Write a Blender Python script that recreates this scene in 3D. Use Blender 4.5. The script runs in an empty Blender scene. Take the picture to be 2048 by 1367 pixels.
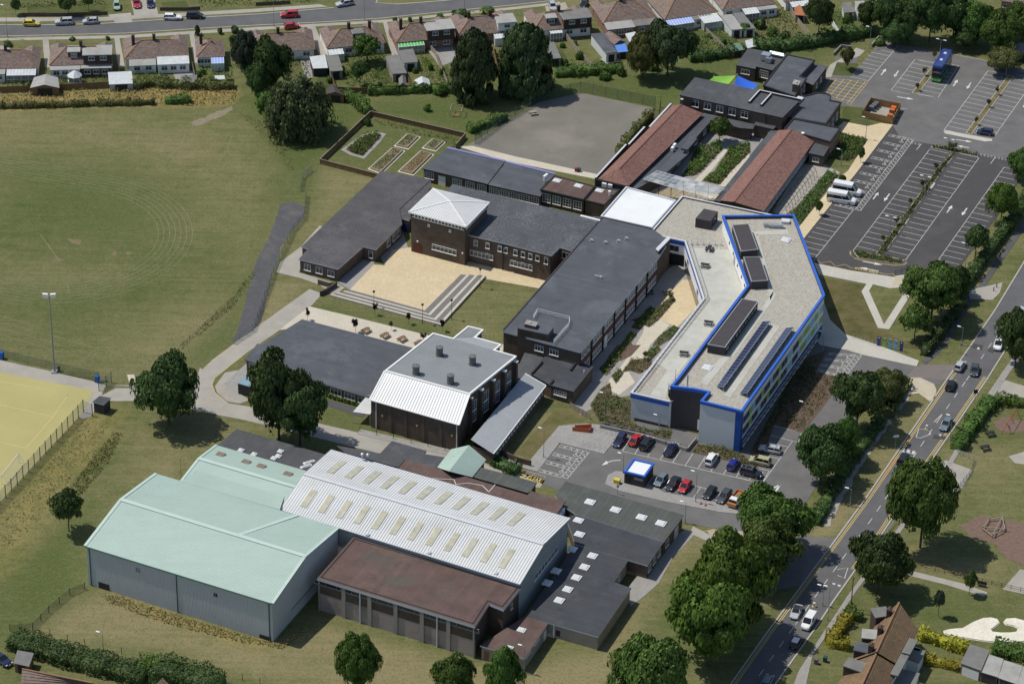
import bpy,math,random
import numpy as np
from mathutils import Vector,Matrix
random.seed(7);RNG=np.random.default_rng(7)
SC=bpy.context.scene;COL=SC.collection
R_=math.radians
# ---------------------------------------------------------------- camera, sky, sun, exposure
cd=bpy.data.cameras.new("camera");cam=bpy.data.objects.new("camera",cd);COL.objects.link(cam)
cd.sensor_width=36.0;cd.lens=6500.0/2048*36;cd.clip_start=5;cd.clip_end=6000
_th,_ro=0.5565,0.0185
_f=Vector((0,math.cos(_th),-math.sin(_th)));_r=Vector((1,0,0));_u=_r.cross(_f)
_r2=_r*math.cos(_ro)+_u*math.sin(_ro);_u2=-_r*math.sin(_ro)+_u*math.cos(_ro)
cam.matrix_world=Matrix(((_r2.x,_u2.x,-_f.x,0),(_r2.y,_u2.y,-_f.y,-586.0),(_r2.z,_u2.z,-_f.z,364.418),(0,0,0,1)))
SC.camera=cam
SUN_EL,SUN_AZ=60.5,-17.0          # elevation;direction the light travels(degrees from+x)
W=bpy.data.worlds.new("World");SC.world=W;W.use_nodes=True
_n=W.node_tree.nodes;_bg=_n["Background"];_sky=_n.new("ShaderNodeTexSky");_sky.sky_type='NISHITA'
_sky.sun_disc=False;_sky.sun_elevation=R_(SUN_EL);_sky.sun_rotation=R_(90-(SUN_AZ+180));_sky.altitude=300
W.node_tree.links.new(_sky.outputs[0],_bg.inputs[0]);_bg.inputs[1].default_value=0.092
_sl=bpy.data.lights.new("sun",'SUN');_sl.energy=3.3;_sl.angle=R_(0.53);_sl.color=(1.0,0.95,0.86)
_so=bpy.data.objects.new("sun",_sl);COL.objects.link(_so)
_d=Vector((math.cos(R_(SUN_EL))*math.cos(R_(SUN_AZ)),math.cos(R_(SUN_EL))*math.sin(R_(SUN_AZ)),-math.sin(R_(SUN_EL))))
_so.rotation_euler=_d.to_track_quat('-Z','Y').to_euler();_so.location=(-200,60,300)
SC.view_settings.view_transform='Standard';SC.view_settings.look='None';SC.view_settings.exposure=0.2
SC.view_settings.gamma=1;SC.view_settings.use_curve_mapping=False
# ---------------------------------------------------------------- helpers
AX,BX=66.0,-24.0                   # the school's two building axes(degrees)
A=np.array([math.cos(R_(AX)),math.sin(R_(AX))]);B=np.array([math.cos(R_(BX)),math.sin(R_(BX))])
def tag(o,label=None,cat=None,group=None,kind=None):
 if label:o['label']=label
 if cat:o['category']=cat
 if group:o['group']=group
 if kind:o['kind']=kind
 return o
def link(o,parent=None):
 COL.objects.link(o)
 if parent is not None:o.parent=parent
 return o
def thing(name,label,cat,loc=(0,0,0),rz=0.0,group=None):
 o=bpy.data.objects.new(name,None);o.empty_display_size=.5
 link(o);o.location=loc;o.rotation_euler=(0,0,rz)
 return tag(o,label,cat,group)
def origin(o):
 v=Vector((0,0,0))
 while o is not None:
  v+=o.location;o=o.parent
 return v
KIDS={}
def copy_tree(o,parent=None):
 c=o.copy();link(c,parent);c.parent=parent
 for ch in list(o.children):copy_tree(ch,c)
 return c
def place(o,loc,rz=0.0,label=None,group=None,scale=None):
 o.location=loc;o.rotation_euler=(0,0,rz)
 if label:o['label']=label
 if group:o['group']=group
 if scale is not None:o.scale=scale if isinstance(scale,tuple)else(scale,)*3
 return o
class MB:
 """collects faces; build() links them as one mesh object (vertices given in world metres)"""
 def __init__(s):s.v=[];s.f=[];s.m=[];s.cur=0
 def add(s,vs,fs,m=None):
  k=len(s.v);s.v+=[tuple(map(float,v))for v in vs]
  s.f+=[[i+k for i in f]for f in fs];s.m+=[s.cur if m is None else m]*len(fs)
 def face(s,vs,m=None):s.add(vs,[list(range(len(vs)))],m)
 def box(s,c,d,rz=0.0,m=None,taper=1.0):
  x,y,z=d[0]/2,d[1]/2,d[2]/2;ca,sa=math.cos(rz),math.sin(rz);vs=[]
  for k,t in((-1,1.0),(1,taper)):
   for i,j in((-1,-1),(1,-1),(1,1),(-1,1)):
    px,py=i*x*t,j*y*t;vs.append((c[0]+px*ca-py*sa,c[1]+px*sa+py*ca,c[2]+k*z))
  s.add(vs,[[3,2,1,0],[4,5,6,7],[0,1,5,4],[1,2,6,5],[2,3,7,6],[3,0,4,7]],m)
 def prism(s,poly,z0,z1,top=True,bot=False,mtop=None,mside=None,sides=True):
  n=len(poly);poly=ccw(poly)
  if sides:
   vs=[(p[0],p[1],z0)for p in poly]+[(p[0],p[1],z1)for p in poly]
   s.add(vs,[[i,(i+1)%n,n+(i+1)%n,n+i]for i in range(n)],mside)
  if top:s.add([(p[0],p[1],z1)for p in poly],[list(range(n))],mtop)
  if bot:s.add([(p[0],p[1],z0)for p in poly],[list(range(n))[::-1]],mside)
 def ring(s,outer,inner,z0,z1,m=None,mtop=None):
  n=len(outer)
  vs=[(p[0],p[1],z0)for p in outer]+[(p[0],p[1],z1)for p in outer]+[(p[0],p[1],z1)for p in inner]+[(p[0],p[1],z0)for p in inner]
  fs=[];ft=[]
  for i in range(n):
   j=(i+1)%n
   fs+=[[i,j,n+j,n+i],[2*n+i,2*n+j,3*n+j,3*n+i]];ft+=[[n+i,n+j,2*n+j,2*n+i]]
  s.add(vs,fs,m);s.add(vs,ft,mtop if mtop is not None else m)
 def bar(s,p,q,w,h=None,m=None):
  """box-section bar from p to q"""
  p,q=Vector(p),Vector(q);d=q-p;h=h or w
  if d.length<1e-5:return
  d.normalize();up=Vector((0,0,1))if abs(d.z)<.98 else Vector((1,0,0))
  sx=d.cross(up).normalized()*w/2;sy=sx.cross(d).normalized()*h/2
  vs=[e+i*sx+j*sy for e in(p,q)for i,j in((-1,-1),(1,-1),(1,1),(-1,1))]
  s.add(vs,[[3,2,1,0],[4,5,6,7],[0,1,5,4],[1,2,6,5],[2,3,7,6],[3,0,4,7]],m)
 def tube(s,p,q,r,r2=None,n=8,caps=True,m=None):
  p,q=Vector(p),Vector(q);d=(q-p).normalized();r2=r if r2 is None else r2
  up=Vector((0,0,1))if abs(d.z)<.98 else Vector((1,0,0));a=d.cross(up).normalized();b=d.cross(a)
  vs=[]
  for e,rr in((p,r),(q,r2)):
   for k in range(n):
    t=2*math.pi*k/n;vs.append(e+(a*math.cos(t)+b*math.sin(t))*rr)
  fs=[[k,(k+1)%n,n+(k+1)%n,n+k]for k in range(n)]
  if caps:fs+=[list(range(n))[::-1],list(range(n,2*n))]
  s.add(vs,fs,m)
 def lathe(s,c,prof,n=12,m=None):
  vs=[(c[0]+r*math.cos(2*math.pi*k/n),c[1]+r*math.sin(2*math.pi*k/n),c[2]+z)for r,z in prof for k in range(n)]
  fs=[[i*n+k,i*n+(k+1)%n,(i+1)*n+(k+1)%n,(i+1)*n+k]for i in range(len(prof)-1)for k in range(n)]
  fs+=[list(range(n))[::-1],[(len(prof)-1)*n+k for k in range(n)]]
  s.add(vs,fs,m)
 def build(s,name,mats,parent=None,smooth=False,kind=None):
  o0=origin(parent)if parent is not None else Vector((0,0,0))
  me=bpy.data.meshes.new(name);me.from_pydata([(x-o0.x,y-o0.y,z-o0.z)for x,y,z in s.v],[],s.f)
  for mm in(mats if isinstance(mats,(list,tuple))else[mats]):me.materials.append(mm)
  if any(s.m):me.polygons.foreach_set('material_index',s.m)
  if smooth:me.polygons.foreach_set('use_smooth',[True]*len(s.f))
  me.update();o=bpy.data.objects.new(name,me);link(o,parent)
  if kind:o['kind']=kind
  return o
def area2(p):return sum(p[i][0]*p[(i+1)%len(p)][1]-p[(i+1)%len(p)][0]*p[i][1]for i in range(len(p)))
def ccw(p):return list(p)if area2(p)>0 else list(p)[::-1]
def offset(poly,d):
 """mitred offset of a polygon, d > 0 outwards"""
 p=[np.array(q[:2],float)for q in ccw(poly)];n=len(p);out=[]
 for i in range(n):
  a,b,c=p[i-1],p[i],p[(i+1)%n]
  u=(b-a)/np.linalg.norm(b-a);v=(c-b)/np.linalg.norm(c-b)
  n1,n2=np.array([u[1],-u[0]]),np.array([v[1],-v[0]])
  k=n1+n2;k=k/max(1e-6,np.linalg.norm(k));out.append(tuple(b+k*d/max(.35,float(k@n1))))
 return out
def lerp(a,b,t):return tuple(a[i]+(b[i]-a[i])*t for i in range(len(a)))
def rect(p0,p1,depth):
 """rectangle from edge p0-p1 going 'depth' to the left of p0->p1"""
 p0,p1=np.array(p0),np.array(p1);u=(p1-p0)/np.linalg.norm(p1-p0);n=np.array([-u[1],u[0]])
 return[tuple(p0),tuple(p1),tuple(p1+n*depth),tuple(p0+n*depth)]
def centre(poly):return tuple(np.mean(np.array(poly)[:,:2],axis=0))
# ---------------------------------------------------------------- materials
MATS={}
def _new(name):
 m=bpy.data.materials.new(name);m.use_nodes=True;nt=m.node_tree;b=nt.nodes["Principled BSDF"]
 return m,nt,b
def _math(nt,op,a,b=None,c=None):
 n=nt.nodes.new("ShaderNodeMath");n.operation=op
 for i,x in enumerate((a,b,c)):
  if x is None:continue
  if isinstance(x,(int,float)):n.inputs[i].default_value=x
  else:nt.links.new(x,n.inputs[i])
 return n.outputs[0]
def _noise(nt,vec,scale,detail=4,rough=.6):
 n=nt.nodes.new("ShaderNodeTexNoise");n.inputs['Scale'].default_value=scale;n.inputs['Detail'].default_value=detail
 n.inputs['Roughness'].default_value=rough;nt.links.new(vec,n.inputs['Vector']);return n.outputs['Fac']
def _mix(nt,f,a,b):
 n=nt.nodes.new("ShaderNodeMix");n.data_type='RGBA'
 for s,x in((n.inputs[0],f),(n.inputs[6],a),(n.inputs[7],b)):
  if isinstance(x,(int,float)):s.default_value=x
  elif isinstance(x,tuple):s.default_value=(*x,1)
  else:nt.links.new(x,s)
 return n.outputs[2]
def _ramp(nt,f,lo,hi):
 n=nt.nodes.new("ShaderNodeMapRange");n.inputs[1].default_value=lo;n.inputs[2].default_value=hi
 n.clamp=True;nt.links.new(f,n.inputs[0]);return n.outputs[0]
def _pos(nt,rot=None,scl=None,obj=False):
 if obj:v=nt.nodes.new("ShaderNodeTexCoord").outputs['Object']
 else:v=nt.nodes.new("ShaderNodeNewGeometry").outputs['Position']
 if rot is not None or scl is not None:
  m=nt.nodes.new("ShaderNodeMapping");nt.links.new(v,m.inputs[0])
  if rot is not None:m.inputs[2].default_value=(0,0,rot)
  if scl is not None:m.inputs[3].default_value=scl
  v=m.outputs[0]
 return v
def _bump(nt,b,h,strength=.3,dist=.05):
 n=nt.nodes.new("ShaderNodeBump");n.inputs['Strength'].default_value=strength;n.inputs['Distance'].default_value=dist
 nt.links.new(h,n.inputs['Height']);nt.links.new(n.outputs[0],b.inputs['Normal'])
def mat(name,col,rough=.85,var=.22,scale=.6,fine=6.0,metal=0.0,spec=.25,stain=None,stain_amt=.0,obj=False,bump=0.0,streak=None):
 """painted, rendered, asphalt or felt surfaces: base colour broken up by two noises, optional stains"""
 if name in MATS:return MATS[name]
 m,nt,b=_new(name);v=_pos(nt,obj=obj)
 n1=_noise(nt,v,scale,5);n2=_noise(nt,v,fine,3,.7)
 k=_math(nt,'ADD',_math(nt,'MULTIPLY',n1,.6),_math(nt,'MULTIPLY',n2,.4))
 c=_mix(nt,_ramp(nt,k,.3,.7),tuple(x*(1-var)for x in col),tuple(min(1,x*(1+var))for x in col))
 if stain:
  c=_mix(nt,_math(nt,'MULTIPLY',_ramp(nt,_noise(nt,v,scale*.35,6,.65),.5,.68),stain_amt),c,stain)
 if streak is not None:
  s_=_noise(nt,_pos(nt,rot=R_(-streak),scl=(.12,1.6,1)),1.0,5,.75);s2=_noise(nt,_pos(nt,rot=R_(-streak),scl=(.03,.45,1)),1.0,3,.6)
  c=_mix(nt,_math(nt,'MULTIPLY',_ramp(nt,s_,.5,.68),.4),c,tuple(x*.8 for x in col));c=_mix(nt,_math(nt,'MULTIPLY',_ramp(nt,s2,.5,.64),.3),c,tuple(x*f for x,f in zip(col,(.9,.88,.83))))
 nt.links.new(c,b.inputs['Base Color']);b.inputs['Roughness'].default_value=rough;b.inputs['Metallic'].default_value=metal
 b.inputs['Specular IOR Level'].default_value=spec
 if bump:_bump(nt,b,n2,bump)
 MATS[name]=m;return m
def lapped(name,col,deg,pitch=1.0,dark=.72,wid=.06,var=.18,rough=.9,stain=None,stain_amt=0,speck=0.0):
 """roofing felt: laps every 'pitch' metres along direction deg, mottled, optional pale specks"""
 if name in MATS:return MATS[name]
 m,nt,b=_new(name);v=_pos(nt);r=_pos(nt,rot=R_(-deg))
 sx=nt.nodes.new("ShaderNodeSeparateXYZ");nt.links.new(r,sx.inputs[0])
 wob=_math(nt,'MULTIPLY',_noise(nt,v,.5,2),.12)
 t=_math(nt,'FRACT',_math(nt,'ADD',_math(nt,'DIVIDE',sx.outputs[0],pitch),wob))
 fl=_math(nt,'FLOOR',_math(nt,'ADD',_math(nt,'DIVIDE',sx.outputs[0],pitch),wob))
 wn=nt.nodes.new("ShaderNodeTexWhiteNoise");wn.noise_dimensions='1D';nt.links.new(fl,wn.inputs['W'])
 k=_math(nt,'ADD',_math(nt,'MULTIPLY',_noise(nt,v,.25,5),.7),_math(nt,'MULTIPLY',_noise(nt,v,4,3,.7),.3))
 k=_math(nt,'ADD',k,_math(nt,'MULTIPLY',_math(nt,'SUBTRACT',wn.outputs['Value'],.5),.12))
 c=_mix(nt,_ramp(nt,k,.3,.7),tuple(x*(1-var)for x in col),tuple(x*(1+var)for x in col))
 line=_math(nt,'LESS_THAN',t,wid)
 c=_mix(nt,_math(nt,'MULTIPLY',line,.8),c,tuple(x*dark for x in col))
 if stain:
  c=_mix(nt,_math(nt,'MULTIPLY',_ramp(nt,_noise(nt,v,.16,6,.65),.52,.68),stain_amt),c,stain)
 c=_mix(nt,_math(nt,'MULTIPLY',_ramp(nt,_noise(nt,v,.11,7,.7),.53,.62),.45),c,tuple(x*1.45+.008 for x in col));c=_mix(nt,_math(nt,'MULTIPLY',_ramp(nt,_noise(nt,r,.4,6,.7),.58,.66),.4),c,tuple(x*.6 for x in col))
 if speck:
  s2=_math(nt,'MULTIPLY',_ramp(nt,_noise(nt,v,2.6,2,.9),.58,.66),_ramp(nt,_noise(nt,v,.12,2),.35,.55))
  c=_mix(nt,_math(nt,'MULTIPLY',s2,speck),c,(.45,.45,.43))
 nt.links.new(c,b.inputs['Base Color']);b.inputs['Roughness'].default_value=rough;b.inputs['Specular IOR Level'].default_value=.2
 MATS[name]=m;return m
def brick(name,c1,c2,mortar,sc=1.0):
 if name in MATS:return MATS[name]
 m,nt,b=_new(name);g=nt.nodes.new("ShaderNodeNewGeometry")
 cr=nt.nodes.new("ShaderNodeVectorMath");cr.operation='CROSS_PRODUCT';cr.inputs[0].default_value=(0,0,1);nt.links.new(g.outputs['True Normal'],cr.inputs[1])
 dt=nt.nodes.new("ShaderNodeVectorMath");dt.operation='DOT_PRODUCT';nt.links.new(cr.outputs[0],dt.inputs[0]);nt.links.new(g.outputs['Position'],dt.inputs[1])
 sp=nt.nodes.new("ShaderNodeSeparateXYZ");nt.links.new(g.outputs['Position'],sp.inputs[0])
 cb=nt.nodes.new("ShaderNodeCombineXYZ");nt.links.new(dt.outputs['Value'],cb.inputs[0]);nt.links.new(sp.outputs[2],cb.inputs[1])
 t=nt.nodes.new("ShaderNodeTexBrick");nt.links.new(cb.outputs[0],t.inputs['Vector'])
 t.inputs['Color1'].default_value=(*c1,1);t.inputs['Color2'].default_value=(*c2,1);t.inputs['Mortar'].default_value=(*mortar,1)
 t.inputs['Scale'].default_value=1.0;t.inputs['Brick Width'].default_value=.23*sc;t.inputs['Row Height'].default_value=.075*sc;t.inputs['Mortar Size'].default_value=.008*sc
 k=_ramp(nt,_noise(nt,g.outputs['Position'],.5,6,.65),.35,.65)
 c=_mix(nt,k,t.outputs['Color'],tuple(x*.75 for x in c1));c2_=_mix(nt,.35,c,t.outputs['Color'])
 nt.links.new(c2_,b.inputs['Base Color']);b.inputs['Roughness'].default_value=.9;b.inputs['Specular IOR Level'].default_value=.15
 MATS[name]=m;return m
def tiles(name,c1,c2,c3):
 """clay and concrete roof tiles: each course and tile its own tint (the courses themselves are geometry)"""
 if name in MATS:return MATS[name]
 m,nt,b=_new(name);v=_pos(nt,scl=(3.3,3.3,3.3))
 vo=nt.nodes.new("ShaderNodeTexVoronoi");vo.inputs['Scale'].default_value=1.0;nt.links.new(v,vo.inputs['Vector'])
 sp=nt.nodes.new("ShaderNodeSeparateColor");nt.links.new(vo.outputs['Color'],sp.inputs[0])
 c=_mix(nt,sp.outputs[0],c1,c2);c=_mix(nt,_math(nt,'MULTIPLY',_ramp(nt,_noise(nt,_pos(nt),.5,6,.65),.48,.7),.6),c,c3)
 nt.links.new(c,b.inputs['Base Color']);b.inputs['Roughness'].default_value=.85;b.inputs['Specular IOR Level'].default_value=.2
 MATS[name]=m;return m
def paving(name,c1,c2,joint,deg=AX,w=.6,h=.4):
 if name in MATS:return MATS[name]
 m,nt,b=_new(name);t=nt.nodes.new("ShaderNodeTexBrick");nt.links.new(_pos(nt,rot=R_(-deg)),t.inputs['Vector'])
 t.inputs['Color1'].default_value=(*c1,1);t.inputs['Color2'].default_value=(*c2,1);t.inputs['Mortar'].default_value=(*joint,1)
 t.inputs['Scale'].default_value=1.0;t.inputs['Brick Width'].default_value=w;t.inputs['Row Height'].default_value=h;t.inputs['Mortar Size'].default_value=.02
 k=_ramp(nt,_noise(nt,_pos(nt),.22,6,.6),.35,.7)
 c=_mix(nt,_math(nt,'MULTIPLY',k,.35),t.outputs['Color'],tuple(x*.72 for x in c2))
 nt.links.new(c,b.inputs['Base Color']);b.inputs['Roughness'].default_value=.9;b.inputs['Specular IOR Level'].default_value=.2
 MATS[name]=m;return m
def gravel(name,c1,c2,scale=4.0,patch=None):
 if name in MATS:return MATS[name]
 m,nt,b=_new(name);v=_pos(nt)
 vo=nt.nodes.new("ShaderNodeTexVoronoi");vo.inputs['Scale'].default_value=scale;nt.links.new(v,vo.inputs['Vector'])
 sp=nt.nodes.new("ShaderNodeSeparateColor");nt.links.new(vo.outputs['Color'],sp.inputs[0])
 c=_mix(nt,sp.outputs[0],c1,c2);c=_mix(nt,_math(nt,'MULTIPLY',_ramp(nt,_noise(nt,v,.3,5),.4,.7),.4),c,patch or tuple(x*.8 for x in c1))
 nt.links.new(c,b.inputs['Base Color']);b.inputs['Roughness'].default_value=.95;b.inputs['Specular IOR Level'].default_value=.1
 _bump(nt,b,vo.outputs['Distance'],.5,.04);MATS[name]=m;return m
def gloss(name,col,rough=.25,metal=0.0,coat=0.0,spec=.5):
 if name in MATS:return MATS[name]
 m,nt,b=_new(name);k=_ramp(nt,_noise(nt,_pos(nt,obj=True),2.5,3),.3,.7)
 nt.links.new(_mix(nt,k,tuple(x*.92 for x in col),tuple(min(1,x*1.06)for x in col)),b.inputs['Base Color'])
 b.inputs['Roughness'].default_value=rough;b.inputs['Metallic'].default_value=metal;b.inputs['Coat Weight'].default_value=coat
 b.inputs['Coat Roughness'].default_value=.08;b.inputs['Specular IOR Level'].default_value=spec;MATS[name]=m;return m
def leaf(name,c1,c2,trans=.25,sat=1.0):
 """foliage: tint differs from leaf to leaf and from plant to plant"""
 if name in MATS:return MATS[name]
 m,nt,b=_new(name);g=nt.nodes.new("ShaderNodeNewGeometry");oi=nt.nodes.new("ShaderNodeObjectInfo")
 k=_math(nt,'ADD',_math(nt,'MULTIPLY',g.outputs['Random Per Island'],.6),_math(nt,'MULTIPLY',_noise(nt,g.outputs['Position'],.45,3),.5))
 c=_mix(nt,_ramp(nt,k,.15,.9),c1,c2)
 hs=nt.nodes.new("ShaderNodeHueSaturation");nt.links.new(c,hs.inputs['Color'])
 nt.links.new(_math(nt,'ADD',.478,_math(nt,'MULTIPLY',oi.outputs['Random'],.036)),hs.inputs['Hue'])
 nt.links.new(_math(nt,'ADD',.85,_math(nt,'MULTIPLY',oi.outputs['Random'],.5)),hs.inputs['Value'])
 nt.links.new(hs.outputs[0],b.inputs['Base Color']);b.inputs['Roughness'].default_value=.55;b.inputs['Specular IOR Level'].default_value=.25
 tr=nt.nodes.new("ShaderNodeBsdfTranslucent");nt.links.new(hs.outputs[0],tr.inputs[0])
 mx=nt.nodes.new("ShaderNodeMixShader");mx.inputs[0].default_value=trans
 nt.links.new(b.outputs[0],mx.inputs[1]);nt.links.new(tr.outputs[0],mx.inputs[2])
 nt.links.new(mx.outputs[0],nt.nodes["Material Output"].inputs[0]);MATS[name]=m;return m
def glass(name,col=(.02,.025,.03),rough=.08,alpha=1.0):
 if name in MATS:return MATS[name]
 m,nt,b=_new(name);oi=nt.nodes.new("ShaderNodeObjectInfo")
 nt.links.new(_mix(nt,_math(nt,'POWER',oi.outputs['Random'],3.0),col,tuple(min(1,x*3+.02)for x in col)),b.inputs['Base Color'])
 b.inputs['Roughness'].default_value=rough;b.inputs['Specular IOR Level'].default_value=.6;b.inputs['Alpha'].default_value=alpha
 MATS[name]=m;return m
def mesh_wire(name,col,alpha=.25):
 """woven wire too fine to resolve: mostly see-through"""
 if name in MATS:return MATS[name]
 m,nt,b=_new(name);b.inputs['Base Color'].default_value=(*col,1);b.inputs['Roughness'].default_value=.6
 k=_math(nt,'ADD',alpha*.7,_math(nt,'MULTIPLY',_noise(nt,_pos(nt),1.5,3),alpha*.6))
 nt.links.new(k,b.inputs['Alpha']);MATS[name]=m;return m
# palette
M_felt=lapped("roof_felt",(.088,.095,.108),AX,1.0,.8,.1)
M_feltA=lapped("roof_felt_across",(.08,.087,.098),BX,1.0,.8,.1)
M_felt_old=lapped("roof_felt_weathered",(.084,.082,.086),AX,1.0,speck=.16)
M_felt_speck=lapped("roof_felt_speckled",(.08,.086,.096),AX,1.0,speck=.5)
M_felt_green=lapped("roof_felt_greenish",(.085,.094,.088),BX,1.1,.78,.12)
M_felt_dull=lapped("roof_felt_dull",(.078,.082,.089),BX,1.2,.8,.1,stain=(.08,.085,.08),stain_amt=.6)
M_felt_black=lapped("roof_felt_black",(.058,.063,.071),AX,1.0,.82,.1,stain=(.075,.07,.065),stain_amt=.35)
M_brownroof=lapped("roof_maroon_felt",(.115,.077,.067),BX,1.0,.8,stain=(.1,.09,.075),stain_amt=1.0,var=.25)
M_brick=brick("brick_dark_brown",(.108,.08,.06),(.145,.108,.082),(.16,.14,.12))
M_brick_red=brick("brick_red_brown",(.14,.06,.045),(.11,.05,.04),(.15,.12,.1))
M_brick_lt=brick("brick_light",(.3,.17,.12),(.26,.14,.1),(.3,.27,.24))
M_conc=mat("concrete_grey",(.3,.28,.26),.9,.15,.4,stain=(.12,.11,.1),stain_amt=.4)
M_conc_panel=mat("concrete_panel_pinkish",(.33,.28,.26),.9,.12,.5,stain=(.12,.1,.09),stain_amt=.5)
M_white=mat("white_paint",(.78,.78,.76),.5,.06,.8)
M_render=mat("white_render",(.8,.8,.78),.8,.05,.3)
M_render_grey=mat("off_white_render",(.62,.64,.63),.8,.06,.3)
M_grey=mat("grey_paint",(.3,.31,.33),.5,.1)
M_lgrey=mat("light_grey_trim",(.55,.57,.6),.5,.08)
M_dark=mat("dark_trim",(.03,.03,.033),.6,.15)
M_charcoal=mat("charcoal_cladding",(.06,.055,.058),.7,.15,.5)
M_blue=mat("royal_blue_coping",(.035,.125,.5),.45,.15)
M_bluewall=mat("blue_wall_panel",(.02,.085,.33),.5,.1)
M_gravel=gravel("roof_gravel",(.44,.42,.36),(.3,.28,.24),3.5)
M_gravel_lt=mat("roof_paving_pale",(.45,.45,.4),.9,.12,.5,stain=(.3,.3,.26),stain_amt=.4)
M_whiteroof=mat("white_roof_membrane",(.72,.74,.74),.6,.06,.25,stain=(.5,.5,.46),stain_amt=.25)
M_zinc=mat("zinc_roof",(.3,.32,.33),.55,.1,.3,streak=AX)
M_zincwhite=mat("pale_profiled_roof",(.64,.65,.64),.6,.08,.25,stain=(.48,.48,.44),stain_amt=.6,streak=AX)
M_zincrib=mat("zinc_rib_dark",(.13,.14,.145),.6,.1)
M_green=mat("mint_profiled_roof",(.38,.49,.43),.55,.06,.2,stain=(.33,.44,.38),stain_amt=.4,streak=AX)
M_greenrib=mat("mint_roof_rib",(.45,.56,.5),.55,.08)
M_greentrim=mat("dark_green_trim",(.06,.13,.1),.6,.1)
M_cladgrey=mat("grey_cladding",(.54,.56,.56),.6,.06,.3)
M_skyl=mat("rooflight_fibreglass",(.42,.41,.32),.5,.3,.8)
M_glass=glass("window_glass")
M_glass_lt=glass("window_glass_blind",(.22,.23,.22),.2)
M_dome=mat("rooflight_dome",(.6,.62,.64),.15,.1,2,spec=.6)
M_timber=mat("timber_brown",(.2,.12,.06),.8,.25,2)
M_timber_pale=mat("timber_weathered",(.3,.26,.2),.85,.2,2)
M_metal=gloss("galvanised_steel",(.5,.52,.54),.4,.7)
M_pole=mat("lamp_column_grey",(.28,.29,.3),.5,.1)
M_black=mat("black_metal",(.02,.02,.022),.5,.1)
M_rubber=mat("tyre_rubber",(.015,.015,.016),.9,.2,3,obj=True)
M_asph=mat("asphalt_grey",(.135,.132,.13),.92,.22,.25,9,stain=(.19,.18,.165),stain_amt=.35)
M_asph_new=mat("asphalt_dark",(.068,.065,.066),.92,.12,.3,9,stain=(.1,.095,.092),stain_amt=.65)
M_asph_path=mat("asphalt_worn",(.085,.085,.09),.92,.18,.6,6,stain=(.15,.145,.13),stain_amt=.6)
M_road=mat("road_asphalt",(.115,.115,.118),.92,.18,.3,9,stain=(.085,.085,.09),stain_amt=.5)
M_concpath=mat("concrete_path",(.34,.32,.28),.9,.14,.3,stain=(.24,.23,.2),stain_amt=.5)
M_flag=paving("flag_paving_grey",(.34,.33,.31),(.29,.28,.265),(.2,.19,.18))
M_cream=paving("cream_block_paving",(.64,.53,.34),(.56,.46,.3),(.42,.35,.23))
M_pale=paving("pale_block_paving",(.58,.53,.43),(.52,.48,.39),(.38,.35,.28))
M_greypave=paving("grey_step_paving",(.2,.195,.19),(.17,.165,.16),(.12,.12,.12))
M_whitepave=paving("white_block_paving",(.52,.5,.44),(.47,.45,.4),(.36,.34,.3))
M_line=mat("white_road_paint",(.6,.6,.57),.8,.22,1.5,8,stain=(.3,.3,.29),stain_amt=.6)
M_yellow=mat("yellow_road_paint",(.58,.44,.13),.8,.15,1.5,8)
M_kerb=mat("kerb_stone",(.4,.38,.34),.9,.12,1)
M_astro=mat("sand_filled_turf",(.39,.35,.15),.95,.08,.12,5,stain=(.34,.32,.14),stain_amt=.7)
M_bark=mat("bark_mulch",(.12,.085,.062),.95,.35,1.2,8,bump=.4)
M_bark_red=mat("red_bark_surface",(.17,.115,.09),.95,.3,1.2,8,bump=.4)
M_soil=mat("bare_soil",(.2,.15,.1),.95,.25,.8,6)
M_trunk=mat("tree_bark",(.09,.07,.05),.95,.3,3,12)
M_chalk=gravel("white_chalk_stones",(.75,.72,.62),(.62,.58,.48),3.0,(.5,.46,.36))
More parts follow.
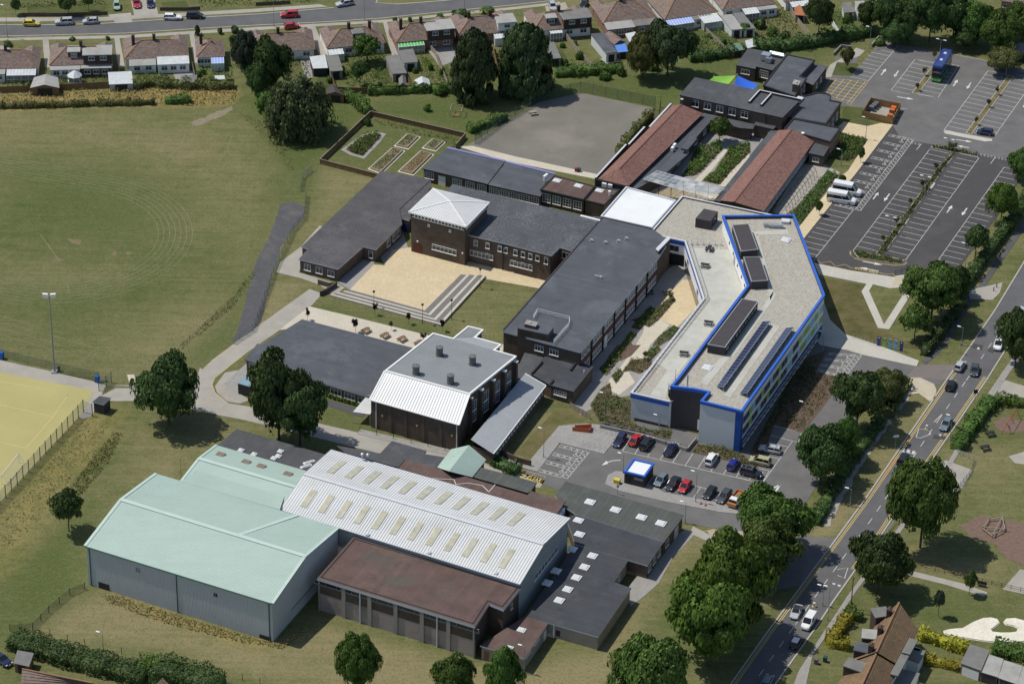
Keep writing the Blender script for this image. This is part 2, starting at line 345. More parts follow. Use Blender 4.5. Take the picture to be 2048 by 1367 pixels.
# ---------------------------------------------------------------- ground
def sdist(poly,X,Y):
 """signed distance (inside > 0) of points to a polygon"""
 p=np.array(poly,float);n=len(p);d=np.full(X.shape,1e9);ins=np.zeros(X.shape,bool)
 for i in range(n):
  a,b=p[i],p[(i+1)%n];e=b-a;L=max(1e-9,float(e@e))
  t=np.clip(((X-a[0])*e[0]+(Y-a[1])*e[1])/L,0,1)
  d=np.minimum(d,(X-a[0]-t*e[0])**2+(Y-a[1]-t*e[1])**2)
  c=((a[1]>Y)!=(b[1]>Y))&(X<(b[0]-a[0])*(Y-a[1])/(b[1]-a[1]+1e-12)+a[0]);ins ^=c
 d=np.sqrt(d);return np.where(ins,d,-d)
LAWN={# channel:list of(polygon,softness m,strength)
 'dry':[
 ([(-81.16,-93.97),(-87.24,-104.58),(-82.38,-106.42),(-65.59,-108.19),(-48.45,-115.16),(-27.98,-123.35),(17.07,-122.01),(23.83,-102.41),(31.08,-78.39),(38.11,-70.72),(34.3,-68.66),(26.04,-88.25),(16.79,-109.01),(6.22,-112.33),(-5.68,-111.94),(-34.81,-99.58),(-39.87,-107.4),(-49.18,-106.17),(-74.7,-92.98)],3,.95),
 ([(-45.21,73.99),(-32.91,71.12),(-38.53,57.31),(-46.45,38.94),(-51.16,26.77),(-48.82,41.07),(-44.34,59.4)],3,.6),
 ([(-52.53,23.08),(-45.94,22.47),(-48.43,11.04),(-53.26,-3.37),(-60.85,-13.5),(-56.0,4.61)],2,.75),
 ([(-76.89,-36.77),(-63.97,-25.13),(-52.83,-35.96),(-58.43,-41.63),(-67.7,-59.66),(-73.73,-49.33)],5,.5),
 ([(-66.94,31.6),(-57.62,54.29),(-58.63,10.68),(-70.03,-15.76),(-75.82,-10.1)],12,.4),
 ([(-122.57,96.36),(-87.08,97.75),(-66.61,94.77),(-54.42,73.16),(-60.06,56.5),(-69.21,70.21),(-90.41,74.18),(-120.61,82.73)],10,.5),
 ([(-81.76,5.74),(-67.21,10.38),(-63.63,-5.72),(-75.01,-17.87),(-86.27,-10.46)],8,.5),
 ([(-113.03,29.92),(-105.87,25.86),(-83.93,25.58),(-86.6,20.15),(-105.01,19.49),(-111.2,17.15)],5,.5),
 ([(-65.6,82.41),(-52.86,59.08),(-55.39,32.02),(-63.63,6.39),(-67.83,-5.87),(-69.91,-3.95),(-64.35,14.63),(-58.48,36.29),(-56.27,58.95),(-67.72,79.89)],4,.45),([(-83.56,-97.19),(-66.03,-103.93),(-48.76,-111.44),(-28.21,-118.98),(-28.99,-121.2),(-49.49,-113.71),(-66.71,-106.24),(-84.15,-99.86)],2,1.0),
 ([(84.21,-14.33),(88.86,-19.93),(78.34,-44.3),(71.12,-58.61),(66.63,-65.59),(66.31,-57.03),(75.09,-35.35)],2,.45),
 ([(67.57,-53.51),(70.41,-55.16),(63.7,-68.22),(58.45,-70.9),(60.88,-64.08)],1.5,1.0),
 ([(88.34,-34.91),(104.01,-38.04),(103.34,-43.48),(93.86,-49.13),(87.4,-44.01)],4,.7),
 ([(78.39,-75.25),(93.67,-76.41),(90.04,-83.04),(79.84,-80.12)],4,.7),
 ([(68.55,28.95),(77.63,21.82),(79.73,8.38),(81.64,3.37),(72.18,5.06)],3,.35),
 ([(-0.13,-28.62),(8.06,-26.46),(14.18,-31.86),(7.05,-41.26),(1.07,-48.64)],2,.45),
 ([(-8.35,25.1),(3.72,19.17),(-2.56,0.42),(-14.31,3.03)],3,.35),
 ([(97.41,42.01),(108.29,49.11),(114.57,47.09),(102.18,24.82),(96.46,22.5)],3,.45),
 ([(-129.21,142.61),(20.96,171.86),(20.84,163.09),(-54.79,149.91),(-128.26,135.99)],3,.5),
 ],
 'lush':[
 ([(-65.96,108.84),(-45.31,116.2),(-35.55,102.33),(-44.82,77.14),(-49.19,63.88),(-54.59,75.56),(-60.7,95.0)],4,.9),
 ([(-35.8,107.45),(2.0,119.42),(32.65,127.32),(55.41,140.49),(59.04,133.79),(40.65,110.49),(32.13,107.57),(15.37,116.0),(0.85,110.2),(-11.42,91.93),(-20.47,97.84),(-34.3,101.1)],3,.75),
 ([(-58.54,-3.55),(-55.94,32.0),(-53.43,59.06),(-51.12,75.69),(-54.59,75.56),(-58.14,31.92),(-63.28,2.32),(-69.55,-9.88),(-65.19,-11.69)],3,.7),
 ([(-91.64,-79.0),(-81.99,-63.57),(-79.57,-91.55),(-85.12,-99.58),(-93.52,-106.0),(-95.52,-92.05)],5,.8),
 ([(72.99,142.6),(81.87,144.35),(74.82,133.08),(64.91,132.67),(54.94,130.91)],2,.7),
 ([(-118.88,70.69),(-92.32,70.52),(-80.19,53.44),(-80.13,31.12),(-93.82,34.99),(-115.56,47.57)],14,.75),
 ([(-112.1,23.49),(-83.58,22.38),(-76.61,29.08),(-70.53,22.86),(-77.49,5.89),(-109.42,4.76)],12,.5),([(-45.36,76.39),(-34.75,100.58),(-11.86,90.42),(-17.42,74.58),(-31.11,69.52)],1,.45),([(-70.14,42.51),(-59.7,51.92),(-59.64,23.25),(-65.43,14.6)],10,.5),
 ([(-42.78,15.41),(-17.57,4.95),(-2.53,-1.59),(-6.66,-7.7),(-19.53,-0.18),(-43.6,11.22)],3,.5),
 ([(-39.32,-24.29),(-30.72,-31.51),(-30.54,-35.21),(-38.65,-35.48)],2,.4),
 ([(74.45,-86.74),(97.86,-87.61),(95.73,-104.79),(78.44,-103.8)],4,.45),
 ([(-36.72,-98.86),(-19.77,-102.97),(-4.81,-109.36),(-21.49,-106.08)],1.5,.5),
 ],
 'gold':[
 ([(-124.21,107.82),(-106.52,110.6),(-92.16,111.7),(-83.95,114.12),(-68.86,114.73),(-66.91,110.1),(-67.79,106.18),(-72.18,104.21),(-78.12,103.72),(-87.69,103.59),(-99.55,102.61),(-123.04,99.64)],1.2,1.0),
 ([(-87.16,-31.56),(-80.05,-28.51),(-80.42,-38.72),(-85.98,-55.03),(-92.09,-75.7),(-96.2,-87.27),(-99.28,-65.84),(-92.59,-49.95)],4,.6),
 ([(-74.73,-92.67),(-66.79,-96.67),(-49.31,-104.64),(-41.76,-106.7),(-37.26,-101.97),(-38.21,-104.61),(-41.64,-108.36),(-49.06,-107.68),(-66.55,-99.0)],.8,.8),
 ]}
def graded(lo,hi,step,far):
 mid=np.arange(lo,hi+.01,step);out=hi+np.cumsum(step*1.35**np.arange(1,22));out=out[out<far]
 inn=lo-np.cumsum(step*1.35**np.arange(1,22));inn=inn[inn>-far]
 return np.concatenate([inn[::-1],mid,out])
gx=graded(-138,138,1.3,1500);gy=graded(-128,176,1.3,1500)
GX,GY=np.meshgrid(gx,gy);nx,ny=len(gx),len(gy)
gv=np.stack([GX.ravel(),GY.ravel(),np.zeros(nx*ny)],1)
ii,jj=np.meshgrid(np.arange(nx-1),np.arange(ny-1));q0=(jj*nx+ii).ravel()
gf=np.stack([q0,q0+1,q0+nx+1,q0+nx],1)
gme=bpy.data.meshes.new("ground");gme.from_pydata(gv.tolist(),[],gf.tolist())
ga=gme.color_attributes.new("cover",'FLOAT_COLOR','POINT');cv=np.zeros((nx*ny,4),np.float32);cv[:,3]=1
for k,ch in enumerate(('dry','lush','gold')):
 for poly,soft,st in LAWN[ch]:
  d=sdist(poly,gv[:,0],gv[:,1]);cv[:,k]=np.maximum(cv[:,k],st*np.clip((d+soft)/(2*soft),0,1))
ga.data.foreach_set('color',cv.ravel())
def grass_mat():
 m,nt,b=_new("grass");v=_pos(nt);at=nt.nodes.new("ShaderNodeVertexColor");at.layer_name="cover"
 sp=nt.nodes.new("ShaderNodeSeparateColor");nt.links.new(at.outputs[0],sp.inputs[0])
 big=_noise(nt,v,.035,6,.62);mid=_noise(nt,v,.3,6,.72);fine=_noise(nt,v,2.2,5,.85);tuft=_noise(nt,v,.9,6,.85)
 mow=_noise(nt,_pos(nt,rot=R_(24),scl=(.04,.8,1)),1.0,6,.75);mow2=_noise(nt,_pos(nt,rot=R_(-66),scl=(.05,.9,1)),1.0,5,.7)
 k=_math(nt,'ADD',_math(nt,'MULTIPLY',big,.3),_math(nt,'MULTIPLY',mid,.26))
 k=_math(nt,'ADD',k,_math(nt,'MULTIPLY',mow,.27));k=_math(nt,'ADD',k,_math(nt,'MULTIPLY',mow2,.08));k=_math(nt,'ADD',k,_math(nt,'MULTIPLY',fine,.14))
 dry=_ramp(nt,_math(nt,'ADD',k,_math(nt,'MULTIPLY',sp.outputs[0],.15)),.44,.68)
 c=_mix(nt,dry,(.077,.107,.029),(.24,.207,.108))
 ls=_math(nt,'MULTIPLY',sp.outputs[1],_ramp(nt,k,.42,.56));ls=_math(nt,'ADD',_math(nt,'MULTIPLY',ls,.45),_math(nt,'MULTIPLY',sp.outputs[1],.4))
 c=_mix(nt,ls,c,(.06,.098,.022))
 gk=_math(nt,'MULTIPLY',sp.outputs[2],_ramp(nt,mid,.25,.55));c=_mix(nt,gk,c,(.32,.25,.09))
 c=_mix(nt,_math(nt,'MULTIPLY',_ramp(nt,tuft,.53,.66),.55),c,(.05,.062,.024));c=_mix(nt,_math(nt,'MULTIPLY',_ramp(nt,tuft,.47,.34),.4),c,(.23,.195,.11))
 c=_mix(nt,_math(nt,'MULTIPLY',_ramp(nt,fine,.48,.62),.5),c,(.04,.05,.018));c=_mix(nt,_math(nt,'MULTIPLY',_ramp(nt,fine,.46,.34),.3),c,(.26,.22,.12))
 nt.links.new(c,b.inputs['Base Color']);b.inputs['Roughness'].default_value=.95;b.inputs['Specular IOR Level'].default_value=.1
 _bump(nt,b,fine,.6,.12);return m
M_grass=grass_mat();gme.materials.append(M_grass)
ground=bpy.data.objects.new("ground",gme);link(ground);ground['kind']='structure'
def turf(name,c1,c2):
 m,nt,b=_new(name);v=_pos(nt);k=_math(nt,'ADD',_math(nt,'MULTIPLY',_noise(nt,v,.25,5,.65),.65),_math(nt,'MULTIPLY',_noise(nt,v,3,4,.8),.35))
 c=_mix(nt,_ramp(nt,k,.36,.62),c1,c2);nt.links.new(c,b.inputs['Base Color']);b.inputs['Roughness'].default_value=.95
 b.inputs['Specular IOR Level'].default_value=.1;_bump(nt,b,k,.5,.1);return m
M_turf=turf("turf_green",(.05,.075,.02),(.1,.108,.042));M_turf_dry=turf("turf_dry",(.12,.11,.055),(.22,.18,.1))
def sheet(name,pts,z,m,kind='structure',thick=0.0,rag=0.0):
 b=MB();pts=ccw(pts)
 if rag:
  q=[]
  for i in range(len(pts)):
   a,c=np.array(pts[i]),np.array(pts[(i+1)%len(pts)]);n=max(1,int(np.linalg.norm(c-a)/1.2))
   for t in range(n):q.append(tuple(a+(c-a)*t/n+RNG.normal(0,rag,2)))
  pts=q
 if thick:b.prism(pts,z-thick,z)
 else:b.face([(p[0],p[1],z)for p in pts])
 o=b.build(name,m);o['kind']=kind;return o
def ribbon(b,pts,w,z,closed=False):
 pts=[np.array(p[:2],float)for p in pts];n=len(pts)
 if closed:pts=pts+[pts[0]];n+=1
 L,Rr=[],[]
 for i in range(n):
  if closed:a,c=pts[i-1 if i else n-2],pts[(i+1)if i<n-1 else 1]
  else:a,c=pts[max(0,i-1)],pts[min(n-1,i+1)]
  t=(c-a)/max(1e-9,np.linalg.norm(c-a));nn=np.array([-t[1],t[0]])*w/2
  L.append((*(pts[i]+nn),z));Rr.append((*(pts[i]-nn),z))
 for i in range(n-1):b.face([Rr[i],Rr[i+1],L[i+1],L[i]])
def dashes(b,p,q,dash,gap,w,z):
 p,q=np.array(p),np.array(q);d=np.linalg.norm(q-p);u=(q-p)/d;t=0
 while t<d-.2:ribbon(b,[p+u*t,p+u*min(d,t+dash)],w,z);t+=dash+gap
def strip(name,left,right,z,m,**k):return sheet(name,list(left)+list(right)[::-1],z,m,**k)
def quad_to_arrow(b,tail,head,z,w=.14):
 tail,head=np.array(tail),np.array(head);u=(head-tail)/np.linalg.norm(head-tail);n=np.array([-u[1],u[0]])
 L=np.linalg.norm(head-tail);neck=tail+u*L*.6
 ribbon(b,[tail,neck],w*2,z);b.face([(*(neck-n*.5),z),(*head,z),(*(neck+n*.5),z)])
# far residential road, its verges and pavements
far_lo=[(-135.98,137.88),(-128.69,139.01),(-113.33,140.47),(-97.93,141.95),(-80.77,145.17),(-65.7,147.76),(-47.28,150.51),(-34.56,153.02),(-17.27,157.74),(-1.58,161.86),(10.65,165.56),(24.79,170.26)]
far_up=[(-136.99,144.52),(-129.61,145.39),(-117.16,145.91),(-104.76,146.99),(-86.3,150.58),(-66.17,153.98),(-46.85,158.51),(-45.4,162.04),(-44.66,172.03),(-34.38,172.46),(-36.22,161.85),(-30.72,161.21),(-19.08,163.73),(-4.72,167.83),(24.88,175.58)]
sheet('far_road',far_lo+far_up[::-1],.03,M_road)
strip('far_pavement',[(-135.81,136.78),(-128.53,137.91),(-97.81,140.84),(-65.61,146.64),(-34.51,151.89),(-1.57,160.7),(10.65,164.4)],[(-135.61,135.41),(-128.33,136.53),(-97.62,139.18),(-65.48,144.96),(-34.44,150.47),(-1.56,159.26),(10.64,162.95)],.05,M_concpath)
strip('far_pavement',[(-137.66,149.01),(-105.19,150.64),(-86.61,153.7),(-66.41,157.12),(-50.39,160.38)],[(-137.32,146.76),(-104.92,148.39),(-86.41,151.71),(-66.26,155.12),(-48.4,159.02)],.05,M_concpath)
kb=MB();ribbon(kb,far_lo,.3,.07);ribbon(kb,far_up[:7],.3,.07);ribbon(kb,far_up[9:],.3,.07);kb.build('far_kerb',M_kerb,kind='structure')
# driveways of the far houses and hard standings in the gardens
for pts in([(-118.0,138.06),(-116.55,138.4),(-113.76,122.73),(-115.31,122.4)],[(-100.5,140.45),(-99.29,140.78),(-95.88,123.45),(-97.52,122.85)],[(-82.1,143.44),(-81.01,143.76),(-78.09,126.86),(-79.26,126.28)],[(-53.2,148.56),(-51.23,149.21),(-46.85,132.2),(-48.66,131.58)],
   [(-34.12,151.62),(-33.12,151.94),(-28.98,132.93),(-30.93,132.3)],[(-16.89,158.04),(-15.89,158.37),(-13.78,144.03),(-15.02,143.42)],[(-103.47,152.14),(-97.7,153.52),(-96.74,148.17),(-100.8,147.43)],[(-98.45,160.38),(-92.43,161.22),(-90.37,150.98),(-96.32,150.16)],[(-127.94,133.8),(-125.48,133.9),(-123.57,122.06),(-126.16,121.42)],
   [(6.82,161.34),(11.92,164.16),(13.17,158.73),(7.46,156.77)]):
 sheet('driveway',pts,.06,M_concpath)
for pts in([(-22.28,135.94),(-16.14,138.39),(-14.72,130.79),(-18.92,126.84)],[(-53.44,129.21),(-50.78,129.87),(-49.8,119.98),(-51.33,119.12)],[(-84.04,121.26),(-78.69,122.81),(-77.72,117.53),(-82.29,115.77)],[(3.11,139.73),(8.09,141.32),(10.81,132.37),(8.71,131.2)],[(20.44,132.77),(25.42,134.6),(25.36,131.34),(22.25,129.59)]):
 sheet('garden_patio',pts,.05,M_flag)
for pts in([(-111.79,118.81),(-108.8,119.19),(-108.28,113.15),(-110.66,112.79)],[(-105.22,114.84),(-100.49,115.82),(-99.58,113.23),(-104.58,112.51)],[(-92.85,120.37),(-87.63,120.58),(-87.78,118.45),(-92.3,117.47)],[(-75.1,120.82),(-71.1,122.58),(-69.66,119.98),(-74.13,118.21)],[(-48.9,119.22),(-45.59,120.95),(-44.23,114.14),(-47.31,112.97)],[(-42.11,124.29),(-39.49,125.74),(-38.53,121.23),(-41.34,119.0)],[(-35.75,124.55),(-32.14,126.03),(-30.22,118.12),(-33.44,116.67)],[(-19.48,125.21),(-17.09,127.45),(-15.04,118.73),(-17.43,117.32)],
   [(16.46,129.35),(19.94,132.2),(22.25,129.59),(18.65,127.29)],[(42.62,148.32),(46.45,149.88),(48.1,144.35),(44.03,142.52)],[(47.64,148.24),(50.83,149.5),(54.3,143.22),(51.71,141.17)],[(42.72,140.8),(46.78,142.63),(49.12,138.86),(44.3,136.47)],[(8.71,140.51),(11.19,137.31),(12.77,130.55),(10.55,129.11)],[(78.71,161.18),(81.97,162.19),(82.42,154.76),(79.04,153.49)],[(-124.68,156.97),(-105.08,158.37),(-104.36,154.38),(-123.56,152.44)],[(-90.74,159.55),(-84.52,160.97),(-83.38,156.98),(-89.88,156.13)]):
 sheet('garden_lawn',pts,.045,M_turf)
# school playing field: worn path, track and pitch lines
sheet('sand_pit',[(-80.01,-15.91),(-78.55,-15.86),(-77.29,-19.87),(-78.59,-21.26)],.04,M_pale)
sheet('worn_track',[(-77.34,95.36),(-75.16,97.46),(-70.77,101.7),(-67.4,104.4),(-67.04,102.87),(-70.5,98.66),(-73.56,95.51),(-76.25,93.89)],.02,mat('worn_earth',(.22,.19,.13),.95,.3,1.0,5),rag=.4)
sheet('grass_asphalt_path',[(-53.07,57.22),(-50.3,58.25),(-47.7,56.73),(-47.54,50.78),(-49.78,45.5),(-51.78,38.74),(-52.62,27.36),(-53.81,6.73),(-55.28,2.2),(-59.06,-2.37),(-58.35,4.53),(-57.93,11.33),(-57.3,21.21),(-56.75,31.1),(-54.62,42.63),(-53.78,51.23)],.04,M_asph_path,rag=.12)
tb=MB();TC=np.array([-100.5,41.0])
for k in range(7):
 r=21.1+k*1.27;pts=[TC+r*np.array([math.cos(R_(70)),math.sin(R_(70))])+t*np.array([math.cos(R_(162)),math.sin(R_(162))])for t in(70,40,20,8)]
 pts+=[TC+r*np.array([math.cos(R_(a)),math.sin(R_(a))])for a in range(70,-111,-6)]
 pts+=[TC+r*np.array([math.cos(R_(-110)),math.sin(R_(-110))])+t*np.array([math.cos(R_(163)),math.sin(R_(163))])for t in(8,20,40,70)]
 ribbon(tb,pts,.07,.02)
for a in(24,10,-4,-48,-80):
 u=np.array([math.cos(R_(a)),math.sin(R_(a))]);ribbon(tb,[TC+u*21.1,TC+u*24.9],.07,.022)
for l in([(-109.74,93.58),(-96.95,90.58),(-81.52,89.69),(-63.79,89.14)],[(-99.42,91.48),(-100.62,86.71)],[(-88.86,89.9),(-89.05,85.19),(-91.45,81.41)],[(-78.0,89.83),(-78.37,83.88),(-80.89,77.44)],[(-66.96,89.01),(-67.35,82.35),(-69.15,76.2)],[(-101.23,86.93),(-94.38,83.5),(-80.12,75.54)],
   [(-109.3,3.95),(-95.73,-2.05),(-81.22,-8.71)],[(-108.98,1.73),(-95.37,-4.84),(-86.45,-8.89)],[(-108.61,-0.89),(-98.39,-5.94),(-87.27,-10.89)],[(-86.55,-3.53),(-89.87,-10.98)],[(-105.78,41.64),(-100.1,30.39)],[(-109.65,6.39),(-102.82,3.37)]):
 ribbon(tb,l,.08,.021)
tb.build('track_lines',mat("faded_field_line",(.24,.26,.14),.9,.35,.5),kind='structure')
for pts in([(-99.39,39.65),(-96.01,39.33),(-96.38,37.76),(-98.62,37.9)],[(-88.86,35.17),(-86.8,34.59),(-87.18,33.04),(-89.01,33.63)],[(-101.28,31.0),(-99.06,30.86),(-99.52,29.33),(-101.47,29.91)],[(-85.48,34.64),(-84.21,34.25),(-84.51,32.92),(-85.66,33.32)]):
 sheet('bare_patch',pts,.015,M_turf_dry,rag=.35)
sheet('slab_path',[(22.25,-88.37),(26.82,-79.84),(30.31,-72.13),(34.52,-67.97),(36.42,-69.26),(31.59,-77.56),(28.76,-85.77),(26.0,-89.85),(23.28,-93.41)],.05,M_flag)
sheet('slab_path',[(35.93,-66.92),(37.43,-68.22),(41.91,-72.43),(40.88,-73.79),(35.25,-69.3)],.055,M_concpath)
sheet('worn_ground',[(45.02,-68.31),(52.65,-70.75),(54.36,-74.36),(52.33,-76.08),(41.92,-72.26),(37.24,-68.22)],.05,mat('pale_worn_earth',(.36,.31,.22),.95,.2,.6,5),rag=.3)
# artificial pitch
sheet('pitch_surround',[(-113.73,-9.05),(-107.13,-11.19),(-95.06,-15.46),(-85.55,-19.19),(-83.89,-20.1),(-85.33,-31.5),(-87.18,-33.05),(-92.41,-27.99),(-106.43,-16.05),(-112.94,-14.32)],.03,M_concpath)
sheet('artificial_pitch',[(-115.22,-13.04),(-106.46,-15.85),(-86.22,-22.28),(-87.42,-30.26),(-88.82,-34.59),(-92.42,-43.67),(-99.67,-63.11),(-105.25,-77.78)],.05,M_astro)
pb=MB()
for l in([(-112.44,-17.61),(-105.96,-19.32),(-95.19,-22.4)],[(-104.68,-28.22),(-93.28,-32.32)],[(-93.28,-32.32),(-91.25,-24.17),(-91.34,-25.12)],[(-102.7,-42.02),(-97.19,-44.01)],[(-97.19,-44.01),(-93.28,-32.32)],[(-110.03,-26.7),(-104.68,-28.22)]):ribbon(pb,l,.1,.062)
pb.build('pitch_lines',mat("pitch_line_pale",(.62,.5,.2),.9,.1),kind='structure')
# access road from the pitch gate to the school and north along the courtyard
sheet('access_road',[(-83.89,-20.1),(-74.73,-20.55),(-61.92,-19.15),(-61.62,-16.63),(-59.35,-12.67),(-56.62,-7.66),(-48.12,4.89),(-43.49,12.88),(-41.32,18.19),(-44.26,19.98),(-50.04,10.99),(-58.42,-2.35),(-62.77,-9.45),(-64.53,-13.24),(-64.57,-18.47),(-74.69,-20.93),(-81.7,-21.17),(-86.0,-25.88),(-80.84,-26.09),(-75.22,-25.71),(-53.12,-32.27),(-46.81,-35.02),(-37.34,-37.09),(-31.57,-40.92),(-26.41,-43.46),(-23.9,-38.66),(-37.02,-33.77),(-52.25,-27.57),(-58.02,-26.07),(-61.15,-22.0),(-61.92,-19.15)],.035,M_concpath)
sheet('access_road_bend',[(-65.1,-12.67),(-61.62,-16.63),(-61.92,-19.15),(-61.15,-22.0),(-58.02,-26.07),(-52.24,-27.75),(-37.01,-33.95),(-30.48,-36.31),(-12.06,-42.8),(-1.94,-46.96),(7.07,-51.98),(6.08,-54.64),(-5.85,-52.4),(-24.11,-43.2),(-26.41,-43.46),(-32.26,-41.12),(-46.81,-35.02),(-55.18,-31.97),(-74.16,-26.05),(-74.71,-20.74),(-65.55,-19.08)],.04,M_concpath)
yb=MB();ribbon(yb,[(-56.14,-7.05),(-59.37,-12.47),(-61.64,-16.44),(-62.01,-19.34),(-61.14,-22.19),(-58.09,-26.45)],.1,.055);ribbon(yb,[(-64.06,-12.63),(-58.54,-3.55)],.1,.055);ribbon(yb,[(-63.02,-24.15),(-59.85,-25.18),(-61.86,-25.63)],.1,.055)
sheet('pavement',[(-61.35,-19.71),(-59.73,-14.43),(-56.69,-13.36),(-55.5,-22.95),(-53.7,-24.78),(-55.65,-26.17),(-58.27,-25.51),(-60.72,-22.17)],.06,M_concpath)
sheet('container_yard',[(-59.66,-18.88),(-54.91,-9.37),(-51.48,-13.18),(-52.08,-19.0),(-56.11,-22.97)],.07,M_flag)
sheet('pavement',[(-47.56,-16.92),(-37.26,-24.22),(-29.35,-28.11),(-30.26,-30.57),(-39.25,-25.43),(-47.94,-18.86)],.06,M_asph_path)
# asphalt of the south part: lot, service road, entrance
sheet('service_road',[(2.08,-50.38),(6.65,-42.18),(24.39,-31.52),(28.58,-27.65),(46.38,-40.86),(61.07,-1.37),(65.89,6.87),(71.86,1.01),(84.9,-7.09),(93.02,-6.02),(89.45,-14.15),(82.13,-15.37),(77.43,-9.51),(73.79,-20.44),(61.86,-50.18),(55.97,-64.24),(52.68,-70.25),(44.03,-68.51),(34.41,-65.78),(11.02,-56.23)],.04,M_asph)
sheet('south_car_park',[(8.26,-39.77),(9.98,-38.99),(19.13,-42.31),(22.5,-34.35),(36.39,-41.19),(50.01,-46.49),(53.84,-30.71),(56.52,-31.92),(58.98,-33.32),(57.24,-36.68),(58.69,-37.73),(50.63,-54.94),(47.49,-58.16),(40.72,-55.26),(28.58,-50.39),(20.56,-47.1),(18.0,-51.62),(11.44,-51.83),(5.57,-49.2)],.05,M_asph)
sheet('entrance_apron',[(84.87,-7.48),(86.67,-6.24),(93.02,-6.02),(93.69,-8.55),(90.69,-12.17),(82.51,-11.28)],.055,mat("entrance_apron_brownish",(.17,.15,.14),.9,.12))
sheet('pavement',[(18.98,-52.99),(19.62,-49.8),(21.24,-48.33),(23.03,-48.62),(30.81,-55.58),(47.36,-60.75),(46.95,-62.82),(41.41,-61.98),(30.72,-58.71),(21.91,-55.35)],.13,M_flag,thick=.13)
sheet('pavement',[(-1.96,-46.06),(5.57,-49.02),(9.98,-38.62),(18.93,-42.31),(22.5,-34.54),(18.78,-31.71),(15.41,-31.26),(9.9,-32.37),(4.05,-44.97),(-1.5,-42.45)],.13,M_flag,thick=.13)
sheet('pavement',[(-30.56,-34.84),(-11.58,-41.88),(-0.95,-46.03),(-1.43,-47.83),(-12.02,-44.06),(-30.97,-36.7)],.10,M_flag,thick=.1)
sheet('pavement',[(62.89,6.77),(67.57,18.3),(68.34,11.06),(71.23,5.23),(77.72,1.22),(85.96,-4.88),(85.22,-7.08),(74.19,-2.91),(71.26,-1.22),(65.46,0.79)],.13,M_whitepave,thick=.13)
sheet('pavement',[(82.58,-11.67),(85.54,-11.37),(88.23,-13.81),(88.52,-16.11),(87.91,-19.01),(86.72,-20.57),(84.73,-17.59),(81.76,-18.26),(81.87,-14.8)],.10,mat("worn_pale_path",(.45,.4,.3),.95,.15,.4),thick=.1)
# north car park
sheet('car_park_upper',[(90.27,146.09),(95.07,143.78),(108.89,138.56),(116.62,135.59),(132.13,127.31),(125.25,75.24),(115.46,79.67),(93.45,88.57),(89.54,90.89),(89.97,100.92),(78.38,110.18),(73.5,114.4),(75.38,123.69),(78.64,134.59),(81.44,138.81),(85.11,138.13),(81.76,125.55),(90.65,144.71)],.04,M_asph)
sheet('car_park',[(89.92,100.41),(91.07,94.67),(93.88,93.04),(116.08,84.78),(125.89,80.06),(125.57,77.65),(118.12,77.6),(109.28,56.63),(106.29,50.38),(98.56,33.93),(94.49,26.68),(90.14,29.3),(83.58,29.71),(66.56,35.16),(63.54,36.36),(64.12,45.23),(79.75,77.82)],.055,M_asph_new)
sheet('cream_path',[(89.97,100.92),(79.75,77.82),(65.06,45.94),(63.14,47.44),(64.54,51.55),(74.81,74.03),(77.42,77.73),(83.35,93.13),(77.31,96.14),(76.59,99.13),(78.35,101.98),(83.8,99.92),(87.04,101.56)],.12,M_cream,thick=.1)
sheet('path',[(66.56,35.16),(74.31,32.18),(83.58,29.71),(90.14,29.3),(88.14,25.59),(86.49,25.53),(82.48,24.75),(78.89,26.33),(77.48,26.49),(67.32,30.2)],.10,M_whitepave,thick=.1)
sheet('path',[(77.48,26.49),(78.89,26.33),(77.78,23.52),(79.84,9.62),(80.73,7.6),(78.42,8.13),(76.12,23.25)],.095,M_whitepave,thick=.1)
sheet('path',[(88.14,25.59),(80.73,7.6),(79.84,9.62),(86.49,25.53)],.092,M_whitepave,thick=.1)
sheet('path',[(82.62,138.03),(84.38,141.41),(86.5,139.84),(85.02,137.03),(79.71,132.46),(76.95,125.09),(75.23,125.02),(77.2,131.82)],.06,M_concpath)
sheet('lawn',[(79.03,133.25),(84.17,132.64),(82.17,126.1),(77.29,126.44)],.08,M_turf)
sheet('lawn',[(79.21,109.95),(83.62,109.35),(82.55,103.67),(86.86,100.79),(86.15,99.5),(78.37,102.24),(78.23,106.57)],.08,M_turf)
def bays(b,p0,p1,n,depth,side,z,w=.1,head=True,first=True,last=True):
 p0,p1=np.array(p0),np.array(p1);u=(p1-p0)/np.linalg.norm(p1-p0);nn=np.array([-u[1],u[0]])*side
 if head:ribbon(b,[p0,p1],w,z)
 for k in range(n+1):
  if(k==0 and not first)or(k==n and not last):continue
  q=p0+(p1-p0)*k/n;ribbon(b,[q,q+nn*depth],w,z)
def hatch(b,poly,pitch,z,w=.09,angs=(45,-45),base=0.0):
 """crossed lines clipped to a convex polygon, with its border"""
 p=[np.array(q)for q in ccw(poly)];c=sum(p)/len(p);ribbon(b,p,w,z,closed=True)
 for a in angs:
  d=np.array([math.cos(R_(base+a)),math.sin(R_(base+a))]);nn=np.array([-d[1],d[0]]);s=[float((q-c)@nn)for q in p]
  t=math.ceil(min(s)/pitch)*pitch
  while t<max(s):
   lo,hi=-1e9,1e9
   for i in range(len(p)):
    e=p[(i+1)%len(p)]-p[i];m=np.array([-e[1],e[0]]);o=c+nn*t-p[i];den=float(d@m);num=-float(o@m)
    if abs(den)<1e-9:continue
    if den>0:lo=max(lo,num/den)
    else:hi=min(hi,num/den)
   if hi-lo>.2:ribbon(b,[c+nn*t+d*lo,c+nn*t+d*hi],w,z+.003*(a>0))
   t+=pitch
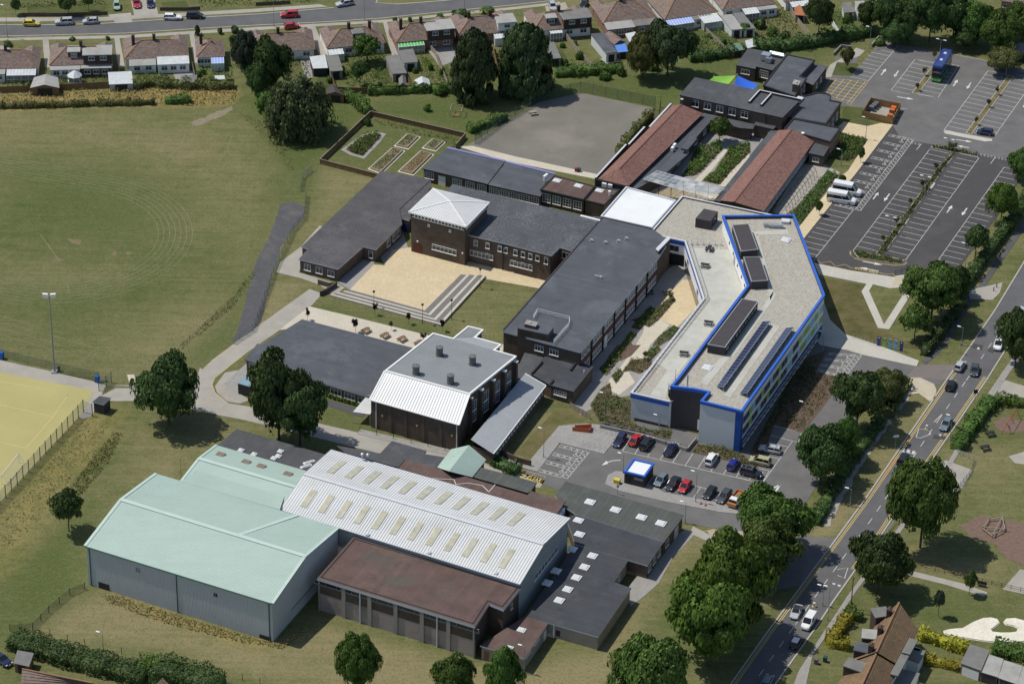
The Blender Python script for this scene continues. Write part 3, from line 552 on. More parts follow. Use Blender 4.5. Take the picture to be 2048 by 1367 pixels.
def wheelchair(b,c,rz,z,s=1.0):
 ca,sa=math.cos(rz),math.sin(rz);f=lambda x,y:(c[0]+s*(x*ca-y*sa),c[1]+s*(x*sa+y*ca))
 ribbon(b,[f(.35*math.cos(t),.35*math.sin(t)-.2)for t in np.linspace(2.2,6.0,9)],.11*s,z)
 ribbon(b,[f(-.1,.6),f(-.05,.05),f(.35,.05),f(.5,-.45),f(.68,-.4)],.11*s,z+.003);ribbon(b,[f(-.07,.32),f(.25,.32)],.1*s,z+.005)
 ribbon(b,[f(-.1+.1*math.cos(t),.78+.1*math.sin(t))for t in np.linspace(0,6.28,7)],.1*s,z+.007)
Z1=.075
lb=MB()
bays(lb,*[(66.59,36.48),(77.21,59.32)],11,4.8,1,Z1)
bays(lb,*[(75.65,40.77),(97.56,89.02)],22,4.7,-1,Z1)
bays(lb,*[(86.97,36.98),(108.74,85.23)],22,4.7,1,Z1)
bays(lb,*[(92.46,33.28),(114.08,80.82)],22,4.8,-1,Z1)
dashes(lb,*[(93.47,92.53),(95.85,91.38)],.5,.35,.14,Z1);dashes(lb,*[(93.42,91.9),(95.79,90.76)],.5,.35,.14,Z1);ribbon(lb,[(95.87,91.63),(94.4,88.6)],.13,Z1)
dashes(lb,*[(109.2,87.21),(116.05,84.54)],.5,.35,.14,Z1);dashes(lb,*[(109.13,86.59),(115.97,83.93)],.5,.35,.14,Z1);ribbon(lb,[(112.69,85.87),(111.11,82.4)],.13,Z1)
# blue-badge bays: nine bays with hatched strips and end zone
db0,db1=[np.array(q)for q in[(92.93,94.25),(77.35,59.35)]];du=(db1-db0)/np.linalg.norm(db1-db0);dn=np.array([du[1],-du[0]])
for k in range(10):
 c0=db0+(db1-db0)*k/9.3;hatch(lb,[c0-dn*.2,c0+du*.95-dn*.2,c0+du*.95+dn*4.6,c0+dn*4.6],.95,Z1,.08,base=BX)
 if k<9:wheelchair(lb,c0+du*2.2+dn*.9,R_(AX-90),Z1,1.0)
ea=db0-dn*.2;hatch(lb,[ea,ea-dn*1.3,db1-dn*1.5,db1-dn*.2],.95,Z1+.008,.08,base=BX)
for t,h in(([(82.11,64.4),(83.66,67.74)],0),([(86.13,67.13),(84.56,63.56)],0),([(98.42,58.75),(100.05,62.28)],0),([(103.29,61.13),(101.72,57.61)],0),([(77.4,36.21),(81.7,34.73)],0),([(80.59,32.09),(76.4,33.56)],0)):
 quad_to_arrow(lb,t[0],t[1],Z1+.01)
lb.build('car_park_lines',M_line,kind='structure')
ub=MB();Z0=.06
bays(ub,*[(94.99,142.95),(86.01,123.59)],10,4.8,-1,Z0)
bays(ub,*[(98.54,135.67),(91.09,118.77)],8,4.8,1,Z0);ribbon(ub,[(98.54,135.67),(103.33,133.96)],.1,Z0)
bays(ub,*[(108.99,132.57),(102.17,115.28)],8,4.8,-1,Z0);ribbon(ub,[(102.17,115.28),(97.48,116.92)],.1,Z0)
bays(ub,*[(116.0,130.15),(101.99,98.86)],15,4.9,1,Z0);bays(ub,*[(128.11,128.49),(113.49,95.8)],15,4.9,-1,Z0)
bays(ub,*[(130.04,111.45),(118.53,86.59)],10,4.8,1,Z0)
ribbon(ub,[(108.89,138.56),(116.62,135.59),(125.3,131.6)],.1,Z0)
for t in([(89.34,126.66),(90.88,130.21)],[(93.87,129.25),(92.44,125.71)],[(106.53,121.5),(107.94,125.0)],[(111.08,123.53),(109.68,120.17)],[(92.24,115.41),(96.24,114.13)],[(104.28,94.07),(108.07,92.97)],[(106.93,90.08),(104.31,90.96)],[(122.27,111.14),(123.63,114.31)]):
 quad_to_arrow(ub,t[0],t[1],Z0+.01)
ribbon(ub,[(91.84,109.68),(94.19,109.0)],.12,Z0)
ub.build('upper_car_park_lines',M_line,kind='structure')
hatch(yb,[(76.77,124.28),(85.99,123.32),(80.48,110.78),(74.64,116.8)],1.7,.06,.12,base=20)
zz=[(66.59,35.6),(67.13,36.93),(68.0,35.11),(70.28,35.95),(71.23,33.81),(73.4,34.76),(74.61,33.28),(75.69,32.88)];ribbon(yb,zz,.12,Z1+.004)
zz=[(80.53,31.44),(82.35,30.75),(83.59,31.12),(84.24,29.74)];ribbon(yb,zz,.12,Z1+.004)
for d in(0,.35):
 ribbon(yb,[(p[0]+d*.4,p[1]-d)for p in[(74.98,40.74),(74.86,39.19),(75.63,37.68),(79.06,36.27),(83.93,34.92),(86.29,35.23),(87.17,36.35)]],.1,Z1+.004)
hatch(yb,[(1.67,-48.08),(7.26,-50.74),(5.58,-54.31),(0.3,-51.67)],30,.062,.1)
yb.build('yellow_lines',M_yellow,kind='structure')
def words(name,txt,p,q,size,z,m,squeeze=1.0):
 c=bpy.data.curves.new(name,'FONT');c.body=txt;c.align_x='CENTER';c.align_y='CENTER';c.size=size
 p,q=np.array(p),np.array(q);o=bpy.data.objects.new(name,c);link(o);c.materials.append(m);c.offset=.012*size
 o.location=(*((p+q)/2),z);o.rotation_euler=(0,0,math.atan2(q[1]-p[1],q[0]-p[0]))
 bpy.context.view_layer.update();o.scale=(np.linalg.norm(q-p)/max(.1,o.dimensions.x),squeeze,1);o['kind']='structure';return o
words('painted_words','KEEP CLEAR',*[(80.42,31.43),(75.5,33.31)],1.3,Z1+.008,M_yellow,1.0)
words('painted_words','KEEP CLEAR',*[(1.09,-50.06),(6.27,-52.36)],1.6,.075,M_yellow,1.2)
# south lot markings
sb=MB();Z2=.065
bays(sb,*[(22.62,-41.11),(50.17,-51.71)],11,4.9,1,Z2)
bays(sb,*[(28.7,-49.68),(47.15,-57.22)],8,4.9,-1,Z2)
bays(sb,*[(57.26,-36.31),(50.21,-51.8)],7,5.0,-1,Z2);ribbon(sb,[(53.84,-30.71),(59.3,-33.12),(58.46,-36.64),(57.26,-36.31)],.12,Z2)
def badge(b,tl,tr,br,bl,n,z):
 tl,tr,br,bl=[np.array(q)for q in(tl,tr,br,bl)]
 for k in range(n+1):
  f0,f1=k/(n+.28),(k+.28)/(n+.28);e=.78
  hatch(b,[tl+(bl-tl)*f0,lerp(tl+(bl-tl)*f0,tr+(br-tr)*f0,e),lerp(tl+(bl-tl)*f1,tr+(br-tr)*f1,e),tl+(bl-tl)*f1],.95,z,.08,base=BX)
  if k<n:
   fm=(f1+(k+1)/(n+.28))/2;u=tr-tl;wheelchair(b,lerp(tl+(bl-tl)*fm,tr+(br-tr)*fm,.66),math.atan2(u[1],u[0]),z,1.0)
 hatch(b,[lerp(tl,tr,.8),tr,br,lerp(bl,br,.8)],.95,z+.008,.08,base=BX)
badge(sb,*[(10.29,-39.16),(16.02,-41.69),(11.44,-51.48),(5.77,-49.02)],3,Z2)
badge(sb,*[(67.15,-2.36),(74.09,-2.91),(69.78,-12.11),(63.89,-9.58)],3,Z2)
ribbon(sb,[(22.22,-44.37),(20.71,-44.6),(19.29,-45.36)],.2,Z2);sb.face([(*p,Z2+.003)for p in[(19.4,-44.64),(19.69,-45.7),(18.37,-46.46)]])
for t in([(53.78,-52.03),(52.27,-55.75)],[(53.78,-52.03),(51.26,-54.39)]):quad_to_arrow(sb,t[0],t[1],Z2+.01,.2)
sb.build('south_car_park_lines',M_line,kind='structure')
# main road
MR_L=[(127.46,65.87),(113.36,37.31),(104.49,16.49),(98.25,3.14),(92.77,-8.39),(81.45,-32.56),(70.65,-55.85),(64.0,-69.39),(56.58,-84.41),(48.63,-100.42),(40.98,-116.47),(37.28,-124.3)]
MR_R=[(128.66,49.86),(110.28,12.54),(99.84,-10.88),(91.59,-28.32),(83.6,-44.85),(77.01,-58.76),(71.69,-70.31),(66.41,-80.54),(61.45,-90.65),(58.33,-97.49),(49.09,-116.23),(44.9,-124.79)]
def ext(pl,k=4):return[tuple(np.array(pl[0])+(np.array(pl[0])-np.array(pl[1]))*k)]+list(pl)+[tuple(np.array(pl[-1])+(np.array(pl[-1])-np.array(pl[-2]))*k)]
strip('main_road',ext(MR_L),ext(MR_R),.03,M_road)
kb=MB();ribbon(kb,MR_L,.3,.1);ribbon(kb,MR_R,.3,.1);kb.build('main_road_kerb',M_kerb,kind='structure')
sheet('side_apron',[(64.0,-69.39),(60.46,-70.0),(57.11,-69.27),(52.53,-72.76),(49.74,-87.52),(55.52,-86.05)],.035,M_asph)
def shift(pl,d):
 out=[]
 for i,p in enumerate(pl):
  a,c=np.array(pl[max(0,i-1)]),np.array(pl[min(len(pl)-1,i+1)]);u=(c-a)/np.linalg.norm(c-a);out.append(tuple(np.array(p)+np.array([-u[1],u[0]])*d))
 return out
yb=MB()
for d in(.5,.85):ribbon(yb,shift(MR_L[4:],d),.13,.05)
for d in(-.5,-.85):ribbon(yb,shift(MR_R[2:8],d),.13,.05)
yb.build('double_yellow_lines',M_yellow,kind='structure')
wb=MB();mid=[tuple((np.array(a)+np.array(b))/2)for a,b in zip(MR_L,MR_R)]
for i in range(2,len(mid)-2):dashes(wb,mid[i],mid[i+1],2.2,2.6,.12,.05)
for l in([(82.54,-34.0),(83.45,-30.83),(85.63,-31.5),(85.61,-32.79),(83.32,-34.34),(82.54,-34.0)],[(63.08,-80.32),(65.13,-79.77),(64.19,-83.21),(62.93,-82.28)],[(86.77,-28.3),(88.73,-25.24)]):ribbon(wb,l,.14,.055)
for c in([(79.29,-38.32),(82.2,-39.67)],[(79.14,-38.87),(81.94,-40.22)],[(61.78,-84.9),(63.42,-85.81)]):dashes(wb,c[0],c[1],.6,.5,.5,.056)
wb.build('road_lines',M_line,kind='structure')
for c in((1957,692),(1986,700),(1876,872)):
 pass
for q in([(98.29,2.54),(100.23,1.8),(99.7,-0.02),(97.79,0.91)],[(101.44,1.24),(102.65,0.68),(101.91,-1.15),(100.93,-0.38)],[(86.32,-32.77),(88.68,-33.61),(88.16,-34.73),(85.87,-34.26)]):
 sheet('speed_cushion',q,.09,M_asph_new,thick=.06)
for q in([(98.68,0.34),(99.2,1.16),(99.4,0.17)],[(87.24,-32.74),(87.46,-33.65),(87.94,-32.9)]):sheet('cushion_mark',q,.095,M_line)
for q in([(80.27,-34.26),(81.45,-34.77),(80.56,-36.63),(79.31,-37.04)],[(77.42,-41.1),(78.2,-41.43),(74.77,-48.34),(74.2,-48.01)]):sheet('cycle_lane_patch',q,.043,mat("faded_red_surface",(.2,.1,.075),.9,.2,1))
sheet('pavement',[(117.65,60.86),(102.2,26.95),(99.19,21.54),(91.83,2.92),(88.65,-2.21),(86.49,-4.86),(87.07,-6.42),(89.76,-2.76),(93.11,2.96),(100.48,21.37),(103.74,27.01),(119.37,60.92)],.06,M_asph_path)
sheet('pavement',[(99.43,24.72),(104.02,26.59),(107.5,28.22),(106.45,23.91),(104.43,20.67),(99.56,20.92)],.065,M_concpath)
sheet('pavement',[(82.13,-15.37),(68.2,-45.53),(66.78,-50.9),(64.13,-57.1),(60.76,-65.78),(62.71,-65.72),(66.44,-55.29),(70.49,-44.56),(80.28,-23.07),(83.73,-17.24)],.05,M_concpath,rag=.25)
strip('pavement',[(115.65,18.97),(106.81,-0.97),(96.96,-21.56),(87.72,-43.82),(76.42,-65.28),(64.66,-88.17),(59.07,-100.1),(53.64,-112.09),(50.98,-121.0)],[(116.19,14.82),(107.83,-2.14),(98.1,-22.47),(89.11,-43.05),(77.96,-64.38),(66.06,-87.33),(60.65,-98.97),(56.42,-107.5),(53.69,-120.92)],.08,M_flag,thick=.06)
sheet('pavement',[(85.22,-43.72),(87.89,-42.19),(92.75,-45.62),(90.07,-51.9),(86.12,-56.39),(84.85,-49.43)],.06,M_concpath)
# park
sheet('path',[(75.12,-79.45),(80.64,-81.72),(87.05,-84.27),(91.03,-86.87),(90.22,-88.17),(83.21,-84.55),(74.95,-81.25)],.03,M_concpath)
sheet('concrete_slab',[(98.14,-79.22),(100.02,-79.49),(99.01,-87.58),(94.0,-85.81)],.05,M_concpath)
sheet('concrete_slab',[(100.6,-40.33),(105.23,-38.0),(104.55,-43.44),(101.61,-42.82)],.05,M_concpath)
sheet('concrete_slab',[(101.27,-15.68),(103.3,-11.74),(108.19,-14.47),(107.46,-20.25),(101.45,-18.55)],.05,M_concpath)
def blob(c,rx,ry,n=24,rag=.06):return[(c[0]+rx*math.cos(t)*(1+random.uniform(-rag,rag)),c[1]+ry*math.sin(t)*(1+random.uniform(-rag,rag)))for t in np.linspace(0,6.283,n,endpoint=False)]
sheet('bark_bed',blob((102.48,-28.89),3.4,2.9),.03,M_bark_red)
sheet('bark_bed',[(88.17,-64.9),(92.48,-61.35),(97.25,-62.57),(101.91,-64.46),(100.19,-78.17),(96.57,-76.32),(93.86,-70.61),(89.67,-69.07)],.03,M_bark_red,rag=.2)
cb=MB();outl=[(81.49,-99.41),(82.66,-98.91),(85.03,-98.53),(87.21,-96.6),(89.23,-95.29),(90.75,-95.09),(91.82,-95.52),(92.07,-96.61),(91.19,-97.72),(90.24,-98.68),(90.43,-99.44),(91.89,-99.71),(93.76,-99.65),(95.11,-99.3),(95.52,-98.21),(94.68,-97.46),(93.33,-97.03),(93.05,-96.27),(93.63,-95.31),(95.25,-95.11),(97.2,-95.98),(99.1,-97.94),(98.2,-101.36),(96.06,-102.19),(92.57,-102.6),(89.26,-102.4),(85.72,-101.59),(82.92,-100.91),(81.6,-100.18)]
cb.prism(offset(outl,.15),0,.1);cb.prism(outl,.1,.28);cb.build('chalk_stone_bed',M_chalk,kind='structure')
# courtyards
sheet('courtyard',[(-26.91,37.45),(-22.41,38.93),(-10.16,33.24),(9.17,26.59),(7.64,21.42),(-11.13,27.14),(-18.92,11.89),(-35.5,19.98),(-30.73,30.97),(-28.4,30.62)],.06,M_cream)
sheet('shaded_paving',[(-38.22,22.96),(-35.44,19.87),(-30.73,30.97),(-30.59,37.75),(-28.29,30.62),(-26.09,36.16),(-22.97,35.83),(-25.04,46.42),(-28.77,41.81),(-33.41,38.53)],.05,M_flag)
st_in=[(-35.5,19.98),(-18.92,11.89),(-11.46,27.35)];st_out=[(-39.68,16.98),(-15.23,5.44),(-5.96,26.37)]
def band(f):return[lerp(a,b,f)for a,b in zip(st_in,st_out)]
fr=(0,.24,.34,.58,.68,.9,1.0)
for k in range(6):
 bb=MB();h=.1+.14*((k+1)//2);bb.prism(band(fr[k])+band(fr[k+1])[::-1],.0,h);bb.build('step',M_greypave if k%2==0 else M_pale,kind='structure')
sheet('pale_walkway',[(-49.47,2.81),(-48.35,5.09),(-43.75,12.66),(-34.88,9.05),(-17.25,1.51),(-14.18,-2.0),(-20.37,-6.59),(-44.86,3.99)],.06,M_pale)
sheet('pale_walkway',[(-1.9,-1.17),(6.44,19.69),(7.2,21.83),(8.07,21.44),(-1.45,-3.55),(-4.05,-6.03)],.06,M_pale)
sheet('path',[(-51.46,31.08),(-47.29,38.24),(-43.65,47.98),(-43.02,46.88),(-46.66,30.17),(-47.0,26.92),(-38.19,22.32),(-36.58,20.89),(-38.77,17.23),(-42.08,21.75),(-46.62,24.57),(-51.92,26.74)],.05,M_concpath)
sheet('yard',[(16.38,-6.9),(19.21,-0.83),(32.29,29.79),(38.21,35.44),(41.73,18.43),(24.84,-20.2),(19.94,-22.28),(14.21,-28.13),(12.2,-20.64)],.04,M_flag)
sheet('cream_terrace',[(39.33,26.82),(39.94,22.58),(40.59,16.92),(35.27,6.81),(31.93,9.77),(30.76,14.28),(34.8,22.4),(37.14,26.75)],.06,M_cream)
sheet('pale_walkway',[(30.75,13.86),(31.93,9.77),(33.8,7.78),(29.29,-0.48),(28.33,-4.9),(26.46,-8.13),(24.61,-11.52),(25.0,-12.87),(25.78,-15.37),(22.35,-20.29),(20.0,-18.07),(20.37,-14.59),(22.76,-9.63),(25.19,-3.62),(27.81,3.91),(28.7,9.66)],.065,M_pale)
for pts in([(25.47,9.54),(29.62,12.16),(34.74,20.28),(35.43,18.2),(31.5,9.75),(29.26,6.6)],[(31.31,3.22),(34.32,7.39),(35.91,6.84),(34.72,3.34),(31.4,-0.81),(29.82,-0.46)],[(22.39,-0.72),(27.38,-0.55),(25.16,-5.01),(22.8,-7.07),(20.19,-5.78)],[(23.03,-11.58),(25.13,-6.6),(29.16,-5.47),(29.61,-8.41),(26.9,-12.03),(25.04,-10.92)],
   [(16.3,-24.3),(18.44,-18.51),(20.56,-15.55),(21.01,-20.34),(24.8,-22.11),(24.41,-30.59),(28.43,-33.23),(33.02,-33.08),(32.39,-36.78),(24.35,-33.74),(18.27,-31.35)]):
 sheet('planting_bed',pts,.09,M_bark)
sheet('lawn',[(1.22,-42.36),(9.09,-26.43),(13.21,-25.35),(15.43,-29.59),(9.9,-32.0),(4.05,-44.97)],.03,turf("turf_bank",(.085,.09,.03),(.17,.14,.07)))
# garden court between the red-roofed wings
sheet('garden_court',[(27.19,73.89),(31.38,78.86),(36.9,87.61),(46.32,101.74),(48.37,94.26),(55.52,95.04),(60.36,96.73),(48.42,69.47),(45.88,63.97),(29.91,66.88)],.04,M_flag)
sheet('cream_path',[(48.86,86.84),(50.45,88.13),(45.23,75.78),(42.71,70.91),(41.35,71.57),(46.01,80.63)],.06,M_pale)
sheet('cream_path',[(54.77,85.11),(54.9,83.16),(48.4,68.99),(46.8,69.41),(51.16,78.41)],.06,M_pale)
sheet('cream_path',[(31.13,69.28),(47.65,65.2),(46.95,62.38),(29.84,64.06)],.055,M_cream)
sheet('cream_path',[(38.48,75.52),(41.27,81.66),(41.95,81.2),(39.6,74.36)],.062,M_pale)
for pts in([(42.16,86.58),(48.26,91.76),(48.77,87.33),(42.27,74.47),(38.17,73.11),(40.08,77.98)],[(50.45,88.13),(55.3,90.79),(55.04,85.85),(49.88,75.95),(47.29,69.9),(43.2,71.64),(46.44,77.02)]):sheet('planting_bed',pts,.08,M_bark)
sheet('side_path',[(66.41,80.2),(71.18,81.6),(75.5,76.93),(73.48,73.27),(61.45,56.45),(58.67,57.5)],.05,M_concpath)
sheet('planting_bed',[(77.29,95.89),(83.28,93.62),(79.81,84.36),(77.68,82.58),(71.35,84.04),(74.15,90.29)],.08,M_bark)
sheet('planting_bed',[(72.63,77.54),(74.94,75.71),(69.99,64.88),(64.56,52.01),(62.59,56.49),(66.55,64.75)],.08,M_bark)
# sports court behind the school
sheet('sports_court',[(15.48,114.43),(32.85,107.34),(30.77,101.13),(20.6,74.83),(18.49,72.84),(-0.8,81.5),(-9.52,85.32),(-11.31,86.97),(-3.8,96.73),(5.19,109.08)],.03,mat("court_asphalt",(.175,.165,.142),.93,.2,.09,7,stain=(.27,.245,.2),stain_amt=.8))
sheet('pale_walkway',[(-13.64,86.14),(-10.13,86.53),(-0.1,81.77),(19.66,73.6),(18.48,71.65),(-2.41,79.49)],.045,M_pale)
# beds and lawns on the south and east
sheet('planting_bed',[(53.85,-30.53),(59.49,-33.3),(69.77,-12.31),(63.86,-9.97),(66.91,-1.17),(60.81,-5.36),(48.4,-40.79),(50.13,-46.13)],.08,M_bark)
sheet('planting_bed',[(36.39,-41.01),(37.92,-38.05),(45.92,-39.97),(50.01,-46.49)],.09,M_bark)
sheet('lawn',[(67.88,28.71),(77.44,26.06),(76.12,23.25),(78.42,8.13),(79.61,6.95),(87.13,-0.46),(78.26,1.23),(71.35,5.44),(68.34,11.06)],.02,turf("turf_rough",(.06,.07,.022),(.15,.125,.06)))
# islands in the car parks
def island(name,pts,m=None,z=.13):
 b=MB();pts=ccw(pts);b.ring(pts,offset(pts,-.16),0,z);o=b.build(name+'_kerb',M_kerb,kind='structure');sheet(name,offset(pts,-.16),z-.03,m or M_turf_dry)
island('island',[(102.69,132.58),(95.95,117.39),(97.48,116.92),(104.13,132.1)]);island('island',[(120.66,127.92),(106.88,97.29),(108.23,96.59),(122.08,127.44)])
island('island',[(80.55,39.4),(99.32,81.46),(102.78,87.7),(97.81,89.72),(98.52,90.99),(102.96,89.43),(108.82,86.95),(108.44,85.71),(103.82,87.49),(100.42,80.78),(82.19,39.02)],M_bark)
island('island',[(75.63,40.55),(76.32,40.79),(80.53,39.18),(82.17,38.8),(86.65,36.77),(85.64,35.42),(83.99,35.58),(76.52,37.72)],M_bark)
sheet('pavement',[(101.76,98.35),(102.48,98.38),(112.98,94.53),(112.75,93.52),(111.06,93.21),(101.96,96.85)],.13,M_whitepave,thick=.13)
for pts in([(95.04,70.05),(96.25,72.94),(97.25,72.51),(96.04,69.62)],[(87.07,53.52),(88.21,56.08),(89.65,55.67),(88.49,52.89)]):sheet('crossing_slab',pts,.14,M_whitepave)
# ---------------------------------------------------------------- building parts
WIN={}
def win_mesh(w,h,cols,rows,fr,bar=.07,gm=None,sill=True):
 k=('w',round(w,2),round(h,2),cols,rows,fr.name,gm.name if gm else '')
 if k in WIN:return WIN[k]
 b=MB();t=.09
 for sx in(-1,1):b.box((sx*(w/2-bar/2),-.03,0),(bar,t,h))
 for sz in(-1,1):b.box((0,-.03,sz*(h/2-bar/2)),(w-2*bar,t,bar))
 if sill:b.box((0,-.08,-h/2-.05),(w+.16,.16,.08))
 for c in range(1,cols):b.box((-w/2+w*c/cols,-.026,0),(bar*.9,t*.8,h-2*bar))
 if rows==2:b.box((0,-.022,h*.2),(w-2*bar,t*.7,bar*.8))
 elif rows>2:
  for r in range(1,rows):b.box((0,-.022,-h/2+h*r/rows),(w-2*bar,t*.7,bar*.7))
 p=MB();p.box((0,.0,0),(w-.04,.03,h-.04))
 def me(b,n,m):
  o=bpy.data.meshes.new(n);o.from_pydata(b.v,[],b.f);o.materials.append(m);return o
 WIN[k]=(me(b,'window',fr),me(p,'pane',gm or M_glass));return WIN[k]
def edge_frame(p,q):
 p,q=np.array(p[:2],float),np.array(q[:2],float);d=q-p;L=np.linalg.norm(d);u=d/L;n=np.array([u[1],-u[0]])
 return p,u,n,L
def window(root,pos,rz,w,h,cols=2,rows=2,fr=None,gm=None,name='window',sill=True):
 fm,pm=win_mesh(w,h,cols,rows,fr or M_white,gm=gm,sill=sill)
 o=bpy.data.objects.new(name,fm);link(o,root);o.location=Vector(pos)-origin(root);o.rotation_euler=(0,0,rz)
 g_=bpy.data.objects.new('pane',pm);link(g_,o);return o
def wins(root,p,q,ts,w,h,z,cols=2,rows=2,inset=.2,fr=None,gm=None,name='window'):
 """windows on the wall p->q (seen from outside, left to right); ts: fractions or (n, t0, t1)"""
 p,u,n,L=edge_frame(p,q);rz=math.atan2(u[1],u[0])
 if isinstance(ts,tuple):c,a,b=ts;ts=[a+(b-a)*(i+.5)/c for i in range(c)]
 for t in ts:
  c=p+u*L*t-n*(inset-.015);window(root,(c[0],c[1],z),rz,w,h,cols,rows,fr,gm,name)
def slab(root,name,p,q,t0,t1,z0,z1,m,inset=.2,d=.05):
 """flat panel (door, cladding, pilaster) standing d proud of the wall"""
 p,u,n,L=edge_frame(p,q);a,b_=p+u*L*t0-n*inset,p+u*L*t1-n*inset;c=(a+b_)/2+n*(d/2-.02)
 b=MB();b.box((c[0],c[1],(z0+z1)/2),(np.linalg.norm(b_-a),d+.04,z1-z0),math.atan2(u[1],u[0]));return b.build(name,m,root)
def flat(name,label,poly,h,wall,roofm,fascia=None,over=.2,fh=.28,par=0,parm=None,z0=0,cat='school building',group=None,roofname='roof',inner_drop=0):
 poly=ccw(poly);c=centre(poly);r=thing(name,label,cat,(c[0],c[1],z0),0,group)
 b=MB();b.prism(offset(poly,-over),z0-.3,h-fh);b.build('wall',wall,r)
 b=MB();b.prism(poly,h-fh,h,bot=True,mtop=0,mside=1);b.build(roofname,[roofm,fascia or M_dark],r)
 if par:
  b=MB();b.ring(offset(poly,.03),offset(poly,-.3),h-fh*.5,h+par);b.build('parapet',parm or M_dark,r)
 return r
DOME={}
def dome(root,x,y,z,w=1.3,d=1.3,rz=R_(BX),name='rooflight'):
 k=(w,d)
 if k not in DOME:
  b=MB();b.box((0,0,.1),(w+.2,d+.2,.2));b2=MB();b2.box((0,0,.27),(w,d,.16),taper=.72)
  ms=[]
  for bb,n,m in((b,'rooflight',M_white),(b2,'dome',M_dome)):
   me=bpy.data.meshes.new(n);me.from_pydata(bb.v,[],bb.f);me.materials.append(m);ms.append(me)
  DOME[k]=ms
 o=bpy.data.objects.new(name,DOME[k][0]);link(o,root);o.location=Vector((x,y,z))-origin(root);o.rotation_euler=(0,0,rz)
 g_=bpy.data.objects.new('dome',DOME[k][1]);link(g_,o)
def ribs(b,a,bb,c,d,pitch,w=.08,h=.06):
 """standing ribs on the slope a-b (low edge) c-d (high edge above b and a): run from edge ab to edge dc"""
 a,bb,c,d=[np.array(x,float)for x in(a,bb,c,d)];n=np.cross(bb-a,d-a);n/=np.linalg.norm(n)
 if n[2]<0:n=-n
 k=max(2,int(np.linalg.norm(bb-a)/pitch))
 for i in range(k+1):
  t=i/k;p,q=a+(bb-a)*t,d+(c-d)*t;b.bar(p+n*h*.35,q+n*h*.35,w,h)
def v3(p,z):return(p[0],p[1],z)
def slope_roof(root,name,a,bb,c,d,m,thick=.12):
 """one roof plane with thickness"""
 b=MB();q=[a,bb,c,d]if d is not None else[a,bb,c];n=len(q)
 lo=[(p[0],p[1],p[2]-thick)for p in q];b.add(q+lo,[list(range(n)),list(range(2*n-1,n-1,-1))]+[[i,n+i,n+(i+1)%n,(i+1)%n]for i in range(n)]);return b.build(name,m,root)
def courses(b,a,bb,c,d,step=.34,lift=.045):
 """tile courses on the slope a-b (eave) to d-c (ridge); c may equal d"""
 a,bb,c,d=[np.array(x,float)for x in(a,bb,c,d)];n=np.cross(bb-a,d-a)if np.linalg.norm(d-a)>.1 else np.cross(bb-a,c-a)
 n/=np.linalg.norm(n)
 if n[2]<0:n=-n
 mid=np.linalg.norm((c+d)/2-(a+bb)/2);k=max(2,int(mid/step))
 for i in range(k):
  t0,t1=i/k,(i+1)/k;p0,p1=a+(d-a)*t0+n*lift,bb+(c-bb)*t0+n*lift;q0,q1=a+(d-a)*t1,bb+(c-bb)*t1
  b.face([p0,p1,q1,q0]);b.face([a+(d-a)*t0-n*.01,bb+(c-bb)*t0-n*.01,p1,p0])
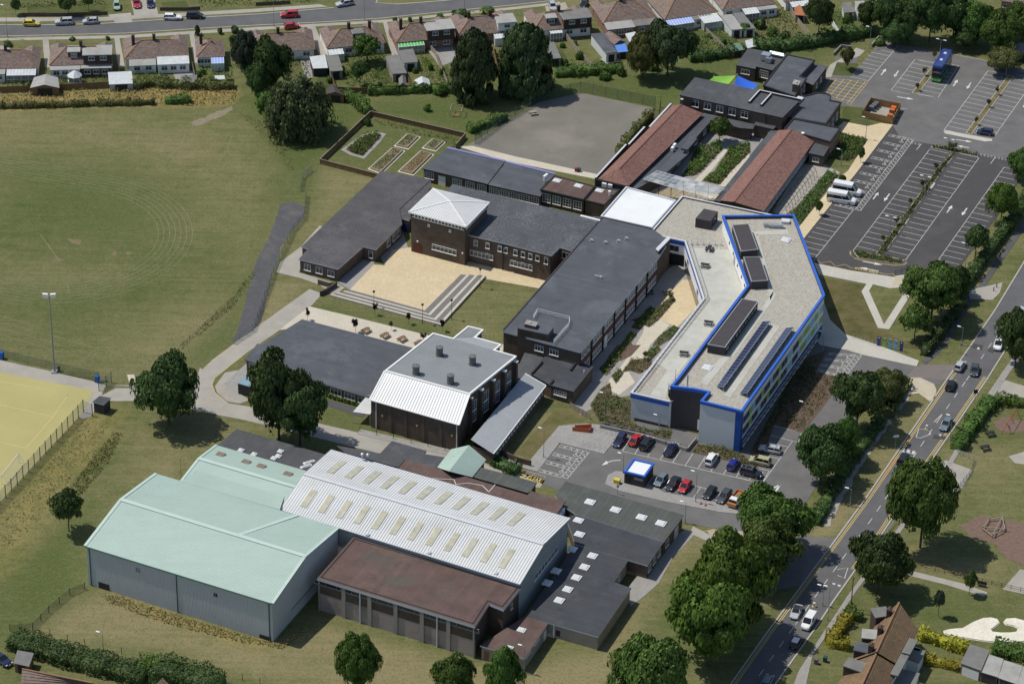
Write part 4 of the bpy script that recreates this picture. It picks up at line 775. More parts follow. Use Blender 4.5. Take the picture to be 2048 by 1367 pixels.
# ---------------------------------------------------------------- mint green sports halls
def green_hall():
 f0,f1=(-79.31,-89.75),(-43.0,-106.69);f0,f1=np.array(f0),np.array(f1);n=np.array([math.cos(R_(66)),math.sin(R_(66))])
 r0,r1=f0+n*13.4,f1+n*13.06;b0,b1=f0+n*26.6,f1+n*26.6;ze,zr,zb=9.0,11.2,9.1
 root=thing('sports_hall','mint green ridged sports hall with pale grey cladding at the bottom lawn','sports hall',(*((f0+b1)/2),0))
 i=.15
 b=MB();foot=[f0+n*.2,f1+n*.2,b1,b0];u=(f1-f0)/np.linalg.norm(f1-f0)
 F0,F1,B1,B0=f0+n*.25+u*.2,f1+n*.25-u*.2,b1-u*.2,b0+u*.2;R0,R1=r0+u*.2,r1-u*.2
 b.face([v3(F0,-1.5),v3(F1,-1.5),v3(F1,ze-.1),v3(F0,ze-.1)]);b.face([v3(F1,-1.5),v3(B1,-1.5),v3(B1,zb-.1),v3(R1,zr-.12),v3(F1,ze-.1)])
 b.face([v3(B1,-1),v3(B0,-1),v3(B0,zb-.1),v3(B1,zb-.1)]);b.face([v3(B0,-1),v3(F0,-1),v3(F0,ze-.1),v3(R0,zr-.12),v3(B0,zb-.1)])
 b.build('wall',M_cladgrey,root)
 b=MB()
 for k in range(131):
  p=F0+(F1-F0)*k/130-n*.02;b.box((p[0],p[1],4.0),(.09,.07,9.6),math.atan2(u[1],u[0]))
 for k in range(80):
  t=k/80;p=F1+(B1-F1)*t+u*.02;hh=ze+(zr-ze)*min(1,t*2.0)if t<.5 else zr+(zb-zr)*(t-.5)*2;b.box((p[0],p[1],hh/2-.4),(.07,.09,hh+.3),math.atan2(u[1],u[0]))
 b.build('cladding_ribs',M_cladgrey,root,kind='stuff')
 slope_roof(root,'roof',v3(f0,ze),v3(f1,ze),v3(r1,zr),v3(r0,zr),M_green);slope_roof(root,'roof',v3(r0,zr),v3(r1,zr),v3(b1,zb),v3(b0,zb),M_green)
 b=MB();ribs(b,v3(f0,ze),v3(f1,ze),v3(r1,zr),v3(r0,zr),.5,.07,.05);ribs(b,v3(r0,zr),v3(r1,zr),v3(b1,zb),v3(b0,zb),.5,.07,.05);b.build('roof_ribs',M_greenrib,root,kind='stuff')
 b=MB();b.bar(v3(r0-u*.1,zr+.06),v3(r1+u*.1,zr+.06),.9,.08)
 for e0,e1,z0,z1 in((f0,r0,ze,zr),(r0,b0,zr,zb),(f1,r1,ze,zr),(r1,b1,zr,zb)):b.bar(v3(e0,z0+.06),v3(e1,z1+.06),.6,.1)
 m0=r0+(r1-r0)*.64;m1=b0+(b1-b0)*.78;b.bar(v3(m0,zr+.05),v3(m1,zb+.15),.8,.08)
 b.build('ridge_flashing',M_greenrib,root)
 b=MB();b.bar(v3(f0-n*.05,ze-.12),v3(f1-n*.05,ze-.12),.18,.16);b.build('gutter',M_greentrim,root)
 for t in(.015,.49,.985):
  p=F0+(F1-F0)*t-n*.12;b=MB();b.bar(v3(p,-1.2),v3(p,ze-.2),.16);b.build('downpipe',M_greentrim,root)
 e0,e1=tuple(F0),tuple(F1)
 slab(root,'door',e0,e1,.055,.115,-.6,1.4,M_dark,0,.12);slab(root,'door',e0,e1,.93,.99,-1.2,.9,M_dark,0,.12)
 wins(root,e0,e1,[.28],.9,.7,7.1,1,1,0,M_grey,M_glass_lt,'vent');wins(root,e0,e1,[.70],.7,.55,6.9,1,1,0,M_dark,None,'vent')
 slab(root,'base_trim',tuple(F1),tuple(B1),.28,.7,2.3,2.5,M_greentrim,0,.06)
 # higher strip at the back and the second hall
 c0,c1=[np.array(q)for q in[(-63.36,-68.01),(-43.75,-76.95)]];d0,d1=[np.array(q)for q in[(-59.8,-62.77),(-42.99,-70.6)]]
 b=MB();b.add([v3(c0,9.16),v3(c1,9.16),v3(d1,9.0),v3(d0,9.0)]+[v3(q,-.3)for q in(c0,c1,d1,d0)],[[0,1,2,3],[0,4,5,1],[1,5,6,2],[2,6,7,3],[3,7,4,0]]);b.build('link_roof',M_green,root)
 b=MB();ribs(b,v3(c0,9.16),v3(c1,9.16),v3(d1,9.0),v3(d0,9.0),.5,.07,.05);b.build('roof_ribs',M_greenrib,root,kind='stuff')
 b=MB();b.bar(v3(d0,9.02),v3(d1,9.02),.2,.12);b.build('edge_trim',M_greentrim,root)
 h2=thing('sports_hall','smaller mint green hall with four brown rooflights behind the larger one','sports hall',(*(-54.68,-50.47),0))
 ef,rf,nf=[(-57.89,-52.93),(-38.91,-61.68)],[(-60.6,-60.71),(-41.25,-69.84)],[(-63.53,-66.94),(-42.28,-76.39)]
 slope_roof(h2,'roof',v3(nf[0],8.4),v3(nf[1],8.4),v3(rf[1],9.6),v3(rf[0],9.6),M_green);slope_roof(h2,'roof',v3(rf[0],9.6),v3(rf[1],9.6),v3(ef[1],7.6),v3(ef[0],7.6),M_green)
 b=MB();ribs(b,v3(nf[0],8.4),v3(nf[1],8.4),v3(rf[1],9.6),v3(rf[0],9.6),.5,.07,.05);ribs(b,v3(rf[0],9.6),v3(rf[1],9.6),v3(ef[1],7.6),v3(ef[0],7.6),.5,.07,.05);b.build('roof_ribs',M_greenrib,h2,kind='stuff')
 b=MB();b.bar(v3(rf[0],9.66),v3(rf[1],9.66),.9,.08);b.bar(v3(nf[0],8.45),v3(rf[0],9.66),.5,.1);b.bar(v3(rf[0],9.66),v3(ef[0],7.66),.5,.1);b.build('ridge_flashing',M_greenrib,h2)
 b=MB();b.prism([nf[0],nf[1],ef[1],ef[0]],-.3,7.4,top=False);b.face([v3(nf[0],7.4),v3(ef[0],7.4),v3(ef[0],7.5),v3(rf[0],9.5),v3(nf[0],8.3)]);b.build('wall',M_cladgrey,h2)
 for t in(.13,.40,.56,.84):
  q=lerp(lerp(v3(rf[0],9.6),v3(rf[1],9.6),t),lerp(v3(ef[0],7.6),v3(ef[1],7.6),t),.52);b=MB();w=np.array(rf[1])-np.array(rf[0]);b.box((q[0],q[1],q[2]+.06),(1.7,1.6,.2),math.atan2(w[1],w[0]));b.build('rooflight',mat("rooflight_brown",(.2,.16,.13),.5,.3,2),h2)
green_hall()
# ---------------------------------------------------------------- white ribbed sports hall
def white_hall():
 e,r,f=[(-43.79,-75.92),(2.31,-98.63)],[(-39.69,-66.96),(6.68,-88.83)],[(-35.15,-55.49),(11.68,-77.41)]
 root=thing('sports_hall','white ribbed sports hall roof with two rows of yellowed rooflights','sports hall',(*centre([*e,*f]),0))
 slope_roof(root,'roof',v3(e[0],8.5),v3(e[1],8.5),v3(r[1],10.7),v3(r[0],10.7),M_zincwhite);slope_roof(root,'roof',v3(r[0],10.7),v3(r[1],10.7),v3(f[1],8.7),v3(f[0],8.7),M_zincwhite)
 b=MB();ribs(b,v3(e[0],8.5),v3(e[1],8.5),v3(r[1],10.7),v3(r[0],10.7),.55,.13,.06);ribs(b,v3(r[0],10.7),v3(r[1],10.7),v3(f[1],8.7),v3(f[0],8.7),.55,.13,.06)
 b.build('roof_ribs',mat("pale_rib",(.42,.44,.46),.6,.1),root,kind='stuff')
 b=MB();b.bar(v3(r[0],10.76),v3(r[1],10.76),.8,.08);b.build('ridge_flashing',M_lgrey,root)
 poly=[e[0],e[1],f[1],f[0]];q=[np.array(x)for x in offset(poly,-.3)]
 def nearest(p):return min(q,key=lambda a:np.linalg.norm(a-np.array(p)))
 E0,E1,F1,F0=nearest(e[0]),nearest(e[1]),nearest(f[1]),nearest(f[0]);rm1=E1+(F1-E1)*.47;rm0=E0+(F0-E0)*.47
 b=MB();b.prism([E0,E1,F1,F0],-.3,8.4,top=False);b.face([v3(E1,8.4),v3(F1,8.4),v3(F1,8.6),v3(rm1,10.55),v3(E1,8.42)]);b.face([v3(F0,8.4),v3(E0,8.4),v3(E0,8.42),v3(rm0,10.55),v3(F0,8.6)])
 b.build('wall',mat("grey_green_cladding",(.36,.39,.39),.7,.08),root)
 b=MB();b.bar(v3(e[0],8.45),v3(e[1],8.45),.2,.16);b.bar(v3(f[0],8.65),v3(f[1],8.65),.2,.16);b.build('gutter',M_lgrey,root)
 for k in range(12):
  t=.055+.9*(k+.3)/12;tt=t*.985
  for(lo,hi,za,zb_,u0,u1)in((e,r,8.5,10.7,.22,.68),(r,f,10.7,8.7,.26,.74)):
   if hi is f and k==11:continue
   p0,p1=lerp(v3(lo[0],za),v3(lo[1],za),t),lerp(v3(hi[0],zb_),v3(hi[1],zb_),t+.01*(hi is f));a,c=lerp(p0,p1,u0),lerp(p0,p1,u1)
   b=MB();b.bar((a[0],a[1],a[2]+.045),(c[0],c[1],c[2]+.045),1.35,.14);b.build('rooflight',M_skyl,root)
 wins(root,tuple(E1),tuple(F1),(7,.32,.78),1.35,1.35,4.9,2,1,0)
 slab(root,'sill_band',tuple(E1),tuple(F1),.30,.80,4.05,4.2,M_white,0,.12)
 for x,y in((-26.62,-84.05),(-14.83,-89.51),(-2.18,-95.65)):dome(root,x,y,8.72,.5,.4,R_(-26),'vent_hatch')
 for x,y in((-28.79,-58.91),(-27.71,-59.04)):
  b=MB();b.lathe((x,y,9.1),((.2,0),(.2,.8),(.45,.9),(.42,1.1),(.1,1.3)),10);b.build('roof_cowl',M_metal,root,smooth=True)
white_hall()
# brown flat-roofed gymnasium in front of it, low annexe and the flat blocks to the right
r=flat('gymnasium','brown flat roofed block with concrete panels in front of the white hall',[(-35.39,-96.48),(-5.83,-110.39),(-3.34,-103.43),(-0.65,-105.12),(2.6,-98.12),(-29.34,-83.04)],7.5,M_brick,M_brownroof,M_lgrey,.35,.55)
g0,g1=(-35.39,-96.48),(-5.83,-110.39)
slab(r,'concrete_band',g0,g1,.0,1.0,-.3,3.9,M_conc_panel,.35,.08)
for k in range(7):slab(r,'pilaster',g0,g1,max(.004,k/6-.012),min(.996,k/6+.012),-.3,6.95,M_conc,.35,.3)
for k in range(6):wins(r,g0,g1,[(k+.5)/6],6.9,.8,6.35,3,1,.35,M_grey)
for t in(.27,.76):slab(r,'downpipe',g0,g1,t,t+.006,-.2,6.9,M_lgrey,.35,.35)
b=MB();pl=ccw([(-35.39,-96.48),(-5.83,-110.39),(-3.34,-103.43),(-0.65,-105.12),(2.6,-98.12),(-29.34,-83.04)]);b.ring(offset(pl,-.45),offset(pl,-.65),7.45,7.58);b.build('roof_edge_strip',M_dark,r)
wins(r,(-0.65,-105.12),(2.6,-98.12),[.55],.8,1.3,5.3,1,2,.35)
r=flat('annexe','low brown roofed annexe with two domed rooflights at the bottom lawn',[(-4.83,-110.55),(3.25,-114.2),(7.66,-103.32),(3.35,-101.3),(-0.95,-106.03)],3.2,M_conc_panel,M_brownroof,M_lgrey,.2,.25)
for x,y in((2.73,-105.75),(0.44,-111.27)):dome(r,x,y,3.2,1.3,1.1)
wins(r,(3.25,-114.2),(7.66,-103.32),[.2,.55],2.4,.35,2.5,2,1,.2);slab(r,'door',(3.25,-114.2),(7.66,-103.32),.86,.96,0,2.1,M_white,.2)
slab(r,'door',(-4.83,-110.55),(3.25,-114.2),.08,.2,0,2.2,M_timber,.2)
r=flat('workshop_block','dark flat roofed workshop with ten domed rooflights beside the white hall',[(3.35,-101.3),(16.85,-107.24),(23.29,-91.91),(19.94,-90.11),(22.82,-83.1),(12.77,-78.35),(12.38,-79.19)],3.2,mat("rendered_block_wall",(.33,.3,.26),.9,.15,.5,stain=(.2,.17,.14),stain_amt=.5),M_felt_black,M_lgrey,.2,.25)
for x,y in[(16.08,-81.99),(14.52,-85.69),(12.98,-89.11),(11.31,-92.9),(9.71,-96.41),(12.23,-79.9),(9.16,-87.06),(7.51,-90.95)]:dome(r,x,y,3.2,1.5,1.5)
w0,w1=(3.35,-101.3),(16.85,-107.24);slab(r,'door',w0,w1,.29,.36,0,2.2,M_grey,.2);slab(r,'door',w0,w1,.42,.48,.6,1.9,M_charcoal,.2);slab(r,'downpipe',w0,w1,.385,.4,0,3,M_white,.2,.12)
slab(r,'plinth',(16.85,-107.24),(23.29,-91.91),0,.8,0,2.5,M_timber_pale,.2,.06);wins(r,(19.94,-90.11),(22.82,-83.1),[.45],.9,.9,1.7,2,2,.2)
r=flat('classroom_block','dark flat roofed block with a white door between the workshop and green-grey roof',[(12.77,-78.19),(26.48,-84.77),(29.75,-76.82),(12.84,-68.34),(11.09,-69.41)],3.3,M_brick,M_felt_black,M_lgrey,.2,.25)
slab(r,'door',(20.08,-81.37),(26.47,-84.91),.36,.5,0,2.4,M_white,.2);wins(r,(26.47,-84.91),(29.75,-76.8),(3,.05,.95),1.6,1.4,1.7,2,2,.2)
for x,y in[(13.49,-70.46),(13.65,-75.13)]:dome(r,x,y,3.3,1.6,1.4)
r=flat('classroom_block','greenish grey flat roofed block with four rooflights beside the service road',[(8.96,-62.24),(11.0,-66.28),(12.93,-68.42),(29.8,-77.16),(33.95,-68.08),(11.03,-57.24)],3.5,M_brick,M_felt_green,M_lgrey,.2,.25)
for x,y in[(15.78,-64.48),(20.7,-66.96),(25.7,-69.34),(29.42,-71.24)]:dome(r,x,y,3.5,1.7,1.5)
g0,g1=(29.8,-77.16),(33.95,-68.08);wins(r,g0,g1,[.22],1.6,1.4,1.7,2,2,.2);slab(r,'door',g0,g1,.58,.78,0,2.6,M_lgrey,.2)
# small roofs behind the white hall
r=flat('changing_block','dark flat roof with small rooflights behind the green halls',[(-54.97,-41.84),(-35.27,-51.08),(-39.97,-58.28),(-58.5,-48.47)],4.2,M_brick,M_felt_dull,M_dark)
for x,y in[(-45.57,-49.79),(-46.73,-52.32),(-45.9,-51.5),(-53.43,-49.7),(-50.74,-51.03)]:dome(r,x,y,4.2,.9,.9)
for x,y in[(-39.68,-53.5),(-40.18,-54.93)]:dome(r,x,y,4.2,2.2,.5,R_(30),'roof_vent')
r=flat('plant_block','black flat roof stepping around the road behind the white hall',[(-34.71,-46.84),(-25.82,-49.4),(-23.63,-44.85),(-16.62,-48.21),(-17.08,-49.29),(-12.68,-50.39),(-14.54,-54.35),(-20.78,-51.37),(-21.96,-54.24),(-32.78,-49.46)],4.0,M_brick,M_felt_dull,M_dark)
r=flat('link_corridor','long maroon felt roof running behind the white hall',[(-20.55,-52.08),(3.57,-63.84),(4.25,-62.44),(10.97,-65.74),(9.12,-70.63),(-21.91,-55.47)],4.6,M_brick,M_brownroof,M_dark)
bx=MB();w=[(-15.1,-58.89),(-10.88,-59.1),(-10.44,-60.82),(-8.2,-60.23),(-5.25,-61.0),(-3.95,-63.2),(-2.81,-60.57)];
for a,c in zip(w[:-1],w[1:]):bx.bar(v3(a,4.66),v3(c,4.66),.1,.05)
bx.build('cable',M_white,r)
for t in(.35,.65):slab(r,'air_conditioner',(9.12,-70.63),(10.97,-65.74),t-.12,t+.12,2.6,3.9,M_white,.2,.6)
r=flat('link_block','green-grey felt roof beside the mint gabled porch',[(-5.67,-53.7),(5.42,-58.59),(4.25,-61.57),(3.57,-62.28),(-7.28,-57.09)],4.0,M_brick,M_felt_green,M_dark)
def porch():
 a0,a1,b0,b1,c0,c1=[(-11.75,-47.81),(-14.3,-54.28)]+[(-8.15,-49.25),(-11.88,-58.47)]+[(-4.72,-51.31),(-7.32,-57.47)]
 root=thing('porch','mint green gabled roof over the entrance lobby behind the white hall','porch',(*centre([a0,a1,c1,c0]),0))
 slope_roof(root,'roof',v3(a1,4.2),v3(b1,6.2),v3(b0,6.2),v3(a0,4.2),M_green);slope_roof(root,'roof',v3(b1,6.2),v3(c1,4.2),v3(c0,4.2),v3(b0,6.2),M_green)
 b=MB();ribs(b,v3(a1,4.2),v3(a0,4.2),v3(b0,6.2),v3(b1,6.2),.45,.06,.05);ribs(b,v3(c1,4.2),v3(c0,4.2),v3(b0,6.2),v3(b1,6.2),.45,.06,.05);b.build('roof_ribs',M_greenrib,root,kind='stuff')
 b=MB();b.prism(offset([a0,a1,c1,c0],-.3),-.2,4.1,top=False);
 for(x,y,z)in((a1,c1,b1),(c0,a0,b0)):b.face([v3(x,4.1),v3(y,4.1),v3(z,6.05)])
 b.build('wall',M_brick,root)
porch()
# ---------------------------------------------------------------- assembly hall with standing-seam roof
def assembly_hall():
 Z=10.4;top=[(-25.73,-28.97),(-8.29,-37.09),(0.98,-22.5),(-3.51,-20.25),(-2.15,-18.06),(-7.56,-15.42),(-5.96,-12.41),(-9.2,-11.04),(-12.19,-15.98),(-16.38,-14.06)];fe=[(-28.61,-34.1),(-10.29,-42.77)]
 root=thing('assembly_hall','dark brick assembly hall with ribbed zinc roof and bright sloping front','assembly hall',(*centre(top),0))
 b=MB();b.prism(offset(top,-.25),-.3,Z-.2,top=False);b.build('wall',M_brick,root)
 b=MB();b.prism(top,Z-.35,Z,mtop=0,mside=1);b.build('roof',[M_zinc,M_white],root)
 t0,t1=top[0],top[1]
 slope_roof(root,'front_roof',v3(fe[0],6.7),v3(fe[1],6.7),v3(t1,Z+.02),v3(t0,Z+.02),mat('bright_profiled_roof',(.78,.79,.78),.5,.05,.3))
 b=MB();ribs(b,v3(fe[0],6.7),v3(fe[1],6.7),v3(t1,Z),v3(t0,Z),.6,.05,.05);b.build('roof_ribs',M_zincrib,root,kind='stuff')
 b=MB();a0,a1,c1,c0=[np.array(q)for q in(top[0],top[1],[(0.98,-22.5)][0],[(-16.38,-14.06)][0])]
 ribs(b,v3(a0+(a1-a0)*.01,Z),v3(a1-(a1-a0)*.01,Z),v3(c1,Z),v3(c0,Z),.5,.08,.07);d=[(-12.09,-15.97),(-7.66,-15.42),(-6.16,-12.72),(-9.2,-11.24)];ribs(b,v3(d[0],Z),v3(lerp(d[0],d[1],.75),Z),v3(d[2],Z),v3(d[3],Z),.5,.08,.07)
 b.build('roof_ribs',M_zincrib,root,kind='stuff')
 q=offset(fe+[t1,t0],0);n=np.array([B[1],-B[0]])
 f0,f1=np.array(fe[0])+B*.25-n*.15,np.array(fe[1])-B*.25-n*.15;k0,k1=np.array(t0)+B*.25,np.array(t1)-B*.25
 b=MB();b.face([v3(f0,-.3),v3(f1,-.3),v3(f1,6.6),v3(f0,6.6)]);b.face([v3(f1,-.3),v3(k1,-.3),v3(k1,Z-.2),v3(f1,6.6)]);b.face([v3(k0,-.3),v3(f0,-.3),v3(f0,6.6),v3(k0,Z-.2)]);b.build('front_wall',M_brick,root)
 b=MB()
 for s,e,za,zb_ in((fe[0],fe[1],6.72,6.72),(fe[0],t0,6.74,Z+.05),(fe[1],t1,6.74,Z+.05),(t0,t1,Z+.06,Z+.06)):b.bar(v3(s,za),v3(e,zb_),.3,.16)
 pl=ccw(top);b.ring(offset(pl,.06),offset(pl,-.3),Z-.05,Z+.12);b.build('white_verge',M_white,root)
 for t in(.06,.985):slab(root,'downpipe',tuple(f0),tuple(f1),t-.004,t+.004,-.2,6.5,M_white,0,.12)
 for t in(.22,.4,.6,.8):slab(root,'pilaster',tuple(f0),tuple(f1),t-.02,t+.02,-.3,6.4,M_brick,0,.12)
 for t in(.13,.53,.93):
  p=f0+(f1-f0)*t+n*.05;b=MB();b.box((p[0],p[1],3.6),(.35,.12,.35),R_(BX));b.build('wall_vent',mat("vent_yellow",(.6,.48,.1),.6,.1),root)
 s0,s1=(-8.29,-37.09),(0.98,-22.5)
 for t in(.1,.36,.6,.84):
  wins(root,s0,s1,[t],2.0,2.3,6.7,3,3,.25);wins(root,s0,s1,[t],2.0,2.3,4.1,3,3,.25)
 for t in(.0,.23,.48,.72,.97):slab(root,'buttress',s0,s1,max(0,t-.018),min(1,t+.018),-.3,9.4,M_brick,.25,.8);slab(root,'buttress_cap',s0,s1,max(0,t-.02),min(1,t+.02),9.4,9.7,M_white,.25,.9)
 for x,y in[(-19.35,-29.79),(-12.27,-33.12),(-14.79,-22.57),(-7.97,-25.79)]:
  b=MB();b.lathe((x,y,Z),((.85,0),(.85,.12),(.72,.14),(.72,1.75),(.8,1.8),(.8,2.0),(.1,2.1)),20);b.build('roof_ventilator',mat("ventilator_grey",(.13,.135,.14),.6,.12),root,smooth=False)
assembly_hall()
def walkway():
 a=(2.8,-19.9),(-7.84,-44.68),(-3.28,-47.64),(7.17,-22.16);zs=(4.6,4.6,3.2,3.2)
 root=thing('covered_corridor','long corridor with sloping ribbed grey roof beside the assembly hall','corridor',(*centre(a),0))
 slope_roof(root,'roof',v3(a[2],3.2),v3(a[3],3.2),v3(a[0],4.6),v3(a[1],4.6),M_zinc)
 b=MB();ribs(b,v3(a[2],3.2),v3(a[3],3.2),v3(a[0],4.6),v3(a[1],4.6),.5,.09,.07);b.build('roof_ribs',M_lgrey,root,kind='stuff')
 b=MB();b.prism(offset(list(a),-.25),-.3,3.1,top=False);b.build('wall',M_brick,root)
 b=MB();b.bar(v3(a[0],4.65),v3(a[3],3.25),.25,.12);b.bar(v3(a[2],3.2),v3(a[3],3.2),.16,.12);b.build('verge',M_white,root)
 wins(root,a[2],a[3],(17,.06,.97),.8,.8,2.3,2,1,.25)
walkway()
# ---------------------------------------------------------------- low block left of the hall
r=flat('classroom_block','low slate grey felt roofed block left of the assembly hall',[(-55.61,-13.97),(-28.62,-28.0),(-23.06,-18.47),(-18.72,-8.95),(-44.71,2.57),(-52.62,-8.15),(-53.41,-7.39)],3.0,M_brick,M_felt,M_dark,.3,.2)
c0,c1=(-55.61,-13.97),(-28.62,-28.0)
wins(r,c0,c1,(9,.02,.99),2.6,1.5,1.85,3,2,.3);slab(r,'window_band',c0,c1,.0,1,2.62,2.8,M_lgrey,.3,.1)
def canopy():
 q=(-29.4,-26.55),(-32.07,-32.52),(-28.58,-33.34),(-26.59,-27.59)
 root=thing('canopy','small white ribbed entrance canopy at the corner of the assembly hall','canopy',(*centre(q),0))
 z=(2.95,2.7,2.7,2.95);slope_roof(root,'roof',v3(q[1],2.7),v3(q[2],2.7),v3(q[3],2.95),v3(q[0],2.95),M_zincwhite,.08)
 b=MB();ribs(b,v3(q[1],2.7),v3(q[0],2.95),v3(q[3],2.95),v3(q[2],2.7),.6,.08,.06);b.build('roof_ribs',M_lgrey,root,kind='stuff')
 for p in q[1:3]:b=MB();b.bar(v3(p,0),v3(p,2.7),.1);b.build('post',M_white,root)
canopy()
# ---------------------------------------------------------------- two-storey main block
MAINP=[(-2.07,-6.9),(14.28,-14.62),(31.54,24.59),(34.05,31.78),(30.47,37.37),(19.7,42.14)]
r=flat('main_block','long two storey main block with dark felt roof and red brick window bays',MAINP,6.9,M_brick,M_felt,M_lgrey,.2,.4)
m0,m1=(14.28,-14.62),(31.54,24.59)
slab(r,'brick_band',m0,m1,.0,1,3.0,4.1,M_brick_red,.2,.05)
for k in range(7):
 t0=k/7;n=4 if k else 3
 wins(r,m0,m1,(n,t0+.012,t0+.13),1.15,1.6,5.3,2,2,.2);wins(r,m0,m1,(n,t0+.012,t0+.13),1.15,1.6,1.8,2,2,.2)
 slab(r,'downpipe',m0,m1,t0-.001+.002,t0+.005,0,6.6,M_dark,.2,.25)
slab(r,'door',m0,m1,.31,.345,0,3.0,M_white,.2,.12)
f0=(-2.07,-6.9);wins(r,f0,m0,[.47,.66],2.0,1.4,4.9,3,2,.2)
b=MB();q=ccw([(31.47,26.08),(34.26,31.61),(33.85,32.47),(31.05,26.93)]);b.prism(q,0,7.6);b.build('end_wall',M_brick,r);b=MB();b.prism(offset(q,.08),7.6,7.75);b.build('wall_coping',M_lgrey,r)
for x,y in[(16.69,30.97),(19.75,30.21),(22.61,30.97),(24.39,32.12)]:
 b=MB();b.tube((x,y,6.9),(x+.15,y,7.5),.12);b.tube((x+.15,y,7.5),(x+.7,y-.25,7.45),.12);b.build('roof_cowl',M_lgrey,r)
b=MB();x,y=(18.89,15.18);b.tube((x,y,6.9),(x,y,7.5),.2);b.tube((x,y,7.4),(x-1.4,y+.2,7.6),.1);b.build('roof_cowl',M_lgrey,r)
pr=[(0.97,-8.64),(7.44,-11.0),(8.78,-7.67),(2.9,-4.58)];b=MB();b.prism(offset(pr,-.1),0,8.7,top=False);b.build('plant_room_wall',M_brick,r);b=MB();b.prism(pr,8.65,8.9,mtop=0,mside=1);b.build('plant_room_roof',[M_felt,M_lgrey],r)
ch=[(2.54,-8.53),(4.84,-9.45),(5.35,-7.93),(3.05,-6.92)];b=MB();b.prism(ch,0,9.6);b.build('chimney',M_brick,r);b=MB();b.prism(offset(ch,.06),9.6,9.72);b.build('chimney_cap',M_conc,r)
b=MB();x,y=(3.68,-8.22);b.lathe((x,y,9.7),((.25,0),(.2,.35)),8);b.build('chimney_pot',M_lgrey,r)
b=MB();rail=[(4.34,-2.63),(5.27,0.44),(12.02,-2.56),(11.9,-4.97),(8.64,-12.03)]
for a,c in zip(rail[:-1],rail[1:]):
 for z in(7.5,8.0):b.bar(v3(a,z),v3(c,z),.06)
 k=max(1,int(np.linalg.norm(np.array(c)-np.array(a))/1.8))
 for i in range(k+1):p=lerp(a,c,i/k);b.bar(v3(p,6.9),v3(p,8.0),.06)
b.build('roof_railing',M_white,r)
r=flat('entrance_block','low dark felt roofed block attached to the front of the main block',[(4.27,-18.19),(8.1,-22.09),(12.82,-24.4),(17.04,-14.65),(13.94,-12.61),(7.16,-10.1)],3.3,M_brick,M_felt_black,M_dark,.15,.3)
wins(r,(8.1,-22.09),(12.82,-24.4),[.42],2.8,1.2,1.9,5,3,.15)
b=MB()
for s,e in([(8.1,-21.9),(8.72,-20.35)],[(12.25,-16.56),(13.41,-13.61)],[(4.26,-18.0),(6.43,-13.46)]):b.bar(v3(s,3.45),v3(e,3.45),.3,.5)
b.build('upstand',M_dark,r);x,y=(15.04,-17.24);b=MB();b.tube((x,y,3.3),(x,y,4.1),.1);b.build('flue',M_white,r)
flat('link_block','small dark flat roof tucked between assembly hall and main block',[(1.04,-16.09),(1.39,-20.32),(4.17,-17.92),(7.06,-9.83),(2.76,-8.79)],3.0,M_brick,M_felt_dull,M_dark,.1,.25)
for s,e in([(-1.83,-6.58),(19.47,41.55)],[(19.58,41.67),(30.34,36.95)]):b=MB();b.bar(v3(s,6.98),v3(e,6.98),.28,.16);b.build('roof_edge',M_charcoal,bpy.data.objects['main_block'])
# wing left of the main block and the brick tower
WING=[(-10.27,32.99),(-2.26,29.57),(8.36,24.54),(10.15,28.17),(12.72,26.75),(19.59,41.87),(14.76,42.47),(-14.09,55.65),(-16.73,49.33)]
r=flat('two_storey_wing','two storey brick wing with speckled grey felt roof right of the tower',WING,6.9,M_brick,M_felt_speck,M_lgrey,.15,.22)
a0,a1=(-10.27,32.99),(8.36,24.54)
wins(r,a0,a1,[.10,.24,.385,.455,.57,.66,.745,.83],.95,1.35,5.3,1,2,.15);wins(r,a0,a1,[.93],.9,1.7,5.2,1,2,.15)
wins(r,a0,a1,[.17],5.6,1.35,2.6,6,2,.15);wins(r,a0,a1,[.64],5.4,1.35,2.5,6,2,.15)
for t in(.425,.985):slab(r,'downpipe',a0,a1,t-.004,t+.004,0,6.6,M_dark,.15,.15)
wins(r,(10.15,28.17),(12.72,26.75),[.5],2.0,1.6,5.2,2,1,.15)
b=MB();q=[(14.7,42.01),(19.0,39.93)];b.bar(v3(q[0],7.0),v3(q[1],7.0),.5,.4);b.build('parapet',M_white,r)
